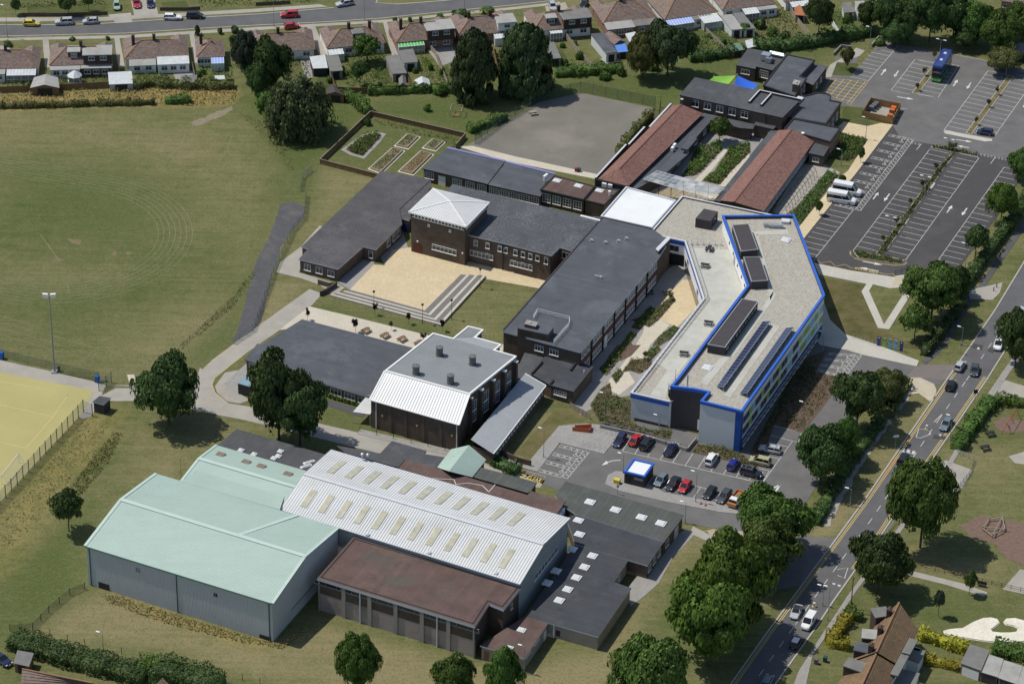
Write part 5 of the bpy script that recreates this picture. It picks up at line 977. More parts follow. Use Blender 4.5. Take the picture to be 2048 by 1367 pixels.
def tower():
 Z=10.2;q=[(-23.33,36.81),(-10.52,30.65),(-5.5,41.74),(-18.26,47.61)];w=offset(q,-.45);c=centre(q)
 root=thing('brick_tower','square brick hall tower under a white ribbed pyramid roof','hall tower',(*c,0))
 b=MB();b.prism(w,-.3,8.9,top=False);b.build('wall',M_brick,root)
 b=MB();b.prism(offset(q,-.6),8.9,9.9,top=False);b.build('clerestory_glazing',M_glass,root)
 b=MB();b.ring(offset(q,-.4),offset(q,-.7),8.85,9.05);b.ring(offset(q,-.4),offset(q,-.7),9.8,10.0)
 for i in range(4):
  p,e=np.array(w[i]),np.array(w[(i+1)%4])
  for k in range(17):m=p+(e-p)*k/16;b.bar(v3(m,8.9),v3(m,9.95),.22 if k%4 else .3)
 b.build('clerestory_frame',M_white,root)
 q=ccw(q)
 for i in range(4):
  slope_roof(root,'roof',v3(q[i],Z),v3(q[(i+1)%4],Z),v3(c,11.75),None,M_zincwhite)
  b=MB();a_,b_=np.array(q[i]),np.array(q[(i+1)%4]);nn=np.array([-(b_-a_)[1],(b_-a_)[0]]);nn/=np.linalg.norm(nn);L=np.linalg.norm(b_-a_);D_=abs(float((np.array(c)-a_)@nn))
  for k in range(1,26):
   t=k/26;f=1-abs(2*t-1);p=a_+(b_-a_)*t;e=p+nn*D_*f;b.bar(v3(p,Z+.04),v3(e,Z+.04+1.55*f),.07,.06)
  b.build('roof_ribs',M_lgrey,root,kind='stuff');b=MB();b.bar(v3(q[i],Z+.07),v3(c,11.82),.25,.1);b.build('hip',M_white,root)
 b=MB();b.ring(offset(q,.05),offset(q,-.2),Z-.3,Z+.03);b.build('fascia',M_white,root)
 e0,e1=(-23.33,36.81),(-10.52,30.65);wins(root,e0,e1,[.61],6.0,1.35,2.7,6,2,.45);slab(root,'door',e0,e1,.07,.22,0,2.5,mat("maroon_door",(.11,.035,.03),.6,.1),.45)
 wins(root,e0,e1,[.34,.71],.55,.55,7.9,1,1,.45,M_white,M_glass_lt,'vent')
 for t in(.145,.93):slab(root,'wall_lamp',e0,e1,t-.012,t+.012,2.9,3.2,M_white,.45,.2)
tower()
LW=[(-46.99,26.98),(-38.19,23.11),(-33.11,32.92),(-30.3,31.82),(-24.97,43.31),(-25.85,50.06),(-19.19,63.97),(-30.77,67.54),(-46.84,32.31),(-45.26,31.6)]
r=flat('classroom_wing','long single storey wing with weathered dark roof along the west side',LW,3.4,M_brick,M_felt_old,M_lgrey,.2,.25)
wins(r,(-46.99,26.98),(-38.19,23.11),(3,.06,.96),1.6,1.6,1.75,2,2,.2);wins(r,(-33.11,32.92),(-30.3,31.82),[.55],1.0,1.7,1.7,1,2,.2)
wins(r,(-30.3,31.82),(-24.97,43.31),[.5,.72,.88],1.5,1.8,1.8,2,2,.2)
flat('link_block','small flat roofed link between west wing and brick tower',[(-25.59,46.45),(-23.53,45.17),(-21.83,51.13),(-19.1,61.17),(-19.21,64.45),(-25.75,50.53)],3.2,M_brick,M_felt_old,M_lgrey,.1,.25)
slab(bpy.data.objects['link_block.002']if 'link_block.002' in bpy.data.objects else r,'door',(-25.59,46.45),(-23.53,45.17),.3,.9,0,2.2,mat("navy_door",(.02,.05,.15),.5,.1),.1)
# north range with blue back trim, brown roofs
def trim(root,p,q,z,m,w=.5,h=.12):b=MB();b.bar(v3(p,z),v3(q,z),w,h);b.build('roof_trim',m,root)
M_lilac=mat("lilac_roof_trim",(.2,.2,.42),.6,.15)
r=flat('north_range','low dark roofed range with a blue back edge beside the raised beds',[(-21.3,68.97),(-6.25,62.23),(-2.39,73.17),(-15.88,79.17)],3.4,M_brick,M_felt,M_dark,.2,.22)
p,q=(-21.3,68.97),(-6.25,62.23);wins(r,p,q,[.1,.53,.73,.91],2.3,1.7,1.9,4,3,.2);slab(r,'door',p,q,.24,.35,0,2.5,M_white,.2)
trim(r,(-15.88,79.05),(-2.39,73.17),3.5,M_lilac,.7)
r=flat('north_range','lower dark roofed range between the blue edged roof and the maroon roofs',[(-6.25,62.36),(5.74,57.22),(9.16,67.89),(-2.15,73.18)],3.2,M_brick,M_felt,M_dark,.2,.22)
wins(r,(-6.25,62.36),(5.74,57.22),(5,.02,.98),2.3,1.7,1.8,4,3,.2);trim(r,(-2.15,73.18),(9.16,67.89),3.3,M_lilac,.7)
r=flat('north_range','maroon flat roof with two domed rooflights and tall white windows',[(5.72,59.1),(15.56,54.73),(18.24,61.09),(9.02,65.91)],3.9,M_brick,M_brownroof,M_dark,.15,.25,par=.15)
wins(r,(5.72,59.1),(15.56,54.73),(4,.03,.98),2.0,2.1,2.1,3,3,.15)
for x,y in[(9.59,63.4),(14.48,61.12)]:dome(r,x,y,3.9,1.6,1.3)
x,y=(6.96,64.0);b=MB();b.box((x,y,4.5),(1.6,.5,1.2),R_(60));b.build('air_conditioner',M_white,r)
r=flat('north_range','small maroon flat roof with one rooflight beside the white roof',[(15.8,55.05),(20.29,53.03),(23.93,60.33),(18.42,61.41)],3.6,M_brick,M_brownroof,M_dark,.15,.25,par=.15)
x,y=(19.25,59.63);dome(r,x,y,3.6,1.6,1.3)
x,y=(21.49,57.62);b=MB();b.lathe((x,y,3.6),((.2,0),(.2,.8),(.35,.9),(.3,1.2)),8);b.build('roof_cowl',M_white,r)
r=flat('hall_link','white membrane flat roof between main block and gravel roof terrace',[(19.16,42.38),(30.49,37.67),(36.21,50.26),(25.1,56.05)],6.6,M_render_grey,M_whiteroof,M_lgrey,.2,.4,par=.3,parm=M_lgrey)
# ---------------------------------------------------------------- new building with royal blue copings
def blue_building():
 T=[(29.77,35.5),(37.54,32.38),(40.63,8.17),(24.31,-29.42),(32.06,-32.47),(37.33,-29.86),(50.18,-0.19),(53.2,16.42),(59.19,44.27),(37.61,52.78)]
 root=thing('teaching_block','new three storey teaching block with royal blue copings and gravel roofs','teaching block',(*centre(T),0))
 b=MB();b.prism(offset(T,-.15),-.3,6.3,top=False);b.build('terrace_wall',M_render_grey,root)
 b=MB();b.prism(offset(T,-.2),6.0,6.3);b.build('terrace_roof',M_gravel,root)
 b=MB();tp=ccw(T);b.ring(offset(tp,.05),offset(tp,-.35),6.35,6.62);b.build('terrace_coping',M_lgrey,root)
 b=MB();b.ring(offset(tp,-.35),offset(tp,-.5),6.0,6.5);b.build('terrace_upstand',M_dark,root)
 for s,e in([(29.77,35.5),(37.54,32.38)],[(37.54,32.38),(40.63,8.17)],[(24.31,-29.42),(32.06,-32.47)]):slab(root,'blue_fascia',s,e,0,1,5.35,6.4,M_blue,.1,.1)
 s,e=[(29.77,35.5),(37.54,32.38)];slab(root,'white_panel',s,e,.45,1,2.9,5.35,M_render,.1,.06);wins(root,s,e,[.72],2.2,1.6,4.2,2,1,.05,M_grey);slab(root,'undercroft_dark_panel',s,e,.4,1,0,2.9,M_dark,.1,.05)  # last slab: flat dark panel, shade of the open undercroft put into colour
 s,e=[(37.54,32.38),(40.63,8.17)];slab(root,'white_panel',s,e,0,1,2.8,5.3,M_render,.1,.06);wins(root,s,e,[.2,.72],1.4,1.2,4.1,2,1,.05,M_grey)
 slab(root,'undercroft_dark_panel',s,e,.05,.95,0,2.75,M_glass,.1,.04)
 s,e=[(24.31,-29.42),(32.06,-32.47)];slab(root,'undercroft_dark_panel',s,e,.12,1,0,.7,M_charcoal,.1,.06)  # dark panel on the solid wall stands in for the shaded void
 b=MB();b.prism([(38.73,30.24),(47.02,29.46),(48.67,16.26),(49.57,12.73),(33.81,-22.4),(32.03,-26.64),(31.49,-31.18),(28.27,-29.79),(32.24,-20.15),(29.84,-17.53),(41.65,8.08),(38.79,28.94)],6.3,6.34);b.build('terrace_paving',M_gravel_lt,root)
 b=MB();rl=[(38.45,31.54),(41.44,8.28),(25.03,-29.34)]
 for a,c in zip(rl[:-1],rl[1:]):
  for z in(6.95,7.3,7.6):b.bar(v3(a,z),v3(c,z),.05)
  k=int(np.linalg.norm(np.array(c)-np.array(a))/1.5)
  for i in range(k+1):p=lerp(a,c,i/k);b.bar(v3(p,6.5),v3(p,7.6),.06)
 b.build('terrace_railing',M_lgrey,root)
 b=MB()
 for t in np.linspace(0,1,6):p=lerp((39.0,31.56),(45.58,31.36),t);b.bar(v3(p,6.3),v3(p,7.3),.06);b.box((p[0],p[1],6.4),(.7,.4,.15),R_(BX))
 b.build('guard_posts',M_grey,root)
 U=[(45.85,38.15),(61.83,39.17),(66.13,4.89),(46.32,-40.92),(38.04,-37.41),(39.74,-33.97),(37.05,-32.98),(32.18,-32.06),(33.86,-28.71),(49.87,8.31)]
 up=ccw(U);b=MB();b.prism(offset(up,-.15),-.3,9.3,top=False);b.build('upper_wall',M_render,root)
 b=MB();b.prism(offset(up,-.3),9.0,9.25);b.build('upper_roof',M_gravel,root)
 b=MB();b.ring(offset(up,.06),offset(up,-.45),9.75,10.05);b.build('blue_coping',M_blue,root)
 b=MB();b.ring(offset(up,-.02),offset(up,-.2),9.3,9.75);b.build('blue_band',M_blue,root)
 b=MB();b.ring(offset(up,-.2),offset(up,-.4),9.1,9.75);b.build('parapet_lining',M_charcoal,root)
 # pale walkways on the roof
 for q in([(52.2,30.93),(60.24,31.66),(60.05,33.85),(52.29,32.46)],[(52.75,30.95),(53.43,31.41),(55.38,6.61),(54.56,3.5)],[(55.41,7.23),(55.85,5.6),(45.74,-19.1),(44.4,-19.15)],[(52.41,-4.68),(54.42,-6.21),(55.94,-6.96),(44.17,-34.89),(42.9,-34.01),(53.81,-7.63)],[(42.83,-19.78),(44.92,-19.13),(39.82,-30.37),(38.33,-29.48)]):
  b=MB();b.prism(q,9.25,9.29);b.build('roof_paving',M_gravel_lt,root)
 # plant enclosures
 for q,z,wn in(([(47.72,31.84),(51.36,32.42),(52.79,21.5),(49.06,20.51)],11.2,0),([(49.48,18.07),(53.05,18.35),(54.21,8.47),(50.67,7.92)],11.2,0),([(48.27,0.5),(51.58,-0.52),(43.79,-18.93),(40.27,-17.91)],11.3,1)):
  b=MB();b.prism(q,9.2,z,mtop=0);o=b.build('plant_enclosure',M_charcoal,root);b=MB();cq=ccw(q);b.ring(offset(cq,.06),offset(cq,-.12),z-.1,z+.06);b.build('enclosure_trim',M_grey,root)
  if wn:wins(root,(43.79,-18.93),(51.58,-0.52),(10,.03,.97),1.6,.95,10.3,2,1,0,M_charcoal,M_glass_lt)
 q=[(42.13,43.54),(45.19,42.31),(43.34,37.92),(40.07,39.09)];b=MB();b.prism(q,6.3,8.6);b.build('plant_enclosure',M_charcoal,root)
 wins(root,(43.34,37.92),(45.19,42.31),[.5],2.4,1.2,7.6,2,1,0,M_charcoal)
 for x,y in[(40.09,-23.72),(59.42,29.01)]:dome(root,x,y,9.25,1.7,1.7)
 x,y=(59.78,36.76);b=MB();b.box((x,y,9.6),(1.8,1.5,.6),R_(-5));b.build('roof_hatch',M_lgrey,root)
 for x,y in[(56.37,34.86),(57.55,34.47)]:
  b=MB();b.tube((x-1.6,y,9.9),(x+1.6,y-.1,9.9),.38,n=10);b.box((x,y,9.45),(2.6,.5,.4));b.build('air_duct',M_metal,root)
 # dark stair tower and entrance
 for s,e in([(32.18,-32.06),(37.05,-32.98)],[(37.05,-32.98),(39.74,-33.97)]):slab(root,'stair_cladding',s,e,0,1,-.3,9.3,M_charcoal,.15,.06)
 s,e=[(33.86,-28.71),(32.18,-32.06)];slab(root,'stair_cladding',s,e,0,1,-.3,9.3,M_charcoal,.15,.06)
 s,e=[(38.04,-37.41),(46.32,-40.92)];slab(root,'front_panel',s,e,0,.84,-.3,9.3,M_render_grey,.15,.03);slab(root,'blue_panel',s,e,.84,1,-.3,9.3,M_bluewall,.15,.07)
 s,e=[(37.05,-32.98),(39.74,-33.97)];slab(root,'door',s,e,.35,.8,.4,2.9,M_white,.08,.06)
 # long right façade: window strips with coloured panels
 s,e=[(46.32,-40.92),(66.13,4.89)];slab(root,'blue_panel',s,e,0,.022,0,9.3,M_bluewall,.15,.08)
 slab(root,'blue_base',s,e,0,1,1.9,2.7,M_bluewall,.15,.07);slab(root,'base_wall',s,e,0,1,-.3,1.9,M_charcoal,.15,.05)
 slab(root,'spandrel',s,e,.022,1,5.05,6.25,M_render,.15,.05);slab(root,'spandrel',s,e,.022,1,7.9,9.3,M_render,.15,.05);slab(root,'spandrel',s,e,.022,1,2.7,3.5,M_render,.15,.05)
 lime,sky_,mint=mat("lime_panel",(.3,.5,.08),.5,.06),mat("pale_blue_panel",(.3,.6,.72),.5,.06),mat("pale_mint_panel",(.6,.72,.7),.5,.06)
 pat=('wwlswwlwwswwlwwsswwlsllsslms','wwlwwswwlwwwlwwsswwsllsslsml')
 for row,z0 in((0,6.25),(1,3.5)):
  n=28
  for k in range(n):
   t0,t1=.025+.97*k/n,.025+.97*(k+1)/n;ch=pat[row][k]
   if ch=='w':wins(root,s,e,[(t0+t1)/2],48.4/n*.97,1.5,z0+.82,2,1,.13,M_grey)
   else:slab(root,'coloured_panel',s,e,t0+.002,t1-.002,z0+.02,z0+1.62,{'l':lime,'s':sky_,'m':mint}[ch],.15,.09)
 wins(root,s,e,(20,.03,.95),1.7,1.3,1.1,2,1,.11,M_white)
 # bright wall towards the terrace
 s,e=[(45.85,38.15),(49.87,8.31)];wins(root,s,e,[.3,.45,.62,.78,.9],.3,.5,8.3,1,1,.13,M_dark);slab(root,'door',s,e,.47,.52,6.4,8.4,M_grey,.15)
 # flue and masts by the stair tower
 for(x,y),hh in(((35.7,-31.23),12.3),((33.31,-29.8),12.6)):b=MB();b.tube((x,y,9.2),(x,y,hh),.16 if hh<12.5 else .06);b.build('flue',M_metal,root)
 b=MB();c=np.array((32.85,-30.01))
 for i in range(3):
  for j in range(3):b.tube((c[0]-.8+i*.8,c[1]-.6+j*.6,6.5),(c[0]-.8+i*.8,c[1]-.6+j*.6,8.7+.2*j),.04)
 b.box((c[0],c[1],7.0),(1.8,1.4,.9));b.build('condenser_rack',M_dark,root)
 # solar rows: each panel a part
 M_pv=gloss("solar_cell_blue",(.028,.036,.085),.15);M_pvf=M_metal
 for k,(lo,hi)in enumerate((([(41.65,-31.11),(52.42,-5.57)],[(42.91,-32.63),(53.91,-6.72)]),([(46.24,-33.61),(57.11,-8.0)],[(47.58,-34.71),(58.61,-8.95)]))):
  pv=thing('solar_array',('left row of tilted blue solar panels on the gravel roof','right row of tilted blue solar panels beside the blue coping')[k],'solar panels',(*centre([lo[0],hi[1]]),9.25),0,'solar panel rows on the roof')
  n=22;lo0,lo1,hi0,hi1=[np.array(v)for v in(v3(lo[0],9.55),v3(lo[1],9.55),v3(hi[0],10.35),v3(hi[1],10.35))]
  for i in range(n):
   a,c=(i+.03)/n,(i+.97)/n;q=[lo0+(lo1-lo0)*a,hi0+(hi1-hi0)*a,hi0+(hi1-hi0)*c,lo0+(lo1-lo0)*c]
   bb=MB();bb.add(q+[v-np.array([0,0,.06])for v in q],[[0,1,2,3],[7,6,5,4],[0,4,5,1],[1,5,6,2],[2,6,7,3],[3,7,4,0]]);bb.build('solar_panel',M_pv,pv)
  bb=MB();bb.bar(lo0,lo1,.08);bb.bar(hi0,hi1,.08)
  for i in range(12):t=i/11;h_=hi0+(hi1-hi0)*t;l_=lo0+(lo1-lo0)*t;bb.bar(h_,(h_[0],h_[1],9.25),.07);bb.bar(l_,(l_[0],l_[1],9.25),.07);bb.bar((h_[0],h_[1],9.3),l_,.05)
  for i in range(n+1):t=i/n;bb.bar(lo0+(lo1-lo0)*t+np.array([0,0,.01]),hi0+(hi1-hi0)*t+np.array([0,0,.01]),.06,.05)
  bb.build('mounting_frame',M_pvf,pv)
blue_building()
# ---------------------------------------------------------------- red-tiled classroom wings
M_redtile=tiles("red_roof_tiles",(.27,.145,.118),(.14,.076,.063),(.22,.14,.12))
def red_wing(label,L,Rr,rid,ze,zr,hip=None):
 root=thing('classroom_wing',label,'school building',(*centre([*L,*Rr]),0))
 b=MB();b.prism(offset([L[0],Rr[0],Rr[1],L[1]],-.35),-.3,ze-.1,top=False)
 if hip is None:b.face([v3(L[0],ze-.1),v3(Rr[0],ze-.1),v3(rid[0],zr-.1)])
 b.face([v3(Rr[1],ze-.1),v3(L[1],ze-.1),v3(rid[1],zr-.1)]);b.build('wall',M_brick,root)
 for a,c,d,e in((L[1],L[0],rid[0],rid[1]),(Rr[0],Rr[1],rid[1],rid[0])):
  b=MB();courses(b,v3(a,ze),v3(c,ze),v3(d,zr),v3(e,zr));b.build('roof',M_redtile,root)
 if hip:b=MB();courses(b,v3(L[0],ze),v3(Rr[0],ze),v3(rid[0],zr),v3(rid[0],zr));b.build('roof',M_redtile,root)
 b=MB();b.bar(v3(rid[0],zr+.06),v3(rid[1],zr+.06),.3,.14);b.bar(v3(Rr[0],ze-.06),v3(Rr[1],ze-.06),.2,.16);b.bar(v3(L[0],ze-.06),v3(L[1],ze-.06),.2,.16);b.build('ridge_tiles',mat("ridge_tile",(.2,.1,.08),.9,.2,2),root)
 return root
r=red_wing('red tiled classroom wing ending at the dark block left of the garden court',[(19.09,64.82),(37.19,101.57)],[(25.77,61.79),(44.25,97.91)],[(23.85,67.07),(39.12,99.11)],3.8,5.4,True)
for s,e in([(36.89,102.83),(31.45,90.87)],[(30.27,90.82),(26.32,82.0)],[(25.73,81.98),(18.42,65.75)]):
 b=MB();b.bar(v3(s,1.8),v3(e,1.8),.35,3.6);o=b.build('parapet',M_brick,r);b=MB();b.bar(v3(s,3.65),v3(e,3.65),.42,.12);b.build('coping',M_lgrey,r)
slab(r,'parapet',(18.4,64.8),(25.77,61.56),0,1,2.2,3.7,M_dark,.2,.2)
for t in(.22,.4):slab(r,'air_conditioner',(18.4,64.8),(25.77,61.56),t,t+.13,2.2,3.4,M_white,.2,.7)
r=flat('corridor','flat grey felt corridor roof on the garden side of the red wing',[(25.83,63.17),(27.63,62.07),(34.48,69.64),(47.35,98.59),(44.67,99.76),(44.16,98.97)],2.9,M_brick,M_feltA,M_dark,.2,.2,cat='corridor')
wins(r,(34.48,69.64),(47.35,98.59),[.08,.28,.45,.62,.8],1.7,1.3,1.6,3,2,.2)
for q in([(37.31,79.41),(39.93,78.05),(34.43,68.73),(32.5,69.61)],[(40.84,86.83),(42.45,85.91),(40.02,80.42),(38.53,81.1)]):b=MB();b.prism(q,2.9,3.4);b.build('raised_roof',M_felt,r)
for t in(0,1):
 x,y=(37.03,81.95)if t else(36.52,80.47);b=MB();b.box((x,y,3.5),(1.1,.6,1.0),R_(66));b.build('air_conditioner',M_white,r)
r=red_wing('red tiled classroom wing between the garden court and the disabled bays',[(46.65,56.74),(61.89,91.0)],[(56.11,52.28),(70.38,87.24)],[(49.4,52.78),(64.6,87.93)],3.3,5.2)
wins(r,(56.11,52.28),(70.38,87.24),(16,.03,.97),1.75,1.7,1.75,3,3,.35)
flat('corridor','narrow flat corridor roof along the garden side of the right red wing',[(45.22,57.4),(46.68,56.99),(62.01,91.38),(60.28,92.06)],2.9,M_brick,M_feltA,M_dark,.15,.2,cat='corridor')
# ---------------------------------------------------------------- flat-roofed cluster beside the upper car park
r=flat('infant_block','long two level block with dark roof and four-pane windows above the garden court',[(38.81,102.81),(62.7,92.22),(67.55,101.52),(57.92,105.9),(42.82,112.19)],6.0,M_brick,M_felt_dull,M_dark,.15,.25)
p,q=(38.81,102.81),(62.7,92.22);wins(r,p,q,[.155,.275,.395,.515,.635],1.75,1.75,4.6,2,2,.15);slab(r,'wall_lamp',p,q,.015,.04,5.0,5.2,M_white,.15,.5)
for t in(.12,.47,.84):slab(r,'downpipe',p,q,t,t+.006,0,5.7,M_dark,.15,.15)
for s,e in([(55.15,99.12),(57.97,105.13)],[(57.92,97.7),(60.62,103.43)],[(57.86,105.25),(67.6,100.89)]):
 b=MB();b.bar(v3(s,6.2),v3(e,6.2),.5,.6);b.build('upstand',M_dark,r);b=MB();b.bar(v3(s,6.53),v3(e,6.53),.3,.08);b.build('coping',M_lgrey,r)
r=flat('canopy_block','low felt canopy roof under the four-pane windows in the garden court',[(47.08,98.02),(56.59,93.86),(55.87,91.58),(52.83,91.96),(45.91,95.7)],3.2,M_brick,M_felt_dull,M_dark,.6,.2)
wins(r,(45.9,95.45),(55.87,91.58),[.75],2.0,1.4,1.4,3,2,.55)
r=flat('canopy_block','small dark flat roofed porch in the corner of the garden court',[(57.06,96.2),(61.78,93.87),(60.7,91.45),(56.15,93.53)],3.3,M_brick,M_felt_dull,M_dark,.15,.2)
slab(r,'door',(56.15,93.53),(60.7,91.45),.72,.9,0,2.3,M_white,.15)
r=flat('nursery_block','dark flat roofed block with ventilation plant at the back of the cluster',[(53.36,123.66),(58.07,121.84),(58.27,123.19),(62.18,121.21),(66.11,129.7),(56.82,132.99)],3.6,M_brick,M_felt_dull,M_dark,.1,.25)
wins(r,(53.36,123.66),(58.07,121.84),[.5],2.2,1.3,2.3,3,2,.1);wins(r,(58.27,123.19),(62.18,121.21),[.5],2.2,1.9,2.0,4,3,.1)
x,y=(60.87,126.53);b=MB();b.box((x,y,4.7),(2.2,2.0,1.5),R_(BX));b.box((x+.6,y-1.2,4.4),(1.4,1.2,1.2),R_(BX));b.build('ventilation_unit',M_metal,r)
b=MB()
for k in range(2):s,e=(62.04,130.04),(65.38,128.55);b.tube((s[0],s[1]-k*.9,4.2),(e[0],e[1]-k*.9,4.2),.35,n=10)
b.build('air_duct',M_metal,r)
r=flat('kitchen_block','tallest dark flat roof of the cluster with brick chimney',[(65.9,127.45),(72.72,124.5),(68.56,115.82),(70.08,114.96),(66.55,105.19),(59.2,110.6)],4.8,M_brick,M_felt,M_dark,.15,.3,par=.2)
ch=[(65.99,107.85),(67.39,107.26),(68.0,109.23),(66.61,109.96)];b=MB();b.prism(ch,0,6.8);b.build('chimney',M_brick,r);b=MB();b.prism(offset(ch,.08),6.8,7.0);b.build('chimney_cap',M_conc,r);x,y=(66.97,108.28);b=MB();b.lathe((x,y,7),((.3,0),(.25,.4)),8);b.build('chimney_pot',M_lgrey,r)
wins(r,(66.55,105.19),(70.08,114.96),[.35,.6,.85],.9,1.8,3.0,2,3,.15)
r=flat('store_block','lower dark flat roof beside the yellow hatched bay',[(72.69,125.38),(75.73,124.03),(71.61,113.93),(68.63,115.65)],3.6,M_brick,M_felt,M_dark,.15,.25)
wins(r,(71.61,113.93),(75.73,124.03),[.3,.6],1.2,1.2,2.0,2,2,.15)
arc=[((72.79,106.59)[0]+2.6*math.cos(t),(72.79,106.59)[1]+2.0*math.sin(t))for t in np.linspace(.1,2.6,9)]
r=flat('entrance_block','dark flat roof with a rounded bay facing the bin store',[(63.63,95.9),(73.09,92.5),(77.6,103.69),(75.05,104.75)]+arc+[(68.1,106.4)],4.2,M_brick,M_felt,M_dark,.15,.25,par=.25)
wins(r,(73.09,92.5),(77.6,103.69),[.25,.5,.78],1.4,1.9,2.0,2,3,.15)
b=MB();s,e=(63.12,95.75),(68.03,105.63);b.bar(v3(s,4.5),v3(e,4.5),1.5,.4);b.build('roof_gutter',M_lgrey,r)
r=flat('entrance_block','dark flat roof beside the cream path and the shrub bed',[(62.98,89.74),(73.49,83.6),(76.44,90.76),(65.42,95.09)],4.2,M_brick_lt,M_felt,M_dark,.15,.25,par=.25)
x,y=(67.34,87.8);b=MB();b.lathe((x,y,4.2),((.4,0),(.45,.25),(.2,.4)),10);b.build('roof_cowl',M_white,r)
r=flat('store_block','small flat roofed store at the end of the right red wing',[(68.23,80.61),(71.62,79.16),(73.66,84.73),(70.14,86.31)],3.0,M_brick,M_felt_dull,M_dark,.15,.22)
wins(r,(68.23,80.61),(71.62,79.16),[.5],1.6,1.1,1.6,2,3,.15)
def pergola():
 q=(29.35,65.57),(44.43,56.82),(47.77,61.82),(32.61,69.72)
 root=thing('glass_canopy','glazed canopy on steel posts across the garden court','glass canopy',(*centre(q),0))
 M_can=glass("canopy_glass",(.35,.4,.42),.15,.42)
 nx_,ny_=14,4
 for i in range(nx_):
  for j in range(ny_):
   c=[lerp(lerp(q[0],q[1],a),lerp(q[3],q[2],a),t)for a,t in((i/nx_+.004,j/ny_+.01),((i+1)/nx_-.004,j/ny_+.01),((i+1)/nx_-.004,(j+1)/ny_-.01),(i/nx_+.004,(j+1)/ny_-.01))]
   b=MB();b.prism(c,3.6,3.62);b.build('pane',M_can,root)
 b=MB()
 for i in range(nx_+1):b.bar(v3(lerp(q[0],q[1],i/nx_),3.57),v3(lerp(q[3],q[2],i/nx_),3.57),.08)
 for j in range(ny_+1):b.bar(v3(lerp(q[0],q[3],j/ny_),3.56),v3(lerp(q[1],q[2],j/ny_),3.56),.08)
 b.build('glazing_bars',M_lgrey,root)
 for i in range(6):
  for j in(0.05,.95):p=lerp(lerp(q[0],q[1],.04+.92*i/5),lerp(q[3],q[2],.04+.92*i/5),j);b=MB();b.tube(v3(p,0),v3(p,3.5),.07);b.build('post',M_dark,root)
pergola()
# small buildings
def kiosk():
 q=[(22.62,-52.61),(26.72,-54.27),(28.73,-49.52),(24.61,-47.88)];q=ccw(q)
 root=thing('substation','dark cladded cube with blue coping and white roof in the car park','substation',(*centre(q),0))
 b=MB();b.prism(offset(q,-.1),0,2.6,top=False);b.build('wall',M_charcoal,root);b=MB();b.prism(offset(q,-.3),2.3,2.65);b.build('roof',M_whiteroof,root)
 b=MB();b.ring(offset(q,.05),offset(q,-.35),2.6,2.95);b.build('blue_coping',M_blue,root)
 s,e=(22.62,-52.61),(26.72,-54.27);slab(root,'louvre',s,e,.5,.92,1.6,2.1,M_grey,.1);slab(root,'door',s,e,.1,.36,0,2.1,M_dark,.1,.04)
kiosk()
r=flat('pitch_store','small dark flat roofed hut beside the artificial pitch gate',[(-85.32,-30.44),(-82.91,-31.39),(-81.73,-28.82),(-84.16,-28.14)],2.6,M_charcoal,M_felt_dull,M_lgrey,.15,.2,cat='hut')
# ---------------------------------------------------------------- houses
M_tile1=tiles("roof_tiles_brown",(.26,.195,.165),(.14,.102,.088),(.2,.165,.145))
M_tile2=tiles("roof_tiles_grey_brown",(.24,.18,.145),(.16,.12,.1),(.2,.17,.13))
M_tile3=tiles("roof_tiles_lichen",(.2,.135,.08),(.12,.085,.058),(.27,.17,.06))
M_ridge=mat("ridge_tile_orange",(.25,.14,.08),.9,.2,2)
M_felt_pale=mat("pale_felt_roof",(.33,.33,.31),.9,.15,.6,stain=(.2,.2,.18),stain_amt=.5)
M_felt_mid=mat("grey_felt_roof",(.17,.17,.16),.9,.2,.6,stain=(.24,.23,.2),stain_amt=.5)
M_poly=mat("polycarbonate_white",(.52,.55,.55),.3,.2,1)
M_polyblue=mat("polycarbonate_blue",(.3,.4,.72),.3,.08,1)
M_hang=mat("hanging_tile_dark",(.07,.05,.042),.9,.2,2)
def chimney(root,x,y,z,rz=0,s=.55,h=1.5,m=None):
 b=MB();b.box((x,y,z+h/2-.6),(s*1.3,s,h+1.2),rz);b.box((x,y,z+h+.05),(s*1.5,s*1.2,.12),rz);o=b.build('chimney',m or M_hang,root)
 b=MB()
 for d in(-.25,.25):b.lathe((x+d*math.cos(rz),y+d*math.sin(rz),z+h+.1),((.13,0),(.11,.35)),8)
 b.build('chimney_pot',M_ridge,o)
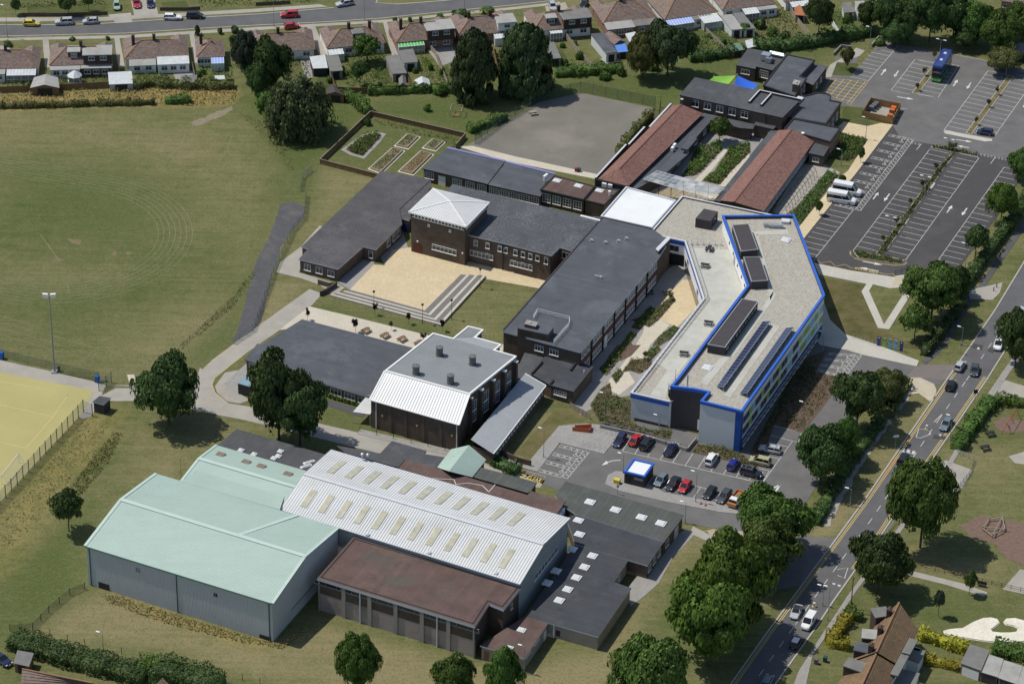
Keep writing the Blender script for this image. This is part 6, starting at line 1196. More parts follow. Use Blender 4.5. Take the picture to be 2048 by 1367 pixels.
def bungalow(label,eL,eR,depth,wall=None,tile=None,ext=(),chim=(.5,),wing=(.0,.74),hipL=True,hipR=True,group='bungalows along the far road'):
 eL,eR=np.array(eL),np.array(eR);L=np.linalg.norm(eR-eL);u=(eR-eL)/L;n=np.array([-u[1],u[0]]);rz=math.atan2(u[1],u[0]);ze,zr=2.7,2.7+depth*.33
 wall,tile=wall or M_render_grey,tile or M_tile1;g_=lambda s,t:tuple(eL+u*s+n*t)
 root=thing('bungalow',label,'bungalow',(*g_(L/2,depth/2),0),0,group);hd=depth*.5
 b=MB();b.prism([g_(.4,.35),g_(L-.4,.35),g_(L-.4,depth-.35),g_(.4,depth-.35)],-.2,ze-.05,top=False)
 r0,r1=g_(hd if hipL else .1,hd),g_(L-hd if hipR else L-.1,hd)
 if not hipR:b.face([v3(g_(L-.4,.35),ze-.05),v3(g_(L-.4,depth-.35),ze-.05),v3(g_(L-.4,hd),zr-.15)])
 b.build('wall',wall,root)
 b=MB();courses(b,v3(g_(0,0),ze),v3(g_(L,0),ze),v3(r1,zr),v3(r0,zr));courses(b,v3(g_(L,depth),ze),v3(g_(0,depth),ze),v3(r0,zr),v3(r1,zr))
 if hipL:courses(b,v3(g_(0,depth),ze),v3(g_(0,0),ze),v3(r0,zr),v3(r0,zr))
 if hipR:courses(b,v3(g_(L,0),ze),v3(g_(L,depth),ze),v3(r1,zr),v3(r1,zr))
 for w in wing:
  s0,s1=w*L,min(L,w*L+L*.26);m=(s0+s1)/2;zz=ze+(s1-s0)*.36
  courses(b,v3(g_(s0,depth+2.2),ze),v3(g_(s0,depth*.55),ze),v3(g_(m,depth*.55),zz),v3(g_(m,depth+.9),zz));courses(b,v3(g_(s1,depth*.55),ze),v3(g_(s1,depth+2.2),ze),v3(g_(m,depth+.9),zz),v3(g_(m,depth*.55),zz))
  courses(b,v3(g_(s1,depth+2.2),ze),v3(g_(s0,depth+2.2),ze),v3(g_(m,depth+.9),zz),v3(g_(m,depth+.9),zz))
 b.build('roof',tile,root);b=MB();b.bar(v3(r0,zr+.05),v3(r1,zr+.05),.26,.12)
 for a,c,on in((g_(0,0),r0,hipL),(g_(L,0),r1,hipR)):
  if on:b.bar(v3(a,ze+.08),v3(c,zr+.06),.22,.1)
 b.build('ridge_tiles',M_ridge,root)
 for w in wing:b=MB();s0,s1=w*L+.3,min(L,w*L+L*.26)-.3;b.prism([g_(s0,depth-.5),g_(s1,depth-.5),g_(s1,depth+2),g_(s0,depth+2)],-.2,ze,top=False);b.build('front_wing_wall',wall,root)
 for c in chim:chimney(root,*g_(L*c,hd),zr-.2,rz)
 p0,p1=g_(.4,.35),g_(L-.4,.35);used=[]
 for e in ext:
  k,t0,t1=e[:3];s0,s1=t0*L,t1*L
  if k=='dormer':# flat-roofed box dormer,two storeys if low
   z0,z1,d0,d1=e[3:7];m=e[7]if len(e)>7 else M_hang
   b=MB();b.prism([g_(s0,d0),g_(s1,d0),g_(s1,d1),g_(s0,d1)],z0,z1,top=False);o=b.build('dormer',m,root)
   b=MB();b.prism([g_(s0-.2,d0-.25),g_(s1+.2,d0-.25),g_(s1+.2,d1),g_(s0-.2,d1)],z1,z1+.18,mtop=0,mside=1);b.build('dormer_roof',[e[8]if len(e)>8 else M_felt_pale,M_white],root)
   nn=max(1,int((s1-s0)/2.6));wins(root,g_(s0,d0),g_(s1,d0),(nn,.08,.92),1.5 if s1-s0>2 else 1.1,1.05,z1-.85,2,2,0)
  elif k=='lean':# rear extension or lean-to
   d,z0,z1,m,wm=e[3:8];used.append((t0,t1))
   b=MB();b.prism([g_(s0,-d),g_(s1,-d),g_(s1,.4),g_(s0,.4)],-.1,z0-.1,top=False);b.build('extension_wall',wm,root)
   slope_roof(root,'extension_roof',v3(g_(s0-.1,-d-.15),z0),v3(g_(s1+.1,-d-.15),z0),v3(g_(s1+.1,.5),z1),v3(g_(s0-.1,.5),z1),m,.12)
   nn=max(1,int((s1-s0)/2.2));wins(root,g_(s0,-d),g_(s1,-d),(nn,.06,.94),1.5,1.2,1.45,2,2,0)
  elif k=='glass':# conservatory or glazed lean-to with white bars
   d,z0,z1=e[3:6];gm=e[6]if len(e)>6 else M_poly;used.append((t0,t1));q=[v3(g_(s0,-d),z0),v3(g_(s1,-d),z0),v3(g_(s1,.3),z1),v3(g_(s0,.3),z1)]
   slope_roof(root,'conservatory_roof',*q,gm,.05);b=MB();ribs(b,*q,.75,.08,.08);b.bar(q[0],q[1],.12)
   for i in range(5):p=lerp(q[0],q[1],i/4);b.bar(p,(p[0],p[1],0),.1)
   b.bar((q[0][0],q[0][1],.9),(q[1][0],q[1][1],.9),.08);b.build('conservatory_frame',M_white,root)
   b=MB();b.prism([g_(s0,-d+.06),g_(s1,-d+.06),g_(s1,.3),g_(s0,.3)],0,z0-.1,top=False);b.build('conservatory_glass',M_glass_lt,root)
 for t in(.12,.37,.63,.88):
  if not any(a-.03<t<c+.03 for a,c in used):wins(root,p0,p1,[t],1.7,1.2,1.5,2,2,0)
 return root
D1=8.6
bungalow('brown tiled bungalow with glazed lean-to, cut by the left picture edge',*[(-131.25,115.94),(-115.9,117.09)],D1,ext=(('glass',.5,.95,2.4,2.0,2.6),('lean',.3,.47,2.2,2.4,2.6,M_felt_pale,M_render_grey)),chim=(.47,))
bungalow('bungalow with pale flat two storey dormer and white pagoda conservatory',*[(-113.66,118.51),(-98.28,119.93)],D1,ext=(('dormer',.54,.98,2.6,5.2,.1,5),('dormer',.3,.48,3.6,5.3,1.8,5),('lean',.02,.48,1.6,2.3,2.6,M_felt_pale,M_render),('lean',.5,.97,1.3,2.4,2.6,M_felt_pale,M_brick)),chim=(.5,))
bungalow('brown tiled bungalow pair with two white rear extensions',*[(-95.88,122.44),(-80.24,124.69)],D1,ext=(('lean',.08,.48,2.6,2.2,2.7,M_felt_pale,M_render),('lean',.51,.99,3.2,2.5,2.9,M_poly,M_render)),chim=(.16,.48))
bungalow('single narrow bungalow with blue polycarbonate conservatory',*[(-78.48,124.22),(-71.47,125.05)],D1,ext=(('glass',.52,.95,2.6,2.2,2.6,M_polyblue),),chim=(.2,),wing=(.0,))
bungalow('brown tiled bungalow pair half hidden by the dark cypress',*[(-65.54,127.45),(-49.62,129.73)],D1,ext=(),chim=(.45,),wall=M_render)
bungalow('bungalow with mossy flat dormer behind the round garden tree',*[(-46.95,130.39),(-32.47,133.99)],D1,ext=(('dormer',.47,.64,3.0,5.3,1.4,5,M_hang,M_felt_mid),('glass',.02,.26,2.6,2.1,2.4)),chim=(.43,.78),wall=M_render)
bungalow('bungalow with wide grey two storey rear dormer and green awning',*[(-30.0,134.09),(-15.52,137.71)],D1,ext=(('dormer',.53,.99,2.4,5.3,-.2,5,M_hang,M_felt_pale),('glass',.03,.46,1.5,2.2,2.5,mat("awning_green",(.08,.42,.1),.7,.08))),chim=(.48,.14),wall=M_brick_lt)
bungalow('bungalow half hidden behind the left tall conifer',*[(-14.92,138.29),(-0.06,141.96)],D1,ext=(('dormer',.68,.98,2.8,5.1,.3,5,M_render_grey,M_felt_pale),('glass',.6,.8,2,2.1,2.5)),chim=(.25,.6),wall=M_brick_lt)
bungalow('bungalow with dark slate hung dormer and white trellis gates',*[(3.8,141.84),(18.53,145.52)],D1,tile=M_tile2,ext=(('dormer',.52,.99,2.4,5.2,-.1,5,M_hang,M_felt_mid),('dormer',.26,.42,3.5,5.1,1.6,4.2,M_hang,M_felt_pale),('glass',.28,.48,1.2,2.2,2.5)),chim=(.5,),wall=M_render)
bungalow('bungalow pair with grey extension holding two roof windows',*[(21.3,146.76),(35.05,150.72)],D1+1.5,ext=(('lean',.02,.52,3.0,2.5,2.9,M_felt_pale,M_brick_lt),('lean',.54,.95,2.6,2.5,2.8,M_felt_mid,M_brick_lt)),chim=(.42,),wall=M_brick_lt)
bungalow('bungalow with pale blue conservatory roof and white sunroom',*[(36.78,149.66),(50.56,154.78)],D1+1.5,tile=M_tile2,ext=(('glass',.02,.48,2.6,2.2,2.6,M_polyblue),('lean',.5,.85,1.6,2.4,2.7,M_felt_mid,M_render),('glass',.62,.95,4.2,2.3,2.6)),chim=(.5,),wall=M_render)
bungalow('bungalow at the top edge with white framed glass lean-to',*[(51.61,155.68),(65.38,159.99)],D1,ext=(('glass',.36,.62,2.8,2.2,2.6),('lean',.64,.98,1.6,2.4,2.6,M_felt_pale,M_render)),chim=(.5,),wall=M_render)
bungalow('bungalow at the top edge right of the white glass lean-to',*[(67.74,161.25),(79.42,164.64)],D1,ext=(('glass',.1,.5,2.4,2.2,2.6),),chim=(.4,),wall=M_render)
b_=bungalow('low brown roofed house in the top right corner behind the trees',*[(122.7,164.14),(133.78,161.14)],D1,ext=(),chim=(),wall=M_brick_lt)
# white pagoda conservatory
def pagoda(c):
 root=thing('conservatory','white octagonal conservatory with pointed pale roof behind a bungalow','conservatory',(*c,0))
 b=MB();b.lathe((*c,0),((1.7,0),(1.7,.7)),8);b.build('plinth',M_white,root);b=MB();b.lathe((*c,.7),((1.62,0),(1.62,1.3)),8);b.build('glazing',M_glass_lt,root)
 b=MB();b.lathe((*c,2.0),((1.85,0),(.5,1.0),(.1,1.15)),8);b.build('roof',M_poly,root)
 b=MB()
 for k in range(8):t=k*math.pi/4;b.bar((c[0]+1.7*math.cos(t),c[1]+1.7*math.sin(t),0),(c[0]+1.7*math.cos(t),c[1]+1.7*math.sin(t),2),.12)
 b.build('frame',M_white,root)
pagoda((-107.07,115.03))
def shed(name,label,quad,h,wall,roof,gable=False,fall=.35,doors=True,group=None):
 """quad: roof corners (front-left, front-right, back-right, back-left)"""
 c=centre(quad);r=thing(name,label,name.replace('_',' '),(*c,0),0,group);f0,f1,b1,b0=quad
 b=MB();b.prism(offset(quad,-.15),-.1,h-.05,top=False)
 if gable:
  m0,m1=lerp(f0,f1,.5),lerp(b0,b1,.5);b.face([v3(lerp(f0,c,.05),h-.05),v3(lerp(f1,c,.05),h-.05),v3(lerp(m0,c,.05),h+.75)]);b.build('wall',wall,r)
  slope_roof(r,'roof',v3(b0,h),v3(f0,h),v3(m0,h+.9),v3(m1,h+.9),roof,.08);slope_roof(r,'roof',v3(f1,h),v3(b1,h),v3(m1,h+.9),v3(m0,h+.9),roof,.08)
 else:
  b.build('wall',wall,r);slope_roof(r,'roof',v3(f0,h),v3(f1,h),v3(b1,h+fall),v3(b0,h+fall),roof,.12)
 if doors:slab(r,'door',f0,f1,.25,.75,0,min(2.0,h-.2),M_dark,.15,.05)
 return r
SH=[
 ('shed','pair of grey shed roofs with a white ridge at the garden fence',[(-116.85,107.71),(-109.8,107.99),(-110.86,113.44),(-116.63,113.21)],2.1,M_timber,M_felt_pale,True),
 ('greenhouse','large white barred greenhouse roof beside the brown fence',[(-98.23,110.66),(-92.4,111.42),(-93.51,117.17),(-99.13,116.41)],1.9,M_glass_lt,M_poly,False),
 ('shed','low turquoise grey shed roof in the bungalow garden',[(-81.54,112.51),(-77.5,113.19),(-77.43,116.36),(-81.37,115.67)],1.7,M_timber_pale,M_felt_mid,False),
 ('greenhouse','small greenhouse against the garden end fence by the path',[(-73.42,114.8),(-70.67,115.17),(-70.92,116.74),(-73.44,116.38)],1.5,M_glass_lt,M_poly,False),
 ('carport','white striped carport roof in the garden left of the flat garage',[(-49.66,120.29),(-46.03,120.7),(-47.13,127.1),(-50.86,125.87)],2.3,M_dark,M_poly,False),
 ('garage','grey felt garage beside the white striped carport',[(-45.44,118.86),(-42.31,119.52),(-43.82,126.97),(-46.98,126.57)],2.3,M_timber_pale,M_felt_mid,False),
 ('garage','grey flat garage with dark door below the bungalow with green awning',[(-30.21,117.96),(-26.71,118.63),(-29.13,127.64),(-32.4,126.69)],2.4,M_conc,M_felt_mid,False),
 ('garage','paler flat garage behind the grey garage with dark door',[(-27.64,123.93),(-24.24,124.6),(-25.7,131.04),(-29.71,129.78)],2.4,M_render_grey,M_felt_mid,False),
 ('shed','small shed with tilted felt roof at the garden corner',[(-28.42,112.68),(-26.61,112.75),(-26.9,117.21),(-28.7,116.61)],1.9,M_timber,M_felt_mid,True),
 ('greenhouse','white gabled greenhouse at the end of the garden',[(-24.46,113.23),(-20.85,113.89),(-21.31,117.03),(-24.81,116.37)],1.7,M_glass_lt,M_poly,True),
 ('shed','dark gabled shed near the willow and fence corner',[(-45.74,107.37),(-41.15,106.78),(-43.19,111.11),(-45.58,110.76)],2.0,M_timber,M_charcoal,True),
 ('outbuilding','long blue-grey roofed outbuilding with white windows',[(21.81,130.68),(24.66,131.61),(21.47,141.38),(18.11,140.69)],2.6,M_render_grey,M_felt,False),
 ('shed','brown hipped shed roof with blue tarpaulin lean-to',[(23.88,136.0),(26.89,137.78),(23.99,142.64),(21.48,141.43)],2.3,M_timber,M_tile1,True),
 ('lean_to','bright blue tarpaulin lean-to beside the outbuilding',[(24.83,132.73),(27.43,133.38),(26.53,137.73),(23.78,136.79)],1.9,M_timber,mat("tarpaulin_blue",(.1,.24,.62),.6,.1),False),
 ('shed','pale plastic roofed pergola with striped boards behind a bungalow',[(27.88,137.47),(30.65,139.51),(29.24,143.06),(26.72,141.84)],2.2,M_timber_pale,M_poly,False),
 ('garage','left pale ribbed garage roof of the pair',[(53.4,145.33),(56.31,146.01),(53.92,153.54),(50.86,152.84)],2.4,M_render_grey,M_felt_pale,False),
 ('garage','right weathered garage roof of the pair',[(56.56,146.02),(59.59,146.43),(56.5,154.79),(54.19,153.83)],2.4,M_render_grey,M_felt_mid,False),
 ('shed','green felt roofed shed near the garden fence',[(52.91,134.35),(56.33,135.86),(54.99,138.83),(52.2,137.61)],1.8,M_timber,mat("shed_roof_green",(.13,.22,.16),.9,.2),False),
 ('greenhouse','tilted glass cold frame beside the green shed',[(56.9,137.02),(59.46,138.5),(58.51,141.78),(56.58,140.59)],1.5,M_glass_lt,M_poly,False),
 ('shed','orange roofed shed beside the trunk of the tall tree',[(69.9,154.9),(72.65,154.44),(71.51,160.12),(69.87,158.33)],2.2,M_timber_pale,mat("orange_tile",(.35,.14,.07),.85,.2),False),
 ('garage','grey garage with felt roof left of the long pale one',[(82.25,156.35),(85.22,157.05),(84.61,162.2),(82.27,161.52)],2.3,M_render_grey,M_felt_mid,False),
 ('garage','long pale garage roof near the dark wood',[(85.78,156.21),(88.72,156.62),(87.98,162.92),(85.53,162.53)],2.3,M_render_grey,M_felt_pale,False),
 ('shed','small dark shed roof beside the cypress at the long fence',[(4.95,137.67),(6.81,138.3),(6.18,141.04),(4.69,140.7)],1.9,M_timber,M_felt_mid,False),
 ('garage','long flat grey garage beside the dark conifer',[(8.28,127.74),(10.86,128.38),(9.03,136.49),(7.54,135.88)],2.3,M_conc,M_felt_mid,False),
 ('hut','dark hut roof at the right edge behind the car park',[(122.69,135.62),(127.83,134.19),(128.46,139.15),(124.1,140.07)],2.6,M_timber,M_felt_mid,False)]
for s in SH:shed(*s)
# terrace by the main road, bottom right
def terrace():
 ze,zr=5.2,8.4
 e0,e1=[(67.28,-126.41),(75.72,-106.49)];f0,f1=[(57.44,-126.7),(68.64,-103.35)];r0,r1=[(61.81,-130.65),(72.21,-102.0)]
 root=thing('terraced_house','brown tiled terrace with lichened roof and three grey dormers by the main road','terraced houses',(*centre([e0,e1,f0]),0))
 for k in range(2):
  t0,t1=(0,.47)if k==0 else(.47,1);dz=.0 if k else-.4
  b=MB();courses(b,v3(lerp(e0,e1,t0),ze+dz),v3(lerp(e0,e1,t1),ze+dz),v3(lerp(r0,r1,t1),zr+dz),v3(lerp(r0,r1,t0),zr+dz),.42,.1);courses(b,v3(lerp(f0,f1,t1),ze+dz),v3(lerp(f0,f1,t0),ze+dz),v3(lerp(r0,r1,t0),zr+dz),v3(lerp(r0,r1,t1),zr+dz),.36,.06);b.build('roof',M_tile3,root)
  b=MB();b.bar(v3(lerp(r0,r1,t0),zr+dz+.08),v3(lerp(r0,r1,t1),zr+dz+.08),.35,.14);b.build('ridge_tiles',M_ridge,root)
 b=MB();q=ccw([f0,e0,e1,f1]);b.prism(offset(q,-.4),-.2,ze-.1,top=False);b.face([v3(lerp(e1,f1,.04),ze-.1),v3(lerp(f1,e1,.04),ze-.1),v3(lerp(r1,r0,.01),zr-.2)]);b.build('wall',M_render,root)
 wins(root,e0,e1,(8,.05,.97),1.5,1.2,4.1,2,2,.4)
 b=MB();b.bar(v3(lerp(e0,e1,.62),ze+.55),v3(lerp(e0,e1,.84),ze+.55),1.6,.3);b.bar(v3(lerp(e0,e1,.3),ze+.5),v3(lerp(e0,e1,.6),ze+.5),1.5,.3);b.build('dormer_roof',M_felt_mid,root)
 for t,m in((.93,M_felt_mid),(.66,M_felt_pale),(.5,M_felt),(.3,M_felt_mid)):
  a=lerp(f0,f1,t);c=lerp(r0,r1,t);q=rect(lerp(a,c,-.02),lerp(a,c,.72),2.6);b=MB();b.prism(q,2,7.0,top=False);b.build('dormer',M_hang,root);b=MB();b.prism(offset(q,.15),7.0,7.2);b.build('dormer_roof',m,root)
 for t in(.9,.7,.5):x,y=lerp(lerp(f0,f1,t),lerp(r0,r1,t),.72);chimney(root,x,y,7.2,R_(AX),.8,1.9)
 p=lerp(lerp(f0,f1,.62),lerp(r0,r1,.62),.82);b=MB();b.box((p[0]+.6,p[1]-.6,8.0),(1.0,.8,.12),R_(AX));b.build('roof_window',M_glass,root)
 ex=thing('terraced_house','flat roofed rear extensions of the terrace beside the garages','house extension',(*(73.84,-108.48),0))
 for q,m in(([(72.49,-110.85),(75.32,-112.71),(76.98,-108.91),(73.99,-107.49)],M_felt_mid),([(69.49,-118.79),(73.45,-120.87),(75.22,-115.68),(71.71,-114.3)],M_felt_mid),([(73.32,-107.83),(75.68,-109.12),(76.12,-108.35),(73.85,-107.06)],M_poly)):
  b=MB();b.prism(offset(q,-.15),0,2.5,top=False);b.build('wall',M_render_grey,ex);b=MB();b.prism(q,2.5,2.7);b.build('roof',m,ex)
terrace()
def garages():
 qs=([(82.95,-112.34),(86.45,-114.47),(88.67,-108.57),(85.3,-106.71)],[(86.3,-114.38),(89.4,-115.92),(91.02,-110.66),(88.35,-109.24)],[(89.38,-116.06),(92.61,-117.88),(94.26,-112.66),(91.08,-110.96)],[(92.61,-117.88),(95.65,-119.69),(97.67,-114.48),(94.33,-112.8)])
 lab=('tallest garage with brick top course and white door beside the hedge','grey roofed garage with charcoal door next to the white doored one','garage with dark patched roof third along from the hedge','grey garage cut by the right picture edge')
 for q,l,h,dm in zip(qs,lab,(2.6,2.3,2.3,2.3),(M_white,M_charcoal,M_charcoal,M_grey)):
  r=shed('garage',l,q,h,M_brick_lt,M_felt_mid if h>2.4 else M_felt_pale,False,.15,False,'garages in a row at bottom right');slab(r,'door',q[0],q[1],.1,.9,0,2.0,dm,.15,.06)
garages()
def corner_house():
 e0,e1,r0,r1=[(-86.22,-130.17),(-72.53,-125.74)]+[(-86.49,-124.43),(-73.45,-128.09)]
 root=thing('house','mauve brown tiled roof at the bottom left edge','house',(*centre([e0,e1]),0));b=MB();courses(b,v3(e0,4.0),v3(e1,4.0),v3(r1,6.6),v3(r0,6.6));b.build('roof',M_tile2,root)
 b=MB();b.bar(v3(r0,6.65),v3(r1,6.65),.3,.15);b.build('ridge_tiles',M_ridge,root);b=MB();b.prism(ccw([e0,e1,r1,r0]),0,3.9,top=False);b.build('wall',M_brick_lt,root)
 a,c=[(-63.3,-127.82),(-58.86,-127.68)];t=(-61.22,-126.01);root=thing('house','orange ridged roof peak at the bottom edge behind the hedge','house',(*t,0));b=MB();courses(b,v3(a,5),v3(c,5),v3(t,6.5),v3(t,6.5));b.build('roof',M_tile3,root)
 shed('shed','pale grey shed roof beside the car at bottom left',[(-89.33,-117.03),(-86.39,-117.98),(-85.97,-114.4),(-89.09,-113.6)],2.2,M_timber,M_felt_mid,False)
corner_house()
# ---------------------------------------------------------------- foliage
def cards_mesh(name,cen,nrm,size,m,core=None):
 """one leaf card (a small bent quad) per centre"""
 n=len(cen);nrm=nrm/np.maximum(1e-6,np.linalg.norm(nrm,axis=1))[:,None];a=np.cross(nrm,RNG.normal(size=(n,3)));a/=np.maximum(1e-6,np.linalg.norm(a,axis=1))[:,None];b=np.cross(nrm,a)
 s=(size*RNG.uniform(.6,1.3,n))[:,None];v=np.stack([cen+a*s,cen+b*s*.62+nrm*s*.12,cen-a*s,cen-b*s*.62+nrm*s*.12],1).reshape(-1,3)
 nf,nv=n,4*n;idx=np.arange(nv);st=np.arange(n)*4
 if core is not None:
  cv_,cf=core;idx=np.concatenate([idx,(np.array(cf)+nv).ravel()]);st=np.concatenate([st,n*4+np.arange(len(cf))*4]);v=np.concatenate([v,cv_]);nf+=len(cf);nv+=len(cv_)
 me=bpy.data.meshes.new(name);me.vertices.add(nv);me.vertices.foreach_set('co',v.ravel().astype(np.float32));me.loops.add(len(idx));me.loops.foreach_set('vertex_index',idx.astype(np.int32))
 me.polygons.add(nf);me.polygons.foreach_set('loop_start',st.astype(np.int32));me.update(calc_edges=True);me.materials.append(m);return me
def core_blob(rx,rz,cz,k=8):
 vs=[];fs=[]
 for i in range(k+1):
  for j in range(k*2):t,p=math.pi*i/k,math.pi*j/k;r=random.uniform(.85,1.1);vs.append((rx*r*math.sin(t)*math.cos(p),rx*r*math.sin(t)*math.sin(p),cz+rz*r*math.cos(t)))
 for i in range(k):
  for j in range(k*2):fs.append((i*k*2+j,(i+1)*k*2+j,(i+1)*k*2+(j+1)%(k*2),i*k*2+(j+1)%(k*2)))
 return np.array(vs),fs
def unit(n):v=RNG.normal(size=(n,3));return v/np.linalg.norm(v,axis=1)[:,None]
def crown_mesh(kind,n,size,m,seed=0):
 """unit crown: radius about 1, height 0..1"""
 global RNG
 RNG=np.random.default_rng(100+seed);random.seed(100+seed);core=None
 if kind in('broad','oak'):
  k=64 if kind=='broad' else 48;d=unit(k);d[:,2]=np.abs(d[:,2])*RNG.choice([1,1,1,-.75],k);rr=RNG.uniform(.5,.86,k)
  lob=1+.16*np.sin(3*np.arctan2(d[:,1],d[:,0])+seed)+.1*np.sin(5*np.arctan2(d[:,1],d[:,0])+2*seed);c=d*(rr*lob)[:,None];cr=RNG.uniform(.17,.34,k)
  w=np.sqrt(cr);i=RNG.choice(k,n,p=w/w.sum());o=unit(n);o[:,2]=np.where(RNG.random(n)<.75,np.abs(o[:,2]),o[:,2]);p=c[i]+o*(cr[i]*RNG.uniform(.7,1.08,n))[:,None]
  nr=o*.9+d[i]*.5+RNG.normal(size=(n,3))*.45;p[:,2]=p[:,2]*.5+.5;core=core_blob(.5,.27,.5)
 elif kind=='cone':
  k=130;t=RNG.random(k)**.85;ang=RNG.uniform(0,2*np.pi,k);prof=np.interp(t,[0,.08,.3,.7,.9,1],[.62,.88,.92,.72,.42,.1])*RNG.uniform(.72,1.0,k);c=np.stack([prof*np.cos(ang),prof*np.sin(ang),t*.93+.02],1)
  cr=RNG.uniform(.13,.26,k)*np.interp(t,[0,.8,1],[1,.9,.6]);i=RNG.integers(0,k,n);o=unit(n);p=c[i]+o*(cr[i]*RNG.uniform(.6,1.1,n))[:,None]*[1,1,.42];nr=o+np.stack([np.cos(ang[i]),np.sin(ang[i]),.5+0*i],1)*.6+RNG.normal(size=(n,3))*.4;p[:,2]=np.clip(p[:,2],.0,1.03);core=core_blob(.6,.44,.46)
 elif kind=='willow':
  k=150;d=unit(k);d[:,2]=np.abs(d[:,2]);c=d*RNG.uniform(.55,.95,k)[:,None];i=RNG.integers(0,k,n);drop=RNG.random(n)**1.2;p=c[i]+RNG.normal(size=(n,3))*.06
  p[:,2]=np.maximum(-.85,p[:,2]-drop*.75);p[:,:2]*=(1+.12*drop)[:,None];nr=d[i]+RNG.normal(size=(n,3))*.5;p[:,2]=p[:,2]*.52+.46;core=core_blob(.62,.3,.42)
 elif kind=='shrub':
  k=16;d=unit(k);d[:,2]=np.abs(d[:,2]);c=d*RNG.uniform(.3,.7,k)[:,None];i=RNG.integers(0,k,n);o=unit(n);o[:,2]=np.abs(o[:,2]);p=c[i]+o*RNG.uniform(.2,.42,n)[:,None];nr=o+d[i]*.5+RNG.normal(size=(n,3))*.4;p[:,2]=np.clip(p[:,2]*.85,.0,2);core=core_blob(.5,.3,.3)
 else:# sparse sapling
  k=14;d=unit(k);c=d*RNG.uniform(.2,.85,k)[:,None];i=RNG.integers(0,k,n);p=c[i]+RNG.normal(size=(n,3))*.16;nr=RNG.normal(size=(n,3));p[:,2]=p[:,2]*.5+.5
 return cards_mesh('crown',p,nr,size,m,core)
L_dark=leaf("leaves_dark_green",(.025,.052,.014),(.084,.136,.038));L_mid=leaf("leaves_mid_green",(.036,.076,.013),(.115,.19,.04));L_bright=leaf("leaves_fresh_green",(.045,.1,.014),(.13,.225,.038))
L_conif=leaf("needles_dark",(.023,.046,.017),(.074,.112,.04),.1);L_willow=leaf("willow_leaves",(.036,.052,.02),(.1,.122,.05));L_blue=leaf("leaves_blue_green",(.03,.045,.03),(.07,.09,.06))
L_red=leaf("leaves_purple",(.03,.014,.016),(.06,.03,.03));L_gold=leaf("hedge_golden",(.16,.17,.02),(.34,.3,.03),.2);L_olive=leaf("leaves_olive",(.055,.068,.02),(.14,.15,.045));L_straw=leaf("straw_grass",(.2,.16,.06),(.36,.29,.12),.2);L_lav=leaf("lavender_grey",(.1,.1,.11),(.2,.19,.2),.1)
CR={}
def crown(kind,var,m):
 key=(kind,var,m.name)
 if key not in CR:
  n,s={'broad':(17000,.043),'oak':(16000,.044),'cone':(16000,.045),'willow':(17000,.042),'shrub':(900,.13),'small':(4200,.08),'sapling':(500,.11)}[kind]
  CR[key]=crown_mesh({'small':'broad'}.get(kind,kind),n,s,m,var*7+len(kind));
 return CR[key]
TR={}
def trunk_mesh(kind):
 if kind not in TR:
  b=MB();b.tube((0,0,-.02),(.02,.01,.45),.05,.036);b.tube((.02,.01,.45),(.0,.03,.8),.036,.014)
  for a,t,l in((.4,.32,.42),(2.3,.38,.4),(4.2,.42,.36),(5.4,.52,.3),(1.4,.58,.26)):b.tube((.015,.01,t),(l*math.cos(a),l*math.sin(a),t+.26),.022,.008,6)
  me=bpy.data.meshes.new('trunk');me.from_pydata(b.v,[],b.f);me.materials.append(M_trunk);TR[kind]=me
 return TR[kind]
BASE={'broad':.13,'oak':.16,'cone':.02,'willow':.0,'small':.24,'sapling':.34,'shrub':0}
def tree(x,y,h,r,label,kind='broad',m=None,var=0,name='tree',cat='tree',group=None,base=None):
 t=thing(name,label,cat,(x,y,0),random.uniform(0,6.28),group);bs=BASE[kind]if base is None else base
 if kind !='shrub':
  k=bpy.data.objects.new('trunk',trunk_mesh(kind));link(k,t);s=max(r*.75,h*.22);k.scale=(s*(1.0 if kind in('sapling','small')else .95),s*(1.0 if kind in('sapling','small')else .95),h)
 c=bpy.data.objects.new('crown',crown(kind,var,m or L_mid));link(c,t);c.location=(0,0,h*bs);c.scale=(r/1.02,r/1.02,h*(1-bs));return t
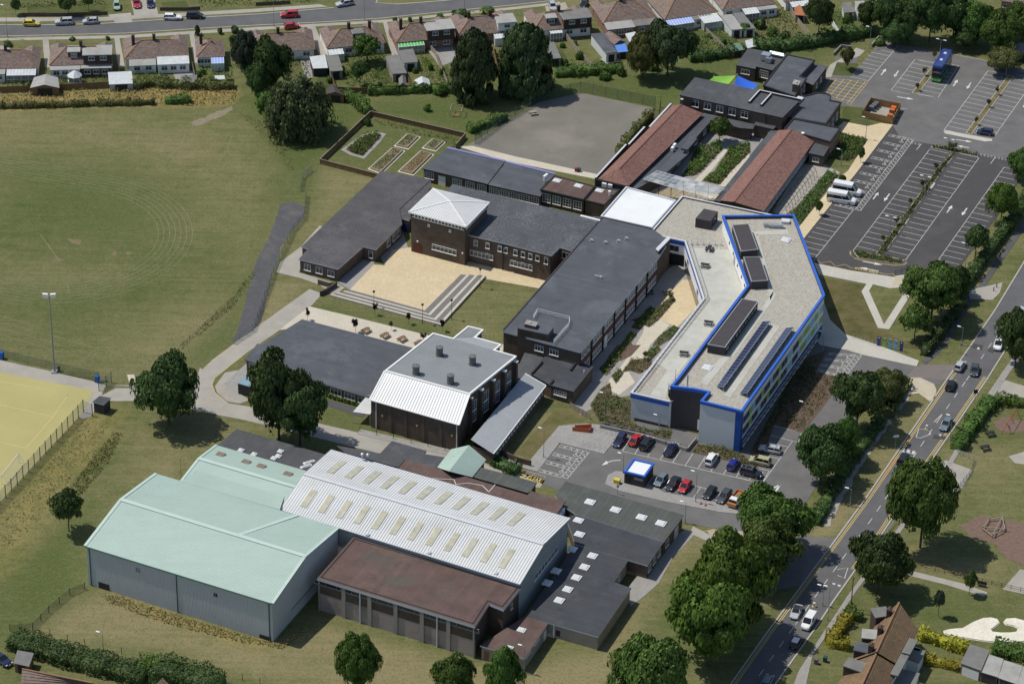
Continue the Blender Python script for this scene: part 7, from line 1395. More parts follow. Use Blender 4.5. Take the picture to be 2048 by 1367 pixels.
TREES=[(-69.4,-34.67,15.38,7.01,'big round dark tree left of the green sports halls','broad',0,'L_dark'),(-46.7,-39.42,19.34,7.17,'left leader of the dark cypress pair behind the low school block','oak',0,'L_dark'),(-42.35,-41.09,15.78,6.45,'right lower half of the dark cypress pair by the access road','oak',1,'L_dark'),(-84.98,-72.48,9.26,3.58,'small round tree on the bank above the green hall corner','small',1,'L_dark'),(-26.36,-123.3,14.39,4.05,'round tree in the bottom lawn below the brown gymnasium','broad',1,'L_mid'),(-9.39,-124.53,10.6,4.23,'left of the two trees at the bottom edge by the annexe','broad',2,'L_mid'),(-0.59,-124.27,12.83,3.78,'right of the two trees at the bottom edge by the annexe','broad',0,'L_mid'),(26.03,-124.63,15.5,7.73,'wide tree at the bottom edge left of the main road','broad',1,'L_mid'),(37.38,-111.09,18.67,8.48,'large fresh green tree over the kerb of the main road','oak',0,'L_bright'),(40.43,-100.67,20.17,7.91,'fresh green tree behind the workshop lawn','broad',2,'L_bright'),(48.02,-84.36,13.69,7.14,'tree above the worn ground at the side apron','broad',0,'L_mid'),(49.96,-75.33,14.02,7.47,'tree overhanging the south corner of the car park','oak',1,'L_mid'),(61.76,-51.59,12.63,5.87,'tree beside the last parking bays of the south lot','oak',0,'L_dark'),(67.33,-43.77,10.45,3.32,'smaller crown between the two car park entrance trees','broad',1,'L_mid'),(70.6,-31.82,14.02,6.02,'spreading tree with a visible trunk beside the lower lot road','oak',1,'L_dark'),(77.29,-21.85,7.71,4.13,'bushy tree at the corner bed by the entrance apron','broad',2,'L_olive'),(90.12,11.42,13.63,7.11,'spreading roadside tree with a visible forked trunk','oak',0,'L_mid'),(85.7,3.51,7.99,3.31,'lower tree beside the foot of the white paving legs','small',2,'L_mid'),(96.57,21.44,7.59,3.27,'shaded tree against the dark hedge by the crossing path','broad',0,'L_dark'),(102.57,38.23,7.82,3.11,'round tree at the corner of the right bay row','small',1,'L_dark'),(110.18,54.61,10.23,3.85,'bright round tree beside the right parking row','broad',1,'L_bright'),(116.86,74.92,7.64,3.36,'tree cut by the right edge above the parking row','broad',2,'L_mid'),(106.0,-6.75,14.18,5.05,'tree cut by the right edge on the park side','broad',0,'L_dark'),(79.6,-72.73,19.7,7.25,'tallest park tree on the right pavement','broad',1,'L_mid'),(70.2,-87.68,12.63,5.97,'round park tree casting shade on the small green','broad',2,'L_dark'),(87.44,-87.62,5.37,1.33,'small round tree beside the park path','small',0,'L_mid'),(80.84,-94.77,6.03,1.13,'staked young tree on the small green','small',1,'L_blue'),(-50.99,91.63,15.49,8.27,'broad olive weeping tree at the field corner','willow',0,'L_willow'),(-58.85,110.42,14.77,5.13,'dark bushy tree behind the weeping tree','oak',0,'L_dark'),(-65.38,116.71,13.5,3.76,'blue-green tree beside the end of the golden grass','broad',1,'L_blue'),(-61.66,107.72,9.68,3.61,'shaded tree between the weeping tree and blue-green tree','broad',2,'L_dark'),(-59.11,97.59,6.95,3.09,'small tree on the left flank of the weeping tree','small',2,'L_mid'),(-10.24,110.28,18.76,5.91,'left tall dark conifer beside the sports court','cone',0,'L_conif'),(2.03,114.42,18.82,7.39,'right tall dark conifer beside the sports court','cone',1,'L_conif'),(36.86,124.27,14.67,6.37,'big dark evergreen beside the far gardens','oak',1,'L_conif'),(30.69,122.43,11.69,4.28,'brownish evergreen left of the big dark evergreen','broad',0,'L_olive'),(-36.8,128.54,7.25,3.44,'round garden tree behind the bungalows','small',0,'L_mid'),(-38.02,115.96,6.51,2.55,'bushy garden tree beside the stepping stones','small',1,'L_dark'),(75.27,146.58,11.63,4.14,'tall tree with bare trunk in the upper right gardens','broad',1,'L_dark'),(81.07,129.28,5.76,1.85,'young reddish tree on the small triangular lawn','small',2,'L_olive'),(47.98,90.76,6.4,2.83,'round tree in the garden court','small',0,'L_mid'),(82.87,150.82,4.47,1.64,'apple tree in an upper right garden','small',1,'L_mid'),(92.78,147.59,12.47,4.39,'first dark tree of the wood behind the upper car park','broad',0,'L_dark'),(97.63,145.83,12.45,5.01,'second dark tree of the wood behind the upper car park','oak',0,'L_dark'),(102.99,145.5,15.05,5.38,'tall dark tree behind the double deck bus','broad',1,'L_dark'),(108.96,146.3,13.01,5.26,'dark tree right of the bus in the wood','oak',1,'L_dark'),(114.43,144.85,10.8,5.0,'paler crown in the wood near the right corner','broad',2,'L_mid'),(119.44,139.54,10.76,5.35,'broad crown over the corner of the upper car park','oak',0,'L_mid'),(126.66,147.58,9.72,5.02,'wood tree cut by the right edge','broad',0,'L_mid'),(119.59,130.29,6.05,4.68,'low spreading tree at the upper car park corner','oak',1,'L_olive'),(94.24,142.92,6.51,3.75,'shaded tree at the front of the dark wood','broad',2,'L_dark'),(111.62,141.97,5.96,3.74,'shaded tree filling the wood behind the grass verge','broad',0,'L_dark'),(88.1,151.6,7.66,3.15,'left edge tree of the dark wood','broad',2,'L_dark'),(-113.18,151.16,5.84,2.52,'street tree beside the parked silver cars','small',0,'L_dark'),(-108.32,153.64,5.02,1.64,'street tree on the lawn beside the green car','small',1,'L_mid'),(-126.41,151.18,4.18,1.39,'clipped dark tree at the top left corner','small',2,'L_dark'),(-79.84,141.86,2.77,0.75,'small conical evergreen beside the far pavement','cone',2,'L_conif')]
for x,y,h,r,l,k,v,m in TREES:tree(x,y,h,r,l,k,globals()[m],v,base=.04 if k in('broad','oak')and 'trunk' not in l else None)
YN={'purple':' from the left','a':' from the far end','c':' from the far end','b':' from the far end','d':'','a2':' from the back'}
YT=[(-43.88,7.09,3.01,0.75,'purple'),(-33.36,2.36,3.87,1.06,'purple'),(-29.54,9.65,3.27,0.75,'purple'),(-22.21,6.21,3.26,0.75,'purple'),(-18.79,-0.15,1.87,0.96,'purple'),(-14.86,3.62,3.25,0.75,'purple'),(102.91,88.93,2.14,1.53,'a'),(97.97,78.51,2.39,0.93,'a'),(94.09,69.78,2.63,1.27,'a'),(90.31,61.45,2.36,0.8,'a'),(86.33,52.81,2.34,0.9,'a'),(82.69,44.8,2.2,0.78,'a'),(80.65,81.72,3.98,0.93,'c'),(75.35,70.49,2.9,0.92,'c'),(69.19,56.74,3.65,0.91,'c'),(103.24,135.59,2.76,0.99,'b'),(99.91,126.82,2.47,0.86,'b'),(97.41,118.76,2.46,0.73,'b'),(116.61,117.42,2.46,0.73,'b'),(113.78,110.81,2.58,0.72,'b'),(109.87,101.7,2.43,0.72,'b'),(-25.85,3.64,2.5,0.64,'d'),(34.12,18.16,1.9,0.76,'a2'),(28.08,-6.49,2.48,0.74,'a2')]
YL={'purple':('purple leaved young tree along the courtyard lawn',L_red),'a':('thin young tree in the planted car park island',L_olive),'c':('young street tree in a square pit on the cream path',L_mid),'b':('thin tree on the upper car park grass island',L_olive),'d':('bare staked young tree beside brown benches',L_olive),'a2':('thin young tree in the bed beside the teaching block',L_olive)}
NTH=('first','second','third','fourth','fifth','sixth','seventh');CNT={}
for i,(x,y,h,r,k)in enumerate(YT):CNT[k]=CNT.get(k,-1)+1;tree(x,y,h,r,(NTH[CNT[k]]+' ' if k !='d' else '')+YL[k][0]+YN[k],'sapling' if k !='c' else 'small',YL[k][1],i%2,'young_tree','young tree',YL[k][0].replace('young tree','young trees'))
# planted beds and long grass: ground cover nobody could count
def cover(name,poly,per,h,m,size=.2,clump=1.0,z=.06):
 p=np.array(poly);lo,hi=p.min(0),p.max(0);N=int((hi-lo).prod()*per);x,y=RNG.uniform(lo[0],hi[0],N),RNG.uniform(lo[1],hi[1],N);d=sdist(poly,x,y);k=d>.15;x,y=x[k],y[k]
 f=.5+.5*np.sin(x*1.7+np.sin(y*1.3)*2)*np.sin(y*1.9+np.sin(x*.9)*2);k=RNG.random(len(x))<(1-clump)+clump*f;x,y,f=x[k],y[k],f[k];zz=z+h*RNG.random(len(x))*(.35+.8*f)
 o=bpy.data.objects.new(name,cards_mesh(name,np.c_[x,y,zz],RNG.normal(size=(len(x),3))+[0,0,.9],size,m));link(o);o['kind']='stuff'
def hedge(label,pts,w,h,m,dens=26,size=.28,name='hedge',cat='hedge',z=0):
 cen,nr=[],[];pts=[np.array(p)for p in pts]
 for a,b in zip(pts[:-1],pts[1:]):
  L=np.linalg.norm(b-a);u=(b-a)/L;n_=np.array([-u[1],u[0]]);N=int(dens*L*(w+1.6*h)*.5);s=RNG.uniform(0,L,N);q=RNG.random(N);T=w/(w+2*h)
  wa=.2 if w<4 else .07;wob=1+wa*np.sin(s*.9+a[0])+wa*.6*np.sin(s*2.3+a[1]);top=q<T;side=np.where(RNG.random(N)<.5,-1,1);o=np.where(top,RNG.uniform(-.5,.5,N)*w,side*w*.5*RNG.uniform(.8,1.05,N))*wob;zz=np.where(top,h*wob*RNG.uniform(.86,1.05,N),RNG.uniform(.05,1,N)*h*wob)
  xy=a+u*s[:,None]+n_*o[:,None];cen.append(np.c_[xy,zz+z]);nr.append(np.c_[n_*np.where(top,0,side)[:,None],np.where(top,1.0,.25)]+RNG.normal(size=(N,3))*.5)
 b_=MB();ribbon(b_,pts,w*.72,0);cv_=[];cf=[]
 for f in b_.f:
  k=len(cv_);q=[b_.v[i]for i in f];cv_+=[(p[0],p[1],z)for p in q]+[(p[0],p[1],z+h*.8)for p in q];cf+=[(k+4,k+5,k+6,k+7)]+[(k+i,k+(i+1)%4,k+4+(i+1)%4,k+4+i)for i in range(4)]
 o0=pts[0];cen=np.concatenate(cen);cen[:,:2]-=o0;cv_=np.array(cv_);cv_[:,:2]-=o0
 o=bpy.data.objects.new(name,cards_mesh(name,cen,np.concatenate(nr),size,m,(cv_,cf)));link(o);o.location=(*o0,0);return tag(o,label,cat)
hedge('long dark hedge between right parking row and footpath',[(118.38,66.7),(109.21,47.34),(103.39,35.63),(96.83,20.82)],2.4,2.2,L_dark)
hedge('dark hedge along the footpath below the spreading roadside tree',[(97.65,18.33),(92.87,8.85),(89.14,1.61),(87.21,-2.85)],2.2,2.0,L_dark)
hedge('clipped hedge with brown mulch at the entrance apron',[(81.95,-14.02),(79.42,-21.2),(76.64,-26.96)],3.0,1.8,L_olive)
hedge('dark hedge beside the south lot under the entrance trees',[(75.86,-28.85),(68.27,-44.64),(64.03,-54.5),(59.78,-65.81)],2.4,1.8,L_dark)
hedge('flowering hedge with white blossom along the park pavement',[(99.66,-20.52),(95.19,-28.2),(91.91,-34.79),(90.5,-38.49)],3.0,2.2,L_mid)
hedge('low hedge round the park corner beside the play railings',[(100.39,-20.49),(102.71,-20.98),(107.29,-21.59)],2.4,1.8,L_mid)
hedge('long bramble hedge above the golden field edge',[(-123.26,101.16),(-111.44,102.14),(-102.02,103.28),(-94.9,103.82),(-86.6,104.66)],1.4,1.2,L_olive)
hedge('green bramble patch at the right end of the golden grass',[(-84.27,105.27),(-80.71,105.67),(-78.1,106.03)],2.2,1.6,L_mid)
hedge('scrub strip below the garden fences beside the golden grass',[(-92.82,112.19),(-88.82,114.45),(-83.29,113.62),(-76.61,113.37),(-68.41,113.7)],2.4,1.8,L_olive)
hedge('clipped scrub behind the raised bed garden',[(-41.32,109.56),(-38.13,106.07),(-35.52,101.57)],2.6,2.6,L_mid)
hedge('shrub row along the long garden wall behind the conifers',[(-36.01,111.86),(-28.19,112.69),(-20.97,114.02),(-16.12,113.69)],2.0,1.8,L_mid)
hedge('dark hedge beside the sports court fence',[(-11.09,92.94),(-7.94,95.82),(-2.41,100.33)],2.0,1.8,L_mid)
hedge('climber hedge along the left wall of the red wing',[(31.99,102.19),(28.21,93.47),(24.0,83.43)],1.8,2.2,L_olive)
hedge('long dark hedge above the lawn of the nursery cluster',[(42.42,132.57),(48.93,134.47),(56.51,137.51)],2.6,2.2,L_dark)
hedge('thick dark hedge at the back of the gardens towards the car park',[(58.49,139.79),(65.32,139.52),(72.96,142.04),(82.02,146.3),(89.17,149.4)],3.2,2.6,L_dark)
hedge('garden shrub line below the far conifer gardens',[(9.31,123.16),(14.21,123.89),(20.34,125.21),(25.88,126.5)],2.6,2.0,L_mid)
hedge('overgrown hedge along the bottom left house',[(-90.9,-108.2),(-84.52,-111.18),(-78.71,-113.7),(-71.11,-116.29),(-65.37,-118.92)],5.2,2.3,L_dark,34,.24)
hedge('dark bushy hedge at the bottom edge beside the orange roof',[(-63.75,-117.11),(-58.14,-118.71),(-51.52,-121.87)],6.0,3.2,L_dark,34,.24)
hedge('lime green bush row at the bottom edge',[(-66.01,-117.17),(-64.96,-114.18),(-62.99,-117.38)],2.6,3.0,L_bright,20)
hedge('clipped golden hedge in front of the terrace',[(63.63,-96.55),(59.88,-104.36),(63.33,-105.17)],2.2,2.0,L_gold)
hedge('dark green clipped hedge beside the golden one',[(63.4,-94.68),(66.26,-96.47)],2.0,1.8,L_mid)
hedge('golden topped hedge along the small green',[(76.48,-101.1),(80.33,-103.44),(85.16,-105.87)],2.0,2.0,L_gold)
hedge('golden hedge between the terrace yard and the garages',[(76.58,-108.7),(82.78,-110.91)],1.6,1.6,L_gold)
hedge('scrub bank beside the garages below the chalk bed',[(89.89,-104.97),(92.99,-106.09),(97.43,-107.47)],4.0,2.0,L_mid)
hedge('dark evergreen bush beside the mint green porch',[(-3.46,-46.11),(1.58,-50.04)],2.8,1.6,L_dark)
hedge('bright shrub strip along the low classroom windows',[(-41.1,-20.55),(-38.4,-22.36),(-33.09,-25.22),(-30.47,-26.26)],1.2,1.0,L_bright)
cover('scrub',[(-80.08,-37.24),(-78.35,-38.28),(-80.18,-49.54),(-83.48,-59.31),(-88.15,-68.88),(-90.05,-65.54),(-85.98,-55.03),(-83.2,-45.16)],22,.6,L_olive,.18,.6)
cover('scrub',[(-57.25,27.62),(-56.36,25.94),(-59.84,12.3),(-64.43,3.3),(-69.41,-5.92),(-70.89,-4.78),(-65.52,5.91),(-60.72,16.44)],22,.35,L_olive,.14,.7);cover('scrub',[(-66.54,101.11),(-60.89,97.52),(-52.6,80.47),(-50.96,73.29),(-52.26,72.05),(-55.51,80.36),(-63.07,94.91)],12,.25,L_olive,.13,.7)
cover('long_grass',[(-76.98,-92.74),(-72.79,-93.24),(-62.9,-98.11),(-50.29,-103.91),(-41.73,-107.16),(-37.66,-101.52),(-36.86,-102.42),(-38.17,-105.22),(-41.16,-108.65),(-49.12,-106.92),(-63.48,-101.7),(-74.87,-95.51)],12,.5,L_straw,.18,.5);cover('long_grass',[(-76.98,-92.74),(-72.79,-93.24),(-62.9,-98.11),(-50.29,-103.91),(-41.73,-107.16),(-37.66,-101.52),(-36.86,-102.42),(-38.17,-105.22),(-41.16,-108.65),(-49.12,-106.92),(-63.48,-101.7),(-74.87,-95.51)],10,.5,L_olive,.18,.6)
BEDS=([(25.47,9.54),(29.62,12.16),(34.74,20.28),(35.43,18.2),(31.5,9.75),(29.26,6.6)],[(31.31,3.22),(34.32,7.39),(35.91,6.84),(34.72,3.34),(31.4,-0.81),(29.82,-0.46)],[(23.03,-11.58),(25.13,-6.6),(29.16,-5.47),(29.61,-8.41),(26.9,-12.03),(25.04,-10.92)],
 [(16.3,-24.3),(18.44,-18.51),(20.56,-15.55),(21.01,-20.34),(24.8,-22.11),(24.41,-30.59),(28.43,-33.23),(33.02,-33.08),(32.39,-36.78),(24.35,-33.74),(18.27,-31.35)],[(42.16,86.58),(48.26,91.76),(48.77,87.33),(42.27,74.47),(38.17,73.11),(40.08,77.98)],[(50.45,88.13),(55.3,90.79),(55.04,85.85),(49.88,75.95),(47.29,69.9),(43.2,71.64),(46.44,77.02)],
 [(77.29,95.89),(83.28,93.62),(79.81,84.36),(77.68,82.58),(71.35,84.04),(74.15,90.29)],[(72.63,77.54),(74.94,75.71),(69.99,64.88),(64.56,52.01),(62.59,56.49),(66.55,64.75)],[(36.39,-41.01),(37.92,-38.05),(45.92,-39.97),(50.01,-46.49)])
for i,q in enumerate(BEDS):cover('bed_plants',q,26,.8,(L_mid,L_bright,L_olive)[i%3],.2,.85);cover('bed_plants',q,8,.5,(L_olive,L_lav,L_mid)[i%3],.18,.5)
for q in([(18.34,-10.37),(22.91,-1.1),(25.38,5.04),(26.63,3.86),(23.48,-4.67),(19.77,-13.05)],[(25.41,6.47),(29.71,15.49),(30.97,13.87),(27.31,5.51)],[(20.81,-13.02),(22.75,-10.22),(23.55,-11.76),(21.8,-16.08)],[(28.15,-3.71),(30.99,-0.42),(31.57,-2.4),(29.12,-6.85)]):sheet('planting_bed',q,.1,M_bark);cover('bed_plants',q,30,1.0,L_mid,.22,.8);cover('bed_plants',q,8,.6,L_bright,.18,.6)
for q in BEDS[4:6]:cover('bed_plants',q,22,1.3,L_bright,.24,.9)
for q in BEDS[6:8]:cover('bed_plants',q,26,.9,L_mid,.22,.4)
cover('bed_plants',[(53.85,-30.53),(59.03,-32.57),(69.77,-12.31),(63.86,-9.97),(66.91,-1.17),(60.81,-5.36),(48.4,-40.79),(50.13,-46.13)],14,.7,L_olive,.2,.9)
cover('bed_plants',[(48.4,-40.79),(60.81,-5.36),(64.76,-9.16),(52.92,-32.41)],9,.9,L_dark,.24,.4)
for q in([(80.55,39.4),(99.32,81.46),(102.78,87.7),(97.81,89.72),(98.52,90.99),(102.96,89.43),(108.82,86.95),(108.44,85.71),(103.82,87.49),(100.42,80.78),(82.19,39.02)],[(75.63,40.55),(76.32,40.79),(80.53,39.18),(82.17,38.8),(86.65,36.77),(85.64,35.42),(83.99,35.58),(76.52,37.72)]):cover('bed_plants',q,40,.7,L_olive,.2,.5,.1);cover('bed_plants',q,14,.6,L_mid,.2,.5,.1)
for q in([(102.67,132.31),(96.07,117.39),(97.38,117.18),(103.97,131.82)],[(120.63,127.65),(107.0,97.3),(108.14,96.84),(121.99,127.71)]):cover('long_grass',q,14,.3,L_straw,.14,.6,.1)
cover('long_grass',[(-124.21,107.82),(-106.52,110.6),(-92.16,111.7),(-83.95,114.12),(-68.86,114.73),(-66.91,110.1),(-67.79,106.18),(-72.18,104.21),(-78.12,103.72),(-87.8,104.62),(-99.73,104.14),(-123.18,100.65)],7,.9,L_straw,.24,.35)
cover('long_grass',[(-87.14,-33.42),(-81.35,-35.07),(-86.2,-53.28),(-92.54,-72.38),(-97.13,-80.81),(-99.04,-67.53),(-92.59,-49.95)],4,.4,L_olive,.16,.7);cover('long_grass',[(-87.14,-33.42),(-81.35,-35.07),(-86.2,-53.28),(-92.54,-72.38),(-97.13,-80.81),(-99.04,-67.53),(-92.59,-49.95)],1.5,.5,L_straw,.16,.7)
SHR=[(-85.47,117.22,1.63,1.34,0),(-77.79,119.65,1.91,1.22,1),(-76.68,120.76,1.91,0.98,2),(-41.96,121.63,1.64,1.22,0),(-45.39,117.51,2.04,1.34,1),(-40.13,109.87,2.3,1.33,0),(-33.08,114.06,2.72,0.97,1),(-24.94,123.65,2.05,0.98,0),(-21.32,125.13,2.47,0.98,2),(11.2,138.68,2.08,0.87,0),(15.5,132.56,2.75,1.24,0),(12.98,124.38,2.46,1.22,1),(16.65,123.99,2.46,1.22,0),(21.52,122.06,3.14,1.83,0),(25.23,124.34,2.74,1.59,0),(14.31,140.19,1.94,0.75,2),(44.01,135.36,1.93,1.49,0),(48.16,145.75,1.53,1.13,1),(57.02,147.51,4.18,2.01,0),(61.02,151.89,3.77,1.89,1),(63.94,147.8,2.79,1.88,0),(66.99,146.52,2.37,1.63,1),(58.72,156.05,1.96,1.39,2),(63.96,159.13,2.53,1.27,0),(69.15,141.06,2.08,1.5,0),(77.58,145.56,2.78,1.5,1),(85.97,148.7,2.51,1.63,2),(90.53,143.32,2.78,1.62,0),(-126.1,133.88,1.93,1.36,0),(-110.51,137.82,1.11,0.99,1),(-101.86,138.18,1.38,0.75,2),(-70.63,143.63,2.77,1.25,1),(-74.29,142.64,2.22,0.87,0),(-70.79,138.07,3.18,0.99,1),(-19.66,152.79,2.24,1.39,0),(-14.67,155.27,2.52,2.53,1),(-7.75,157.28,1.96,2.53,0),(-30.97,151.75,1.68,0.76,0),(-27.18,151.34,1.68,0.76,1),(-118.16,111.96,2.03,1.33,0),(-123.16,115.7,1.36,0.97,1),(-18.19,122.59,3.01,0.86,1),(-18.49,112.03,3.39,1.81,0),(-35.25,96.0,2.68,1.19,1),(-21.25,103.66,2.29,1.2,2),(-1.95,147.88,2.23,1.26,0),(33.88,127.37,2.74,1.84,0),(40.33,136.3,2.21,1.36,1),(51.14,142.25,1.94,1.25,0),(11.78,129.16,2.47,1.11,0),(-22.8,114.47,1.36,0.97,1)]
MARK=[(o.location.x,o.location.y,o['label'].split(' with ')[0].split(' beside ')[0].split(' behind ')[0].split(' in front ')[0])for o in COL.objects if o.parent is None and o.get('category')in('bungalow','shed','garage','greenhouse','tree','outbuilding')]
USED=set()
def near(x,y,what):
 for d,mx,my,ml in sorted(((mx-x)**2+(my-y)**2,mx,my,ml)for mx,my,ml in MARK):
  side=('right of' if x>mx else 'left of')if abs(x-mx)>abs(y-my)*.6 else('behind' if y>my else 'in front of');t=' '.join((what+' '+side+' the '+ml.replace('the ','')).split()[:16])
  if t not in USED:USED.add(t);return t
for i,(x,y,h,r,v)in enumerate(SHR):tree(x,y,max(h,.8),r,near(x,y,('small ' if r<1.2 else 'large ' if r>1.7 else '')+('green','dark','bright green')[v]+' shrub'),'shrub',(L_mid,L_dark,L_bright)[v],i%2,'shrub','shrub','shrubs in the far gardens')
GARD=([(-125.71,118.25),(-117.6,121.24),(-116.26,111.26),(-124.43,109.37)],[(-113.07,119.29),(-99.74,119.83),(-99.01,113.52),(-109.72,112.04)],[(-93.3,122.22),(-84.12,122.06),(-85.15,114.07),(-92.14,113.79)],[(-78.33,125.51),(-69.82,126.39),(-68.95,115.78),(-76.8,115.46)],[(-58.39,129.56),(-51.64,129.83),(-49.47,114.72),(-47.58,113.48),(-52.24,110.69)],[(-42.54,132.38),(-32.75,134.41),(-29.51,115.52),(-41.51,113.2)],[(-24.04,133.13),(-18.26,125.26),(-16.18,115.79),(-23.41,114.45)],[(-4.35,139.42),(1.87,139.68),(6.86,123.6),(-4.11,120.49)],[(8.71,131.74),(17.95,130.76),(19.1,124.09),(9.31,122.36)],[(40.64,145.44),(52.12,150.11),(56.62,139.72),(41.51,134.71)],[(58.95,160.36),(68.69,163.65),(71.93,145.33),(57.91,140.6)],[(76.9,162.55),(82.01,162.76),(83.45,148.6),(77.05,146.94)],[(-81.66,161.67),(-50.69,165.31),(-50.44,161.25),(-81.23,157.07)],[(-128.71,156.8),(-104.46,160.71),(-104.13,157.84),(-128.39,154.52)])
for i,q in enumerate(GARD):cover('garden_plants',q,8,1.1,(L_mid,L_olive,L_bright)[i%3],.24,.97);cover('garden_plants',q,1.2,.5,(L_straw,L_lav,L_dark)[i%3],.2,.9)
# ---------------------------------------------------------------- vehicles
M_carglass=gloss("car_glass",(.015,.018,.022),.05);M_light=gloss("headlight_lens",(.6,.62,.65),.1);M_tail=gloss("tail_light",(.3,.02,.02),.2);M_hub=gloss("wheel_hub",(.4,.41,.43),.3,.6)
def paint(n,c):return gloss("paint_"+n,c,.28,.0,.8)
CARP={# length,width,height,shoulder,bonnet z,(greenhouse base rear,front),(roof rear,front),ground clearance
 'hatch':(4.05,1.74,1.48,.92,.82,(-1.9,1.0),(-1.5,.25)),'estate':(4.7,1.8,1.47,.92,.82,(-2.25,.95),(-1.95,.2)),'saloon':(4.75,1.83,1.44,.93,.84,(-1.75,1.05),(-1.05,.25)),
 'suv':(4.6,1.86,1.72,1.08,1.0,(-2.2,1.0),(-1.95,.4)),'mpv':(4.5,1.82,1.7,1.02,.92,(-2.15,1.35),(-1.85,.45)),'coupe':(4.3,1.77,1.36,.88,.8,(-1.8,.9),(-.85,.1)),
 'van':(4.6,1.85,1.95,1.12,1.02,(-2.26,1.35),(-2.2,.55)),'minibus':(6.7,2.1,2.75,1.3,1.22,(-3.3,2.4),(-3.25,1.3))}
PRO={}
def car_meshes(kind):
 if kind in PRO:return PRO[kind]
 L,Wd,H,sh,bz,(g0,g1),(r0,r1)=CARP[kind];hl,w=L/2,Wd/2;out={}
 st=[(-hl,.86,.4,sh-.16),(-hl+.12,.93,.28,sh-.02),(-hl+.6,1,.2,sh),(g1-.5,1,.2,sh),(g1+.1,.99,.2,sh-.02),(hl-.55,.96,.2,bz),(hl-.15,.88,.24,bz-.14),(hl,.74,.34,bz-.3)]
 b=MB();n=8;rings=[]
 for x,k,zb,zt in st:rings.append([(x,y*w*k,z)for y,z in((-.9,zb),(-1,zb+.12),(-1,zt-.16),(-.9,zt),(.9,zt),(1,zt-.16),(1,zb+.12),(.9,zb))])
 vs=sum(rings,[]);b.add(vs,[[i*n+j,i*n+(j+1)%n,(i+1)*n+(j+1)%n,(i+1)*n+j]for i in range(len(st)-1)for j in range(n)]+[list(range(n))[::-1],[(len(st)-1)*n+j for j in range(n)]])
 kw=.9 if kind not in('van','minibus')else .95;tw=.74 if kind not in('van','minibus')else .86;e=.05
 base=[(g0,-w*kw),(g1,-w*kw*.94),(g1,w*kw*.94),(g0,w*kw)];top=[(r0,-w*tw),(r1,-w*tw),(r1,w*tw),(r0,w*tw)]
 b.add([(*p,H-.07)for p in top]+[(p[0]*.96,p[1]*.93,H)for p in top],[[4,5,6,7],[0,1,5,4],[1,2,6,5],[2,3,7,6],[3,0,4,7]])
 for p,q in zip(base,top):b.bar((*p,sh-.03),(*q,H-.04),.09,.09)
 bp=[(-.1,1)]if L<5 else[(-1.4,1),(0,1)]
 for s in(-1,1):
  for t in((.42,)if L<5 else(.66,)):x0,x1=g0+(g1-g0)*t,r0+(r1-r0)*t;b.bar((x0,s*w*kw*.985,sh),(x1,s*w*tw*1.0,H-.06),.08,.05)
  b.box((g1-.35,s*(w+.08),sh+.06),(.12,.2,.14))
 if kind=='van':
  for s in(-1,1):b.face([(g0,s*w*kw*1.005,sh),(g0+2.0,s*w*kw*1.0,sh),(r0+2.0,s*w*tw*1.01,H-.05),(r0,s*w*tw*1.01,H-.05)])
  b.face([(g0-.01,-w*kw,sh),(g0-.01,w*kw,sh),(r0-.02,w*tw,H-.05),(r0-.02,-w*tw,H-.05)])
 if kind=='minibus':
  for s in(-1,1):b.face([(g0,s*w*.96,H-.62),(r1-.1,s*w*.945,H-.62),(r1,s*w*tw*1.01,H-.03),(r0,s*w*tw*1.01,H-.03)])
  b.add([(r1-.5,-w*tw,H-.05),(r1-.5,w*tw,H-.05),(g1-.5,w*.8,H-.75),(g1-.5,-w*.8,H-.75),(r1-.3,-w*tw*.9,H+.0),(r1-.3,w*tw*.9,H+.0)],[[4,5,2,3],[0,4,3],[1,2,5]])if 0 else None
 out['body']=b
 g=MB();q=[(*p,sh-.04)for p in base]+[(*p,H-.06)for p in top];g.add(q,[[0,1,5,4],[1,2,6,5],[2,3,7,6],[3,0,4,7]]);out['windows']=g
 wr=.32 if L<5 else .36;wl=MB();wl.tube((0,-.11,0),(0,.11,0),wr,n=14);out['wheel']=wl;hb=MB();hb.tube((0,-.125,0),(0,.125,0),wr*.6,n=8);out['hub']=hb
 l=MB();l.box((0,0,0),(.16,.36,.16));out['headlight']=l;tl=MB();tl.box((0,0,0),(.1,.26,.2));out['tail_light']=tl
 me={}
 for k,bb in out.items():m=bpy.data.meshes.new(k);m.from_pydata(bb.v,[],bb.f);m.materials.append({'windows':M_carglass,'wheel':M_rubber,'hub':M_hub,'headlight':M_light,'tail_light':M_tail}.get(k,M_white));me[k]=m
 PRO[kind]=(me,wr);return PRO[kind]
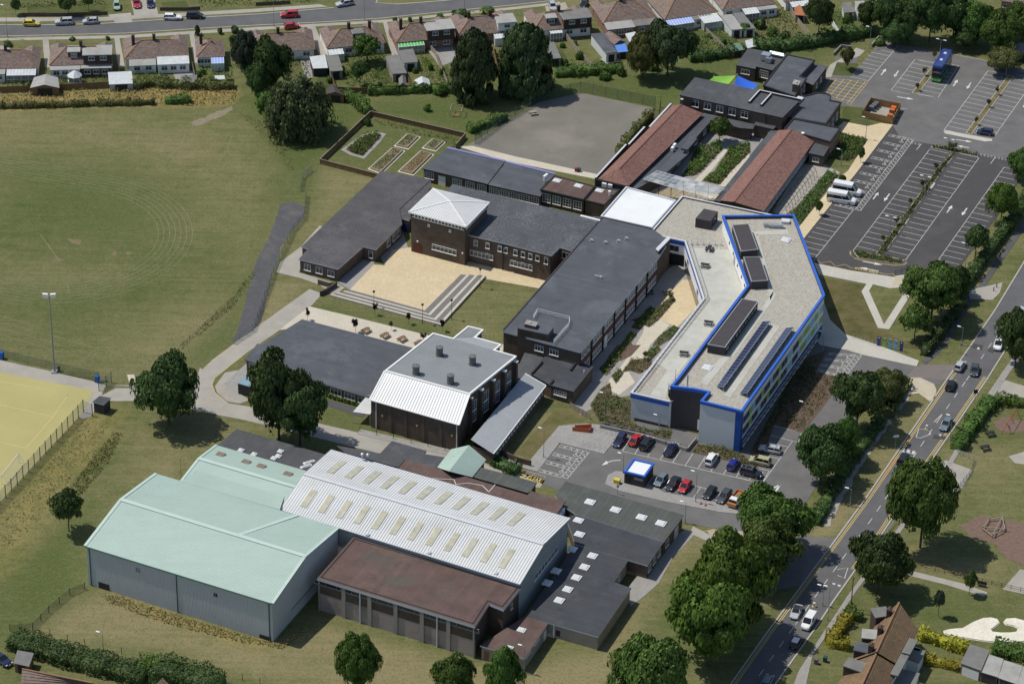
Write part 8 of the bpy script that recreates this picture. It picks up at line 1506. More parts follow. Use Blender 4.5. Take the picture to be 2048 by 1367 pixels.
def car(pose,kind,pt,label,name='parked_car',cat='car',group=None,roof=None,bars=False,z=.06):
 x,y,a,_=pose;me,wr=car_meshes(kind);L,Wd,H,sh,bz,g_,r_=CARP[kind];root=thing(name,label,cat,(x,y,z),R_(a),group)
 def put(n,m,loc,par=root):o=bpy.data.objects.new(n,m);link(o,par);o.location=loc;return o
 bm=me['body'].copy();bm.materials.clear();bm.materials.append(pt);put('body',bm,(0,0,0));put('windows',me['windows'],(0,0,0))
 for sx in(-L*.31,L*.3):
  for s in(-1,1):wo=put('wheel',me['wheel'],(sx,s*(Wd/2-.09),wr));put('hub',me['hub'],(0,0,0),wo)
 for s in(-1,1):put('headlight',me['headlight'],(L/2-.12,s*Wd*.34,bz-.2));put('tail_light',me['tail_light'],(-L/2+.05,s*Wd*.38,sh-.22))
 b=MB();
 if roof:b.prism([(r_[0]*.97,-Wd*.34),(r_[1]*.97,-Wd*.34),(r_[1]*.97,Wd*.34),(r_[0]*.97,Wd*.34)],H-.01,H+.02);o=b.build('roof_panel',roof);o.parent=root
 if bars:
  for s in(-1,1):b.bar((r_[0]*.9,s*Wd*.33,H+.05),(r_[1]*.9,s*Wd*.33,H+.05),.05)
  for x_ in(r_[0]*.6,r_[1]*.3):b.bar((x_,-Wd*.36,H+.1),(x_,Wd*.36,H+.1),.07,.05)
  o=b.build('roof_bars',M_metal);o.parent=root
 for s,n in((-1,'number_plate'),(1,'number_plate')):b=MB();b.box((s*(L/2+.01),0,.48),(.03,.5,.12));o=b.build(n,M_yellow if s<0 else M_white);o.parent=root
 return root
black,navy,red,silver,white=paint("black",(.012,.012,.014)),paint("navy",(.012,.018,.06)),paint("red",(.42,.015,.02)),paint("silver",(.42,.44,.46)),paint("white",(.75,.76,.76))
dgrey,bgrey,gold,blue_p,yellow_p,green_p=paint("dark_grey",(.05,.06,.065)),paint("blue_grey",(.13,.18,.21)),paint("champagne",(.4,.37,.2)),paint("deep_blue",(.015,.025,.22)),paint("yellow",(.62,.5,.04)),paint("pale_green",(.3,.42,.3))
gA,gB='cars in the south car park','cars on the main road'
car((22.11,-38.03,-111.5,4.77),'estate',navy,'navy estate parked first beside the cycle stands',group=gA)
car((25.27,-37.74,66.1,4.46),'coupe',red,'red coupe parked nose to the wall beside the navy estate',group=gA)
car((27.55,-39.12,66.4,4.43),'suv',black,'black hatchback with glossy roof third from the cycle stands',group=gA)
car((32.46,-41.05,65.3,4.66),'saloon',navy,'dark navy saloon parked alone in the upper row',group=gA)
car((40.47,-44.3,67.2,4.74),'mpv',white,'white people carrier with dark roof hatch',group=gA)
car((44.73,-46.03,66.5,4.55),'hatch',blue_p,'bright blue hatchback behind the black off-roader',group=gA)
car((48.22,-48.95,-23.3,4.57),'suv',black,'black off-roader with roof bars parked across the corner bay',group=gA,bars=True)
car((52.47,-40.3,162.6,4.37),'estate',silver,'silver estate with roof rails in the right hand bays',group=gA,bars=True)
car((50.2,-44.7,159.1,4.62),'mpv',gold,'champagne people carrier below the silver estate',group=gA)
car((30.07,-52.1,-117.0,4.42),'hatch',bgrey,'blue-grey hatchback beside the dark substation cube',group=gA)
car((32.47,-53.08,-117.1,4.41),'saloon',black,'black saloon beside the small red hatchback',group=gA)
car((34.77,-54.14,-115.9,4.16),'hatch',red,'small red hatchback in the lower row',group=gA)
car((39.59,-56.16,-118.8,4.45),'hatch',black,'black hatchback beside the orange cones',group=gA)
car((42.36,-57.28,-118.1,4.8),'estate',dgrey,'dark grey estate between black hatchback and orange tipper',group=gA)
car((94.3,-7.35,64.6,4.43),'hatch',silver,'silver hatchback waiting near the school entrance','car',group=gB)
car((97.19,-9.02,-100.8,4.81),'hatch',dgrey,'dark blue-grey hatchback meeting the silver one','car',group=gB)
car((91.56,-14.94,70.3,4.36),'hatch',black,'black hatchback driving beside the yellow lines at the entrance','car',group=gB)
car((89.08,-29.8,-114.2,5.17),'saloon',bgrey,'grey-green saloon at the dark speed cushion','car',group=gB)
car((79.1,-43.11,67.9,4.52),'suv',black,'black off-roader driving away past the red cycle patch','car',group=gB)
car((103.45,1.62,-105.5,4.84),'mpv',white,'white people carrier beside the right edge tree','car',group=gB)
car((109.7,14.39,-118.8,4.34),'hatch',silver,'silver car half hidden at the right picture edge','car',group=gB)
car((54.2,-94.88,-108.2,4.49),'coupe',silver,'silver convertible with black soft top in tree shade','car',group=gB,roof=M_dark)
car((56.33,-98.09,-114.3,5.34),'van',white,'white panel van beside the traffic island','parked_van','van',gB)
car((53.64,-104.32,66.5,3.53),'hatch',black,'small black car with white roof behind the white van','car',group=gB,roof=M_white)
car((47.54,-116.27,68.7,3.52),'hatch',bgrey,'blue-grey car cut by the bottom edge of the road','car',group=gB)
car((111.44,97.09,163.7,3.96),'hatch',navy,'lone dark navy hatchback in the upper car park')
car((74.71,62.84,-17.5,6.21),'minibus',white,'nearer white minibus across the bays with long dark windows','minibus','minibus','school minibuses')
car((76.35,66.99,-19.3,6.4),'minibus',white,'further white minibus with a dark roof hatch','minibus','minibus','school minibuses')
gF='cars along the far road'
for px,k,p,l in(((-121.72,145.37,0.2,3.75),'hatch',yellow_p,'yellow hatchback parked on the far road'),((-113.64,146.41,-171.9,4.35),'suv',silver,'silver off-roader parked under the street tree'),((-107.1,147.24,-171.6,4.11),'hatch',silver,'silver hatchback nose to the silver off-roader'),
 ((-86.84,150.34,0.7,4.4),'estate',white,'white estate parked on the far road'),((-81.27,151.29,0.5,4.4),'mpv',black,'black people carrier behind the white estate'),((-57.63,152.84,-171.2,3.79),'suv',red,'red off-roader driving on the far road'),((-44.08,160.07,-155.1,4.51),'estate',silver,'silver-blue estate turning at the far junction'),
 ((-101.57,156.22,-81.3,4.61),'hatch',green_p,'pale green car on a far driveway'),((-96.72,157.87,-79.2,4.65),'saloon',red,'red car on a far driveway beside the dark one'),((-93.23,157.87,-80.7,4.35),'hatch',navy,'dark blue car on a far driveway beside the red one'),((-56.64,146.6,17.5,3.22),'hatch',red,'red car parked in front of a far bungalow roof'),
 ((8.73,160.56,-81.7,3.48),'hatch',silver,'silver car on the driveway in front of the dark dormer bungalow'),((16.69,162.05,-107.4,3.07),'hatch',black,'dark car on the driveway beside the brown roof'),((-92.1,-113.95,-41.3,3.06),'saloon',navy,'dark blue car beside the shed at bottom left')):
 car(px,k,p,l,group=gF if 'bottom' not in l else None)
def bus(pose):
 x,y,a,_=pose;root=thing('double_deck_bus','green double deck bus with deep blue roof in the upper car park','bus',(x,y,.05),R_(a));L,w,H=10.4,1.27,4.35
 def mk(n,m,f):b=MB();f(b);o=b.build(n,m);o.parent=root;return o
 G,Bl=paint("bus_green",(.05,.26,.03)),paint("bus_blue",(.02,.05,.26))
 mk('body',G,lambda b:b.prism([(-L/2,-w),(L/2-.25,-w),(L/2,-w*.8),(L/2,w*.8),(L/2-.25,w),(-L/2,w)],.3,1.25));mk('mid_band',Bl,lambda b:b.prism([(-L/2,-w),(L/2-.25,-w),(L/2,-w*.8),(L/2,w*.8),(L/2-.25,w),(-L/2,w)],2.25,2.95))
 mk('upper_body',Bl,lambda b:b.prism([(-L/2+.1,-w*.97),(L/2-.3,-w*.97),(L/2-.08,-w*.8),(L/2-.08,w*.8),(L/2-.3,w*.97),(-L/2+.1,w*.97)],3.9,4.2))
 mk('roof',paint("bus_roof_blue",(.03,.055,.2)),lambda b:b.prism([(-L/2+.2,-w*.88),(L/2-.35,-w*.88),(L/2-.35,w*.88),(-L/2+.2,w*.88)],4.2,H))
 for z0,z1 in((1.25,2.25),(2.95,3.9)):mk('windows',M_carglass,lambda b:b.prism([(-L/2+.05,-w*.98),(L/2-.27,-w*.98),(L/2-.04,-w*.78),(L/2-.04,w*.78),(L/2-.27,w*.98),(-L/2+.05,w*.98)],z0,z1))
 for k in range(8):
  for s in(-1,1):mk('window_pillar',Bl if k%2 else G,lambda b:b.box((-L/2+.5+k*1.3,s*w*.985,2.6),(.12,.06,2.6)))
 mk('windscreen',M_carglass,lambda b:b.box((L/2+.0,0,1.85),(.06,1.9,1.1)));mk('destination_sign',mat("destination_amber",(.3,.22,.04),.5,.1),lambda b:b.box((L/2+.01,0,2.72),(.06,1.5,.3)));mk('bumper',paint("bus_lime",(.1,.42,.04)),lambda b:b.box((L/2-.02,0,.55),(.3,2.3,.4)))
 for s in(-1,1):mk('headlight',M_light,lambda b:b.box((L/2+.1,s*.85,.75),(.1,.3,.2)))
 for sx in(-L*.27,L*.3):
  for s in(-1,1):mk('wheel',M_rubber,lambda b:b.tube((sx,s*1.02,.48),(sx,s*1.29,.48),.48,n=16))
 for sx in(-2.6,1.2):mk('roof_hatch',M_lgrey,lambda b:b.box((sx,0,H+.05),(.9,.8,.14),taper=.8))
bus((104.23,128.22,-110.6,9.6))
def tipper(pose):
 x,y,a,_=pose;root=thing('tipper_truck','small orange tipper truck with white cab at the end of the lower row','truck',(x,y,.06),R_(a));O=paint("orange",(.55,.19,.03));
 def mk(n,m,*bx):b=MB();[b.box(*q)for q in bx];o=b.build(n,m);o.parent=root
 mk('cab',white,((1.2,0,1.45),(1.3,1.8,.7),0,None,.85),((1.5,0,.85),(1.9,1.85,.55)));mk('bonnet',O,((2.1,0,.8),(.7,1.86,.7)));mk('windscreen',M_carglass,((1.5,0,1.42),(.95,1.7,.45),0,None,.85));mk('load_bed',O,((-1.0,0,.85),(2.9,1.95,.15)),((-1.0,.95,1.1),(2.9,.06,.5)),((-1.0,-.95,1.1),(2.9,.06,.5)),((-2.42,0,1.1),(.06,1.95,.5)),((.42,0,1.2),(.06,1.95,.8)));mk('load',M_soil,((-1.0,.1,1.05),(1.9,1.3,.4),.2,None,.6))
 for sx in(-1.3,1.6):
  for s in(-1,1):b=MB();b.tube((sx,s*.7,.34),(sx,s*.93,.34),.34,n=12);o=b.build('wheel',M_rubber);o.parent=root
tipper((44.72,-58.59,-117.3,4.74))
# ---------------------------------------------------------------- lamps, signs, fences
def lamp(x,y,h,label,heads=1,az=0.0,m=None,name='street_lamp',group='street lamps',lantern=False,r=.07):
 root=thing(name,label,'lamp post',(x,y,0),az,group)
 b=MB();b.tube((0,0,0),(0,0,h),r,r*.65,8);b.tube((0,0,0),(0,0,1.1),r*1.5,n=8)
 for s in((1,)if heads==1 else(-1,1)):
  if not lantern:b.tube((0,0,h-.05),(s*.7,0,h+.06),.035,n=6)
 o=b.build('column',m or M_pole);o.parent=root;b=MB()
 if lantern:b.lathe((0,0,h-.1),((.08,0),(.26,.25),(.3,.5),(.05,.68)),10)
 else:
  for s in((1,)if heads==1 else(-1,1)):b.box((s*.95,0,h+.08),(.75,.3,.13))
 o=b.build('lamp_head',M_dark if lantern else M_white);o.parent=root;return root
for x,y,h,r,l,n in[(87.74,141.27,5.82,0.12,'tall lamp post beside the upper bay row and hedge',1),(105.13,139.5,3.6,0.12,'twin lamp post behind the double deck bus',2),(120.2,128.17,3.98,0.12,'twin lamp post on the upper right grass island',2),(82.78,93.35,5.75,0.12,'lamp post at the end of the cream paving by the shrub bed',1),(75.99,80.33,4.11,0.12,'lamp post in the shrub bed beside the minibuses path',1),(101.82,88.65,2.67,0.12,'twin lamp post at the head of the planted island',2),(84.51,48.9,4.27,0.11,'twin lamp post low on the planted island',2),(94.14,67.9,4.33,0.12,'twin lamp post beside the upper crossing slab',2),(108.76,53.19,5.07,0.11,'lamp post at the right bay row beside the bright tree',1),(99.89,33.98,6.27,0.11,'lamp post against the dark hedge by the crossing path',1),(95.65,1.84,4.37,0.11,'lamp post on the verge below the crossing',1),(65.96,-1.2,4.49,0.11,'lamp post at the shaded corner of the teaching block',1),(59.79,-31.81,6.44,0.1,'lamp post in the mulch bed along the window façade',1),(44.14,-39.3,4.6,0.1,'lamp post in front of the off-white end wall',1),(30.29,-32.43,2.92,0.1,'lamp post in the bed below the terrace end',1),(6.76,-43.98,6.86,0.1,'lamp post beside the pale paving and lawn bank',1),(22.63,-48.99,4.56,0.1,'lamp post behind the dark substation cube',1),(36.73,-58.69,7.14,0.1,'lamp post between the lower bays and the pavement',1),(34.4,-65.95,4.86,0.1,'slim lamp post at the corner of the greenish roof',1),(19.22,-29.08,5.97,0.1,'lamp post in the shrub bed near the timber ramp',1),(89.36,-34.87,5.83,0.1,'lamp post beside the grey-green saloon',1),(59.36,-92.14,4.54,0.09,'left of the two lamp posts at the bus bay',1),(59.98,-96.66,7.63,0.09,'right taller lamp post of the two at the bus bay',1),(3.31,-114.35,6.05,0.09,'lamp post at the corner of the annexe',1),(-73.89,-110.4,4.23,0.09,'short lamp post among the bottom left fence posts',1),(-126.76,138.53,8.66,0.12,'lamp post at the left end of the far road',1),(-61.13,147.11,8.31,0.13,'lamp post beside the red off-roader',1),(-38.64,151.43,7.23,0.13,'lamp post near the far junction',1),(-13.6,158.18,5.88,0.13,'lamp post on the far road above the left conifer',1),(67.14,-59.08,4.06,0.1,'slim post on the worn verge',1)]:
 lamp(x,y,max(3,h),l,n,R_(AX+90 if n==1 else BX))
for x,y,h,r,l in[(-29.87,12.33,4.02,0.11,'first globe lantern on the courtyard steps'),(-19.23,6.52,4.51,0.11,'second globe lantern at the courtyard step corner'),(-13.07,8.59,4.51,0.11,'third globe lantern on the right courtyard steps'),(-7.2,21.95,4.43,0.11,'last globe lantern at the top of the steps')]:lamp(x,y,h,l,1,0,M_black,'lantern_post','courtyard lanterns',True,.05)
def floodlight(x,y,h):
 root=thing('floodlight','tall grey floodlight mast with two white lamps beside the artificial pitch','floodlight',(x,y,0));b=MB();b.tube((0,0,0),(0,0,h),.22,.1,10);b.box((0,0,.15),(1.2,1.2,.3));b.bar((-1.0,0,h),(1.0,0,h),.12);o=b.build('mast',M_pole);o.parent=root
 for s in(-.8,.8):b=MB();b.box((s,-.15,h+.3),(1.1,.5,.9),.2*s);o=b.build('lamp_head',M_white);o.parent=root
 b=MB();b.box((.9,.4,.7),(.5,.4,1.4));o=b.build('control_box',M_greentrim);o.parent=root
floodlight(*(-95.16,-15.46),18.4)
def fence(name,label,pts,h,panel,post,gap=2.5,cat='fence',thick=.03,pw=.09,cap=None,rails=()):
 pts=[np.array(p)for p in pts];root=thing(name,label,cat,(*pts[0],0));pm=None
 for a,c in zip(pts[:-1],pts[1:]):
  L=np.linalg.norm(c-a);k=max(1,round(L/gap));rz=math.atan2(*(c-a)[::-1])
  for i in range(k+1):
   if i==k and c is not pts[-1]:continue
   p=a+(c-a)*i/k
   if pm is None:b=MB();b.box((0,0,(h+.1)/2),(pw,pw,h+.1));pm=bpy.data.meshes.new('post');pm.from_pydata(b.v,[],b.f);pm.materials.append(post)
   o=bpy.data.objects.new('post',pm);link(o,root);o.location=Vector((*p,0))-root.location;o.rotation_euler=(0,0,rz)
  b=MB()
  for i in range(k):
   p,q=a+(c-a)*(i+.03)/k,a+(c-a)*(i+.97)/k;m=(p+q)/2
   if panel:b=MB();b.box((*m,h/2+.02),(np.linalg.norm(q-p),thick,h-.06),rz);b.build('panel',panel,root)
  if rails:
   b=MB()
   for z in rails:b.bar(v3(a,z),v3(c,z),.06,.08)
   b.build('rail',post,root)
  if cap:b=MB();b.bar(v3(a,h+.06),v3(c,h+.06),.14,.08);b.build('capping',cap,root)
 return root
W1,W2=mesh_wire("wire_mesh_grey",(.4,.42,.42),.22),mesh_wire("wire_mesh_green",(.05,.1,.07),.2)
fence('pitch_fence','tall grey mesh fence with dark posts along the artificial pitch bank',[(-101.45,-70.99),(-99.57,-63.8),(-88.82,-34.59),(-87.29,-30.44),(-85.28,-31.87)],3.0,W1,M_black,2.4,pw=.12)
fence('pitch_fence','mesh fence with thin posts between the pitch path and the playing field',[(-111.7,-8.59),(-107.3,-10.01),(-95.16,-14.68),(-85.56,-18.23)],2.0,W2,M_pole,3.2)
fence('pitch_gate','dark mesh gate across the path beside the blue bin',[(-85.07,-22.43),(-83.75,-20.47),(-82.89,-18.91)],2.6,W1,M_black,1.6)
fence('mesh_fence','mesh fence running beside the dark asphalt path',[(-58.99,-3.17),(-55.28,2.2),(-52.47,26.72),(-49.53,45.06),(-47.42,50.56),(-47.64,61.14)],1.9,W1,M_pole,2.6)
fence('mesh_fence','steel barrier panels at the top of the dark path',[(-49.03,63.19),(-48.95,69.08),(-47.0,72.97)],1.6,W1,M_metal,2.4)
fence('board_fence','brown boarded fence round the raised beds with pale capping',[(-31.11,69.52),(-45.36,76.39),(-34.75,100.58),(-11.86,90.42),(-13.97,84.9)],1.3,M_timber,M_timber,1.9,cap=M_timber_pale)
fence('court_fence','green mesh fence behind the sports court',[(5.19,109.08),(15.48,114.96),(33.34,107.88)],2.8,W2,M_greentrim,3.0)
fence('court_fence','green mesh fence with pale rail on the left of the sports court',[(-9.56,87.53),(-3.81,97.24),(5.19,109.08)],2.4,W2,M_greentrim,3.0,rails=(1.0,))
fence('court_gate','tall dark mesh gate at the corner of the sports court',[(32.71,102.22),(34.12,101.26),(34.67,107.93)],2.8,W2,M_dark,2)
fence('post_fence','dark wire fence with posts on the bank at the bottom left',[(-91.85,-104.72),(-87.69,-103.98),(-85.41,-98.81),(-82.19,-93.22),(-79.61,-91.23)],1.6,W2,M_black,2.6)
fence('post_fence','line of dark posts along the bottom left hedge',[(-87.61,-104.59),(-77.51,-108.55),(-67.02,-112.0),(-51.03,-117.02),(-44.51,-119.18)],1.4,None,M_black,3.6,rails=())
fence('boundary_fence','line of thin posts along the golden grass',[(-123.04,99.64),(-108.94,101.22),(-93.59,102.85),(-84.11,103.73)],1.2,None,M_timber,3.0)
GF=M_timber_pale
for l,p,h,m in(('dark garden end fence below the left bungalows',[(-124.36,108.85),(-110.15,110.72),(-97.12,112.81),(-92.38,113.78)],1.7,M_timber),('dark garden end fence behind the turquoise shed',[(-85.2,114.6),(-76.71,114.41),(-68.54,115.27)],1.6,M_timber),('brown garden end wall below the grey garages',[(-43.63,112.07),(-37.81,111.78),(-28.21,113.21),(-17.37,115.21)],1.7,M_timber),('garden fence climbing beside the flat garage',[(-43.66,112.59),(-46.38,124.12),(-47.06,129.47)],1.6,M_timber),
 ('pale garden fence beside the long patio',[(-16.81,116.81),(-20.34,133.28),(-22.72,138.12)],1.5,GF),('pale slatted fence beside the square lawn',[(18.88,126.22),(15.51,134.2),(11.84,144.25)],1.5,GF),('dark fence below the square lawn',[(18.88,126.22),(25.93,129.2)],1.4,M_timber),('pale fence line between the two narrow lawns',[(52.13,136.79),(47.62,147.68),(45.93,152.68)],1.4,GF),('weathered wall at the end of the narrow lawns',[(41.49,134.17),(49.0,136.11),(56.34,139.15)],1.5,M_timber),
 ('long pale fence beside the tall tree trunk',[(73.01,146.49),(70.14,156.53),(68.39,165.09)],1.6,GF),('white fence right of the tall tree trunk',[(80.64,147.92),(78.93,155.47)],1.5,M_white),('fence between the first two left gardens',[(-114.51,118.17),(-113.0,110.34)],1.6,M_timber),('fence between the pagoda and white extension gardens',[(-97.43,122.05),(-95.4,112.61)],1.6,M_timber),('fence left of the single narrow bungalow garden',[(-79.63,124.92),(-77.72,114.9)],1.5,GF),('fence beside the stepping stone lawn',[(-30.12,130.71),(-25.08,113.86)],1.5,M_timber),('fence between the tall conifers',[(-6.18,137.14),(-4.09,119.17)],1.5,M_timber),('fence behind the blue tarpaulin lean-to',[(27.78,141.29),(31.42,127.27)],1.5,GF),('brown wall at the front of the top left lawns',[(-124.66,150.4),(-114.02,150.84),(-103.47,152.14)],1.0,M_brick),('brown wall in front of the far right driveway lawns',[(-90.52,154.96),(-83.47,155.26),(-80.5,155.95)],1.0,M_brick),('brown wall at the far corner by the junction',[(-66.55,158.84),(-61.52,159.63),(-58.02,160.35)],1.0,M_brick)):
 fence('garden_fence',l,p,h,m,m,1.9,thick=.06)
fence('car_park_rail','low white wall at the top of the upper bay row',[(88.28,141.84),(90.44,146.65),(95.24,144.34)],.9,M_conc,M_conc,6,thick=.25)
fence('low_wall','low pale wall round the grass corner beside the upper path',[(78.45,137.04),(80.65,141.53),(83.21,140.81)],.8,M_conc,M_conc,6,thick=.25)
fence('ramp_railing','grey railing along the ramp below the terrace end',[(18.26,-32.09),(27.36,-35.48),(35.72,-40.13)],1.1,None,M_metal,1.5,pw=.05,rails=(.6,1.1))
fence('retaining_wall','grey concrete retaining wall above the parked cars',[(18.25,-32.83),(27.34,-36.21),(35.69,-40.85),(37.77,-36.6)],.9,M_conc,M_conc,5,thick=.25)
fence('entrance_railing','dark railing at the head of the pale steps',[(84.1,30.59),(86.98,31.99),(90.14,30.38)],1.1,None,M_black,1.6,pw=.05,rails=(.6,1.1))
fence('park_fence','low timber fence along the park path',[(76.65,-78.43),(81.73,-80.39),(88.61,-83.09),(99.07,-87.1)],1.0,None,M_timber,2.0,rails=(.45,.9))
fence('park_railing','grey railing at the park entrance corner',[(90.41,-39.4),(93.41,-42.37),(91.85,-47.43),(89.01,-52.46)],1.0,W1,M_metal,1.6)
fence('road_railing','guard railing beside the park tree along the kerb',[(71.99,-71.31),(75.3,-64.64)],1.0,None,M_metal,1.6,pw=.05,rails=(.5,1.0))
fence('courtyard_wall','dark brick wall beside the covered corridor and lawn',[(-3.51,-42.52),(-1.48,-43.71),(1.55,-45.95),(4.26,-47.11)],1.4,M_brick,M_brick,3,thick=.3)
fence('courtyard_wall','dark brick planter walls at the head of the courtyard steps',[(-42.54,22.16),(-39.84,20.77),(-38.36,21.46),(-40.26,18.65),(-41.8,17.12)],1.2,M_brick,M_brick,4,thick=.3)
fence('timber_screen','weathered timber screen beside the lawn bank',[(12.18,-25.38),(14.73,-28.11),(16.25,-29.56)],1.4,M_timber_pale,M_timber_pale,1.4)
fence('post_row','row of dark bollards in front of the assembly hall',[(-30.52,-35.58),(-27.11,-36.93),(-23.61,-38.28),(-20.02,-39.62),(-16.55,-40.78),(-13.08,-42.11)],1.2,None,M_black,4)
# bin store, bins, container
bs=[(82.84,104.19),(89.87,101.17),(92.33,108.41),(85.46,111.23)]
fence('bin_store','new timber boarded bin store in the upper car park',[bs[0],bs[1],bs[2],bs[3],bs[0]],1.9,mat("new_timber",(.3,.18,.07),.8,.2,2),M_timber,2.2,cat='bin store',thick=.06)
sheet('bin_store_floor',bs,.06,M_concpath)
def bin_(x,y,label,m,lm,s=(1.25,1.0,1.3),group='bins in the timber store',name='wheeled_bin'):
 r=thing(name,label,'bin',(x,y,.06),R_(BX),group);b=MB();b.box((0,0,s[2]*.45),(s[0]*.9,s[1]*.9,s[2]*.9-.1),taper=1.1);o=b.build('body',m);o.parent=r;b=MB();b.box((0,0,s[2]*.93),(s[0]*1.05,s[1]*1.05,.14),taper=.9);o=b.build('lid',lm);o.parent=r
 for i in(-1,1):b=MB();b.tube((i*s[0]*.4,-s[1]*.4,.08),(i*s[0]*.44,-s[1]*.4,.08),.08,n=8);o=b.build('wheel',M_rubber);o.parent=r
gb,ob=mat("bin_grey",(.12,.13,.15),.5,.1),mat("bin_orange",(.6,.13,.02),.5,.1)
for(x,y),l,m in zip([(85.42,107.88),(86.11,108.94),(86.69,109.99),(90.23,106.53),(90.71,107.83),(89.52,103.95)],('front grey bin in the timber store','middle grey bin in the timber store','rear grey bin in the timber store','middle orange lidded bin in the timber store','rear orange lidded bin in the timber store','front orange lidded bin in the timber store'),(gb,gb,gb,ob,ob,ob)):bin_(x,y,l,gb,m)
bl=mat("bin_blue",(.02,.1,.4),.4,.1)
for(x,y),l in zip([(-106.79,-10.59),(-85.78,-19.01)],('blue bin at the left end of the pitch path','blue bin beside the pitch gate')):bin_(x,y,l,bl,bl,(.8,.8,1.6),'blue bins beside the pitch')
for(x,y),l,m in zip([(58.6,-109.24),(56.9,-109.9)],('green bin in the terrace front yard','dark bin by the terrace front wall'),(mat("bin_green",(.02,.08,.06),.5,.1),gb)):bin_(x,y,l,m,m,(.7,.7,1.1),'bins outside the terrace')
for(x,y),l,m in zip([(14.23,75.07),(14.81,75.09)],('red tub at the edge of the sports court','teal tub at the edge of the sports court'),(mat("tub_red",(.35,.03,.02),.5,.1),mat("tub_teal",(.02,.12,.14),.5,.1))):bin_(x,y,l,m,m,(.7,.7,.9),'tubs beside the court')
def container():
 q=[(-56.39,-22.45),(-53.19,-23.86),(-50.58,-18.79),(-53.93,-16.97)];r=thing('container','dark shipping container with rusty pale blue roof','container',(*centre(q),0));b=MB();b.prism(offset(q,-.05),.1,2.5,top=False);b.build('body',paint("container_navy",(.02,.03,.045)),r)
 b=MB();b.prism(q,2.48,2.6);b.build('roof',mat("container_roof",(.2,.3,.36),.7,.2,.8,stain=(.18,.09,.06),stain_amt=1.0),r);b=MB()
 for k in range(14):p=lerp(q[0],q[1],(k+.5)/14);b.bar(v3(p,.15),v3(p,2.45),.07)
 for k in range(22):p=lerp(q[1],q[2],(k+.5)/22);b.bar(v3(p,.15),v3(p,2.45),.07)
 b.build('corrugation',M_dark,r)
container()
def grit():
 x,y=(21.37,-52.57);bin_(x,y,'yellow grit bin beside the substation cube',paint("grit_yellow",(.65,.5,.02)),paint("grit_yellow",(.65,.5,.02)),(1.3,.9,1.0),None,'grit_bin')
grit()
# benches, tables, cycle stands, cones
def table(x,y,rz,label,m,name='picnic_table',group=None,z=0):
 r=thing(name,label,'picnic table',(x,y,z),rz,group)
 def mk(n,*bx):b=MB();[b.box(*q)for q in bx];o=b.build(n,m);o.parent=r
 mk('table_top',((0,0,.74),(1.9,.8,.06)))
 for s in(-1,1):mk('bench',((0,s*.75,.44),(1.9,.3,.05)))
 for s in(-.7,.7):b=MB();b.bar((s,-.75,0),(s,-.2,.72),.09);b.bar((s,.75,0),(s,.2,.72),.09);b.bar((s,-.8,.4),(s,.8,.4),.08);o=b.build('leg_frame',m);o.parent=r
M_tab=mat("recycled_plastic_dark",(.03,.032,.034),.6,.2,2);M_bench=mat("bench_brown",(.19,.115,.075),.7,.2,2)
for(x,y),l,a in zip([(42.85,29.04),(41.57,21.89),(41.34,-1.95),(35.74,-14.25)],('black picnic table nearest the gravel edge on the terrace','second black picnic table down the terrace','third black picnic table beside the blue coping','last black picnic table at the narrow end of the terrace'),(80,-15,-15,-10)):table(x,y,R_(a),l,M_tab,'picnic_table','picnic tables on the roof terrace',6.34)
for(x,y),l in zip([(-31.13,2.64),(-27.01,0.77),(-23.34,-0.51),(-19.68,-1.99)],('first brown picnic bench on the pale walkway','second brown picnic bench beside the bare young tree','third brown picnic bench on the pale walkway','fourth brown bench by the assembly hall roof')):table(x,y,R_(48),l,M_bench,'picnic_table','brown benches on the pale walkway',.06)
for(x,y),l in zip([(4.02,102.87),(29.52,20.52),(33.67,21.09),(97.74,-32.75),(96.13,-37.94)],('pale picnic table alone on the sports court','dark picnic table in the shade beside the main block','stone coloured table on the cream terrace','dark bench beside the swing bark bed','small dark seat on the worn park grass')):table(x,y,R_(20),l,M_timber_pale if 'pale' in l or 'stone' in l else M_tab,z=.05)
x,y=(51.1,94.37);b=MB();r=thing('bench','brown bench on the grey garden court paving','bench',(x,y,0),R_(-12));b.box((0,0,.45),(4.5,.5,.08));o=b.build('seat',M_bench);o.parent=r;b=MB();[b.box((s,0,.2),(.1,.45,.42))for s in(-2,0,2)];o=b.build('leg',M_bench);o.parent=r
x,y=(90.11,-84.97);r=thing('bench','dark park bench beside the path fence','bench',(x,y,0),R_(-20));b=MB();b.box((0,0,.45),(1.8,.5,.08));o=b.build('seat',M_tab);o.parent=r;b=MB();b.box((0,.25,.75),(1.8,.06,.5));o=b.build('backrest',M_tab);o.parent=r
hm=MB();pts=[(-.38,0,0),(-.38,0,.62),(-.28,0,.78),(.28,0,.78),(.38,0,.62),(.38,0,0)]
for a,c in zip(pts[:-1],pts[1:]):hm.tube(a,c,.03,n=6)
def stands(p,q,n,label,group):
 me=None
 for i in range(n):
  x,y=lerp(p,q,i/(n-1));o=bpy.data.objects.new('cycle_stand',HM);link(o);o.location=(x,y,.13);o.rotation_euler=(0,0,R_(AX));tag(o,NTH[i]+' '+label+' from the left','cycle stand',group)
HM=bpy.data.meshes.new('cycle_stand');HM.from_pydata(hm.v,[],hm.f);HM.materials.append(M_metal)
stands(*[(14.73,-39.19),(19.15,-40.86)],5,'steel hoop cycle stand beside the hatched disabled bays','cycle stands beside the disabled bays');stands(*[(17.02,-33.8),(21.47,-35.49)],5,'steel hoop cycle stand below the ramp wall','cycle stands below the ramp wall');stands(*[(72.72,3.86),(77.4,1.2)],7,'steel hoop cycle stand on the white entrance paving','cycle stands at the main entrance')
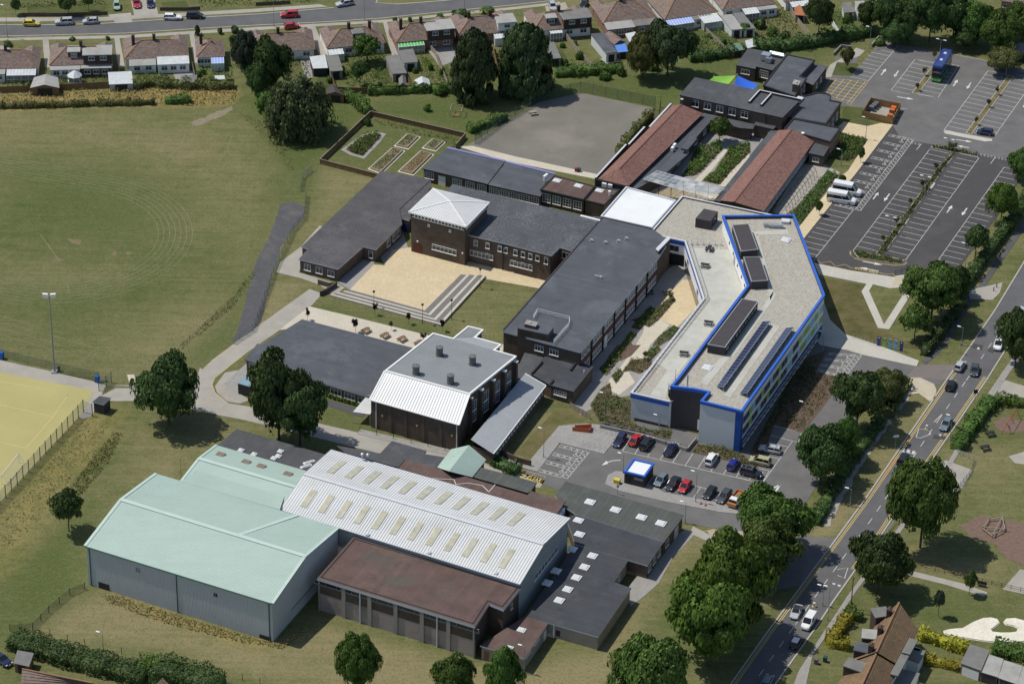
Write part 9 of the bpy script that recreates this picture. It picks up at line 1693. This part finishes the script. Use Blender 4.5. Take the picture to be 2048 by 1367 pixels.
for(x,y),l in zip([(37.74,-59.34),(38.65,-59.83)],('left orange traffic cone on the pavement by the black hatchback','right orange traffic cone on the pavement by the black hatchback')):
 r=thing('traffic_cone',l,'traffic cone',(x,y,.13),0,'traffic cones');b=MB();b.lathe((0,0,0),((.19,.04),(.05,.75)),10);o=b.build('cone',mat("cone_orange",(.7,.14,.03),.5,.1));o.parent=r;b=MB();b.box((0,0,.02),(.46,.46,.05));o=b.build('base',M_dark);o.parent=r;b=MB();b.lathe((0,0,.35),((.135,0),(.1,.18)),10);o=b.build('reflective_band',M_white);o.parent=r
r=thing('barrier','orange mesh barrier round the paving repair by the ramp','barrier',(*(14.48,-33.33),0));q=[(12.64,-34.13),(16.19,-34.75),(16.52,-32.89),(13.15,-33.38)];b=MB()
for a,c in zip(q[:-1],q[1:]):b.bar(v3(a,.6),v3(c,.6),.05,.9)
b.build('mesh',mat("barrier_orange",(.5,.13,.05),.7,.2,3),r);b=MB();[b.bar(v3(a,.13),v3(a,1.15),.06)for a in q];b.build('post',M_dark,r)
# totem signs at the entrance
for k,((x,y),c)in enumerate(zip([(77.9,0.82),(79.03,0.36),(80.21,-0.1),(81.34,-0.56),(82.51,-1.02)],((.05,.07,.25),(.25,.4,.12),(.12,.4,.45),(.2,.4,.55),(.05,.06,.2)))):
 r=thing('totem_sign',('navy totem sign at the left end of the entrance row','lime totem sign second in the entrance row','teal totem sign in the middle of the entrance row','pale blue totem sign fourth in the entrance row','dark navy totem sign at the right end of the entrance row')[k],'sign',(x,y,0),R_(BX),'totem signs at the entrance')
 b=MB();b.box((0,0,1.2),(.75,.14,2.4));o=b.build('panel',mat("totem_%d"%k,c,.4,.05));o.parent=r;b=MB();b.box((0,-.08,2.05),(.6,.03,.5));o=b.build('sign_face',M_charcoal);o.parent=r;b=MB();b.box((0,-.1,2.1),(.3,.02,.2));o=b.build('emblem',M_white);o.parent=r
def sign(px,h,w,hh,label,m,z2=0):
 r=thing('road_sign',label,'sign',(*px,0),R_(10));b=MB();b.tube((0,0,0),(0,0,h),.05,n=8);o=b.build('post',M_pole);o.parent=r;b=MB();b.box((0,-.07,h-hh/2),(w,.05,hh));o=b.build('sign_plate',m);o.parent=r
sign((77.89,-38.18),3.2,1.1,.5,'white direction plate on a post on the verge',M_white);sign((95.9,-20.83),3.4,.9,1.0,'grey-backed sign on a pole beside the double yellow lines',M_dark);sign((95.07,-1.58),2.6,.6,.6,'small sign post beside the verge kerb',M_grey);sign((21.4,-56.41),2.4,.5,.7,'small sign post on the pavement by the grit bin',M_lgrey)
for(x,y),h,l in(((64.51,-93.71),8.0,'brown timber telegraph pole beside the small green'),((-65.1,-53.99),5.0,'thin mast beside the green hall step')):
 r=thing('pole',l,'pole',(x,y,0));b=MB();b.tube((0,0,0),(0,0,h),.13 if h>6 else .04,.09 if h>6 else .03,8);o=b.build('shaft',M_timber);o.parent=r;b=MB();b.box((0,0,h-.4),(.9 if h>6 else .3,.08,.1));o=b.build('crossarm',M_timber);o.parent=r
for(x,y),l in(((57.74,-92.5),'white keep-left bollard on the bus bay island'),((84.97,-30.96),'white keep-left bollard on the hatched refuge')):
 r=thing('bollard',l,'bollard',(x,y,.03),0,'keep-left bollards');b=MB();b.box((0,0,.5),(.4,.3,.9));o=b.build('body',M_white);o.parent=r;b=MB();b.box((0,0,.06),(.7,.6,.14));o=b.build('base',M_yellow);o.parent=r
for(x,y),l in zip([(105.1,24.5),(105.93,26.02)],('left black bollard on the crossing path','right black bollard on the crossing path')):
 r=thing('bollard',l,'bollard',(x,y,.03),0,'black bollards');b=MB();b.lathe((0,0,0),((.1,0),(.1,.85),(.13,.9),(.06,1.05)),8);o=b.build('body',M_black);o.parent=r
# shade sails, play equipment, goals, hoop tunnel
def sail(label,q,zs,m,px):
 r=thing('shade_sail',label,'shade sail',(*centre(q),0),0,'shade sails');n=8;b=MB();g_=lambda u,v:(lambda p,z:(p[0],p[1],z-.7*16*u*(1-u)*v*(1-v)))(lerp(lerp(q[0],q[1],u),lerp(q[3],q[2],u),v),(zs[0]*(1-u)+zs[1]*u)*(1-v)+(zs[3]*(1-u)+zs[2]*u)*v)
 for i in range(n):
  for j in range(n):u0,u1=.02+i/n*.96,.02+(i+1)/n*.96;v0,v1=.02+j/n*.96,.02+(j+1)/n*.96;b.face([g_(u0,v0),g_(u1,v0),g_(u1,v1),g_(u0,v1)])
 b.build('cloth',m,r,smooth=True)
 for p,z in zip(q,zs):b=MB();b.tube(v3(p,0),v3(p,z+.3),.07,n=8);b.build('post',M_lgrey,r)
sail('lime green shade sail behind the two level block',[(46.04,114.23),(51.05,112.86),(53.19,117.15),(47.74,117.2)],(4,3.8,4.2,3.8),mat("sail_green",(.2,.42,.06),.8,.06),0)
sail('bright blue shade sail beside the nursery windows',[(52.26,112.91),(56.69,109.96),(58.43,113.16),(53.42,116.9)],(3.8,4,3.8,4.3),mat("sail_blue",(.03,.12,.55),.8,.06),0)
def hoops():
 p,q=[(60.57,56.88),(68.62,74.99)];r=thing('hoop_tunnel','row of dark arched hoops over the side path','pergola',(*lerp(p,q,.5),0));u=np.array(q)-np.array(p);u/=np.linalg.norm(u);n=np.array([-u[1],u[0]])
 for k in range(12):
  c=np.array(lerp(p,q,k/11));b=MB();pp=[v3(c+n*1.5*math.cos(t),.05+2.6*math.sin(t))for t in np.linspace(0,math.pi,11)]
  for a,e in zip(pp[:-1],pp[1:]):b.tube(a,e,.045,n=6)
  b.build('hoop',M_dark,r)
 b=MB();[b.bar(v3(np.array(p)+n*s,z),v3(np.array(q)+n*s,z),.05)for s,z in((0,2.65),(1.06,1.9),(-1.06,1.9))];b.build('rail',M_dark,r)
hoops()
def swing():
 r=thing('swing','red framed swing on the red bark bed','swing',(*(102.48,-28.89),0));m=paint("swing_red",(.5,.04,.03));a,c=np.array((101.1,-31.9)),np.array((103.63,-26.23));n=np.array([.9,.4]);b=MB()
 for e in(a,c):
  for s in(-1,1):b.tube(v3(e+n*s*1.1,0),v3(e,2.5),.06)
 b.tube(v3(a,2.5),v3(c,2.5),.06);b.build('frame',m,r)
 for t in(.3,.7):p=lerp(a,c,t);b=MB();b.bar(v3(p,2.5),v3(p,.55),.03);b.box((*p,.5),(.45,.2,.05));b.build('seat',M_dark,r)
swing()
def climb():
 pts=[(92.39,-66.46),(94.06,-68.93),(96.76,-66.66),(96.52,-62.93),(94.02,-63.35)];r=thing('balance_beams','weathered timber balance beams and posts on the red bark','climbing frame',(*centre(pts),0))
 for i,p in enumerate(pts):b=MB();b.tube(v3(p,0),v3(p,1.0+.6*(i==2)),.1,n=8);b.build('post',M_timber_pale,r)
 for i in range(5):b=MB();p,q=pts[i],pts[(i+1)%5];b.tube(v3(p,.5+.3*(i%2)),v3(q,.4+.25*(i%3)),.11,n=8);b.build('beam',M_timber_pale,r)
 for i in range(2):b=MB();b.tube(v3(pts[i],.8),v3(pts[i+2],.6),.1,n=8);b.build('beam',M_timber_pale,r)
climb()
def goal(a,c,label,d=1.6,h=2.2):
 a,c=np.array(a),np.array(c);u=(c-a)/np.linalg.norm(c-a);n=np.array([u[1],-u[0]])*d;r=thing('goal',label,'goal',(*((a+c)/2),.05),0,'goals');b=MB()
 for p in(a,c):b.tube(v3(p,.05),v3(p,h),.06);b.tube(v3(p+n,.05),v3(p,h),.035);b.tube(v3(p+n,.05),v3(p,.05),.035)
 b.tube(v3(a,h),v3(c,h),.06);b.tube(v3(a+n,.08),v3(c+n,.08),.04);b.build('frame',M_white,r);b=MB();b.face([v3(a,h),v3(c,h),v3(c+n,.06),v3(a+n,.06)]);b.build('net',mesh_wire("goal_net",(.7,.7,.7),.2),r)
goal(*[(-100.17,-56.89),(-97.87,-49.23)],'white goal nearest the fence on the artificial pitch');
def planter(q,label,m=M_soil):
 r=thing('raised_bed',label,'raised bed',(*centre(q),0),0,'raised beds in the fenced garden');q=ccw(q);b=MB();b.ring(q,offset(q,-.22),0,.45);b.build('timber_edge',M_timber_pale,r);b=MB();b.prism(offset(q,-.22),0,.32);b.build('soil',m,r);b=MB();b.ring(offset(q,.45),q,0,.05);b.build('paving_edge',M_pale,r);return r
RB=([(-33.65,74.44),(-31.02,72.62),(-26.33,83.2),(-28.84,84.33)],[(-28.08,85.83),(-25.34,84.71),(-22.94,90.23),(-25.58,91.37)],[(-21.48,85.1),(-18.86,83.98),(-16.98,87.99),(-19.49,89.13)],[(-26.66,73.51),(-23.71,72.18),(-19.5,81.75),(-22.12,83.12)])
for q,l in zip(RB,('long raised bed with yellow-green plants on the left','square raised bed at the back of the fenced garden','small raised bed of flowers at the right','long raised bed with bare soil beside the school roof')):planter(q,l);cover('bed_plants',offset(q,-.3),40,.5,L_bright if 'bare' not in l else L_straw,.16,.7,.3)
pq=[(-40.86,83.37),(-38.63,81.01),(-35.27,79.2),(-31.9,87.41),(-30.67,91.67),(-33.57,93.06),(-36.76,90.44)];sheet('pond_edge',pq,.06,M_flag);sheet('pond_bed',offset(pq,-.9),.08,M_bark);cover('bed_plants',offset(pq,-.9),50,1.3,L_bright,.2,.8);cover('bed_plants',offset(pq,-.9),20,1.0,L_olive,.2,.5)
cover('bed_plants',[(-34.71,99.56),(-12.2,89.66),(-14.79,85.11),(-17.83,88.94),(-34.11,97.06)],8,.8,L_olive,.2,.7)
# frame of the old climbing box and cold frame on the back lawn
r=thing('climbing_cube','open timber cube frame on the back lawn','play frame',(*(-14.51,102.39),0));q=[(-15.79,101.07),(-13.15,100.41),(-12.74,103.49),(-15.39,104.15)];b=MB()
for i in range(4):b.bar(v3(q[i],0),v3(q[i],1.8),.1);b.bar(v3(q[i],1.8),v3(q[(i+1)%4],1.8),.1);
b.build('frame',M_timber_pale,r);b=MB();b.box((*(-14.37,101.64),.1),(1.6,1.2,.15));b.build('base_board',M_timber,r)
# steps at the pale path
st=[(82.77,25.61),(85.73,26.79),(86.86,30.69),(84.26,29.95)]
for k in range(5):b=MB();b.prism([lerp(st[0],st[3],k/5),lerp(st[1],st[2],k/5),st[2],st[3]],.08,.12+.03*k);o=b.build('step',M_whitepave);o['kind']='structure'
b=MB()
for k in range(5):ribbon(b,[lerp(st[0],st[3],k/5+.01),lerp(st[1],st[2],k/5+.01)],.16,.13+.03*k)
b.build('step_nosing',M_yellow,kind='structure')
bpy.context.view_layer.update()
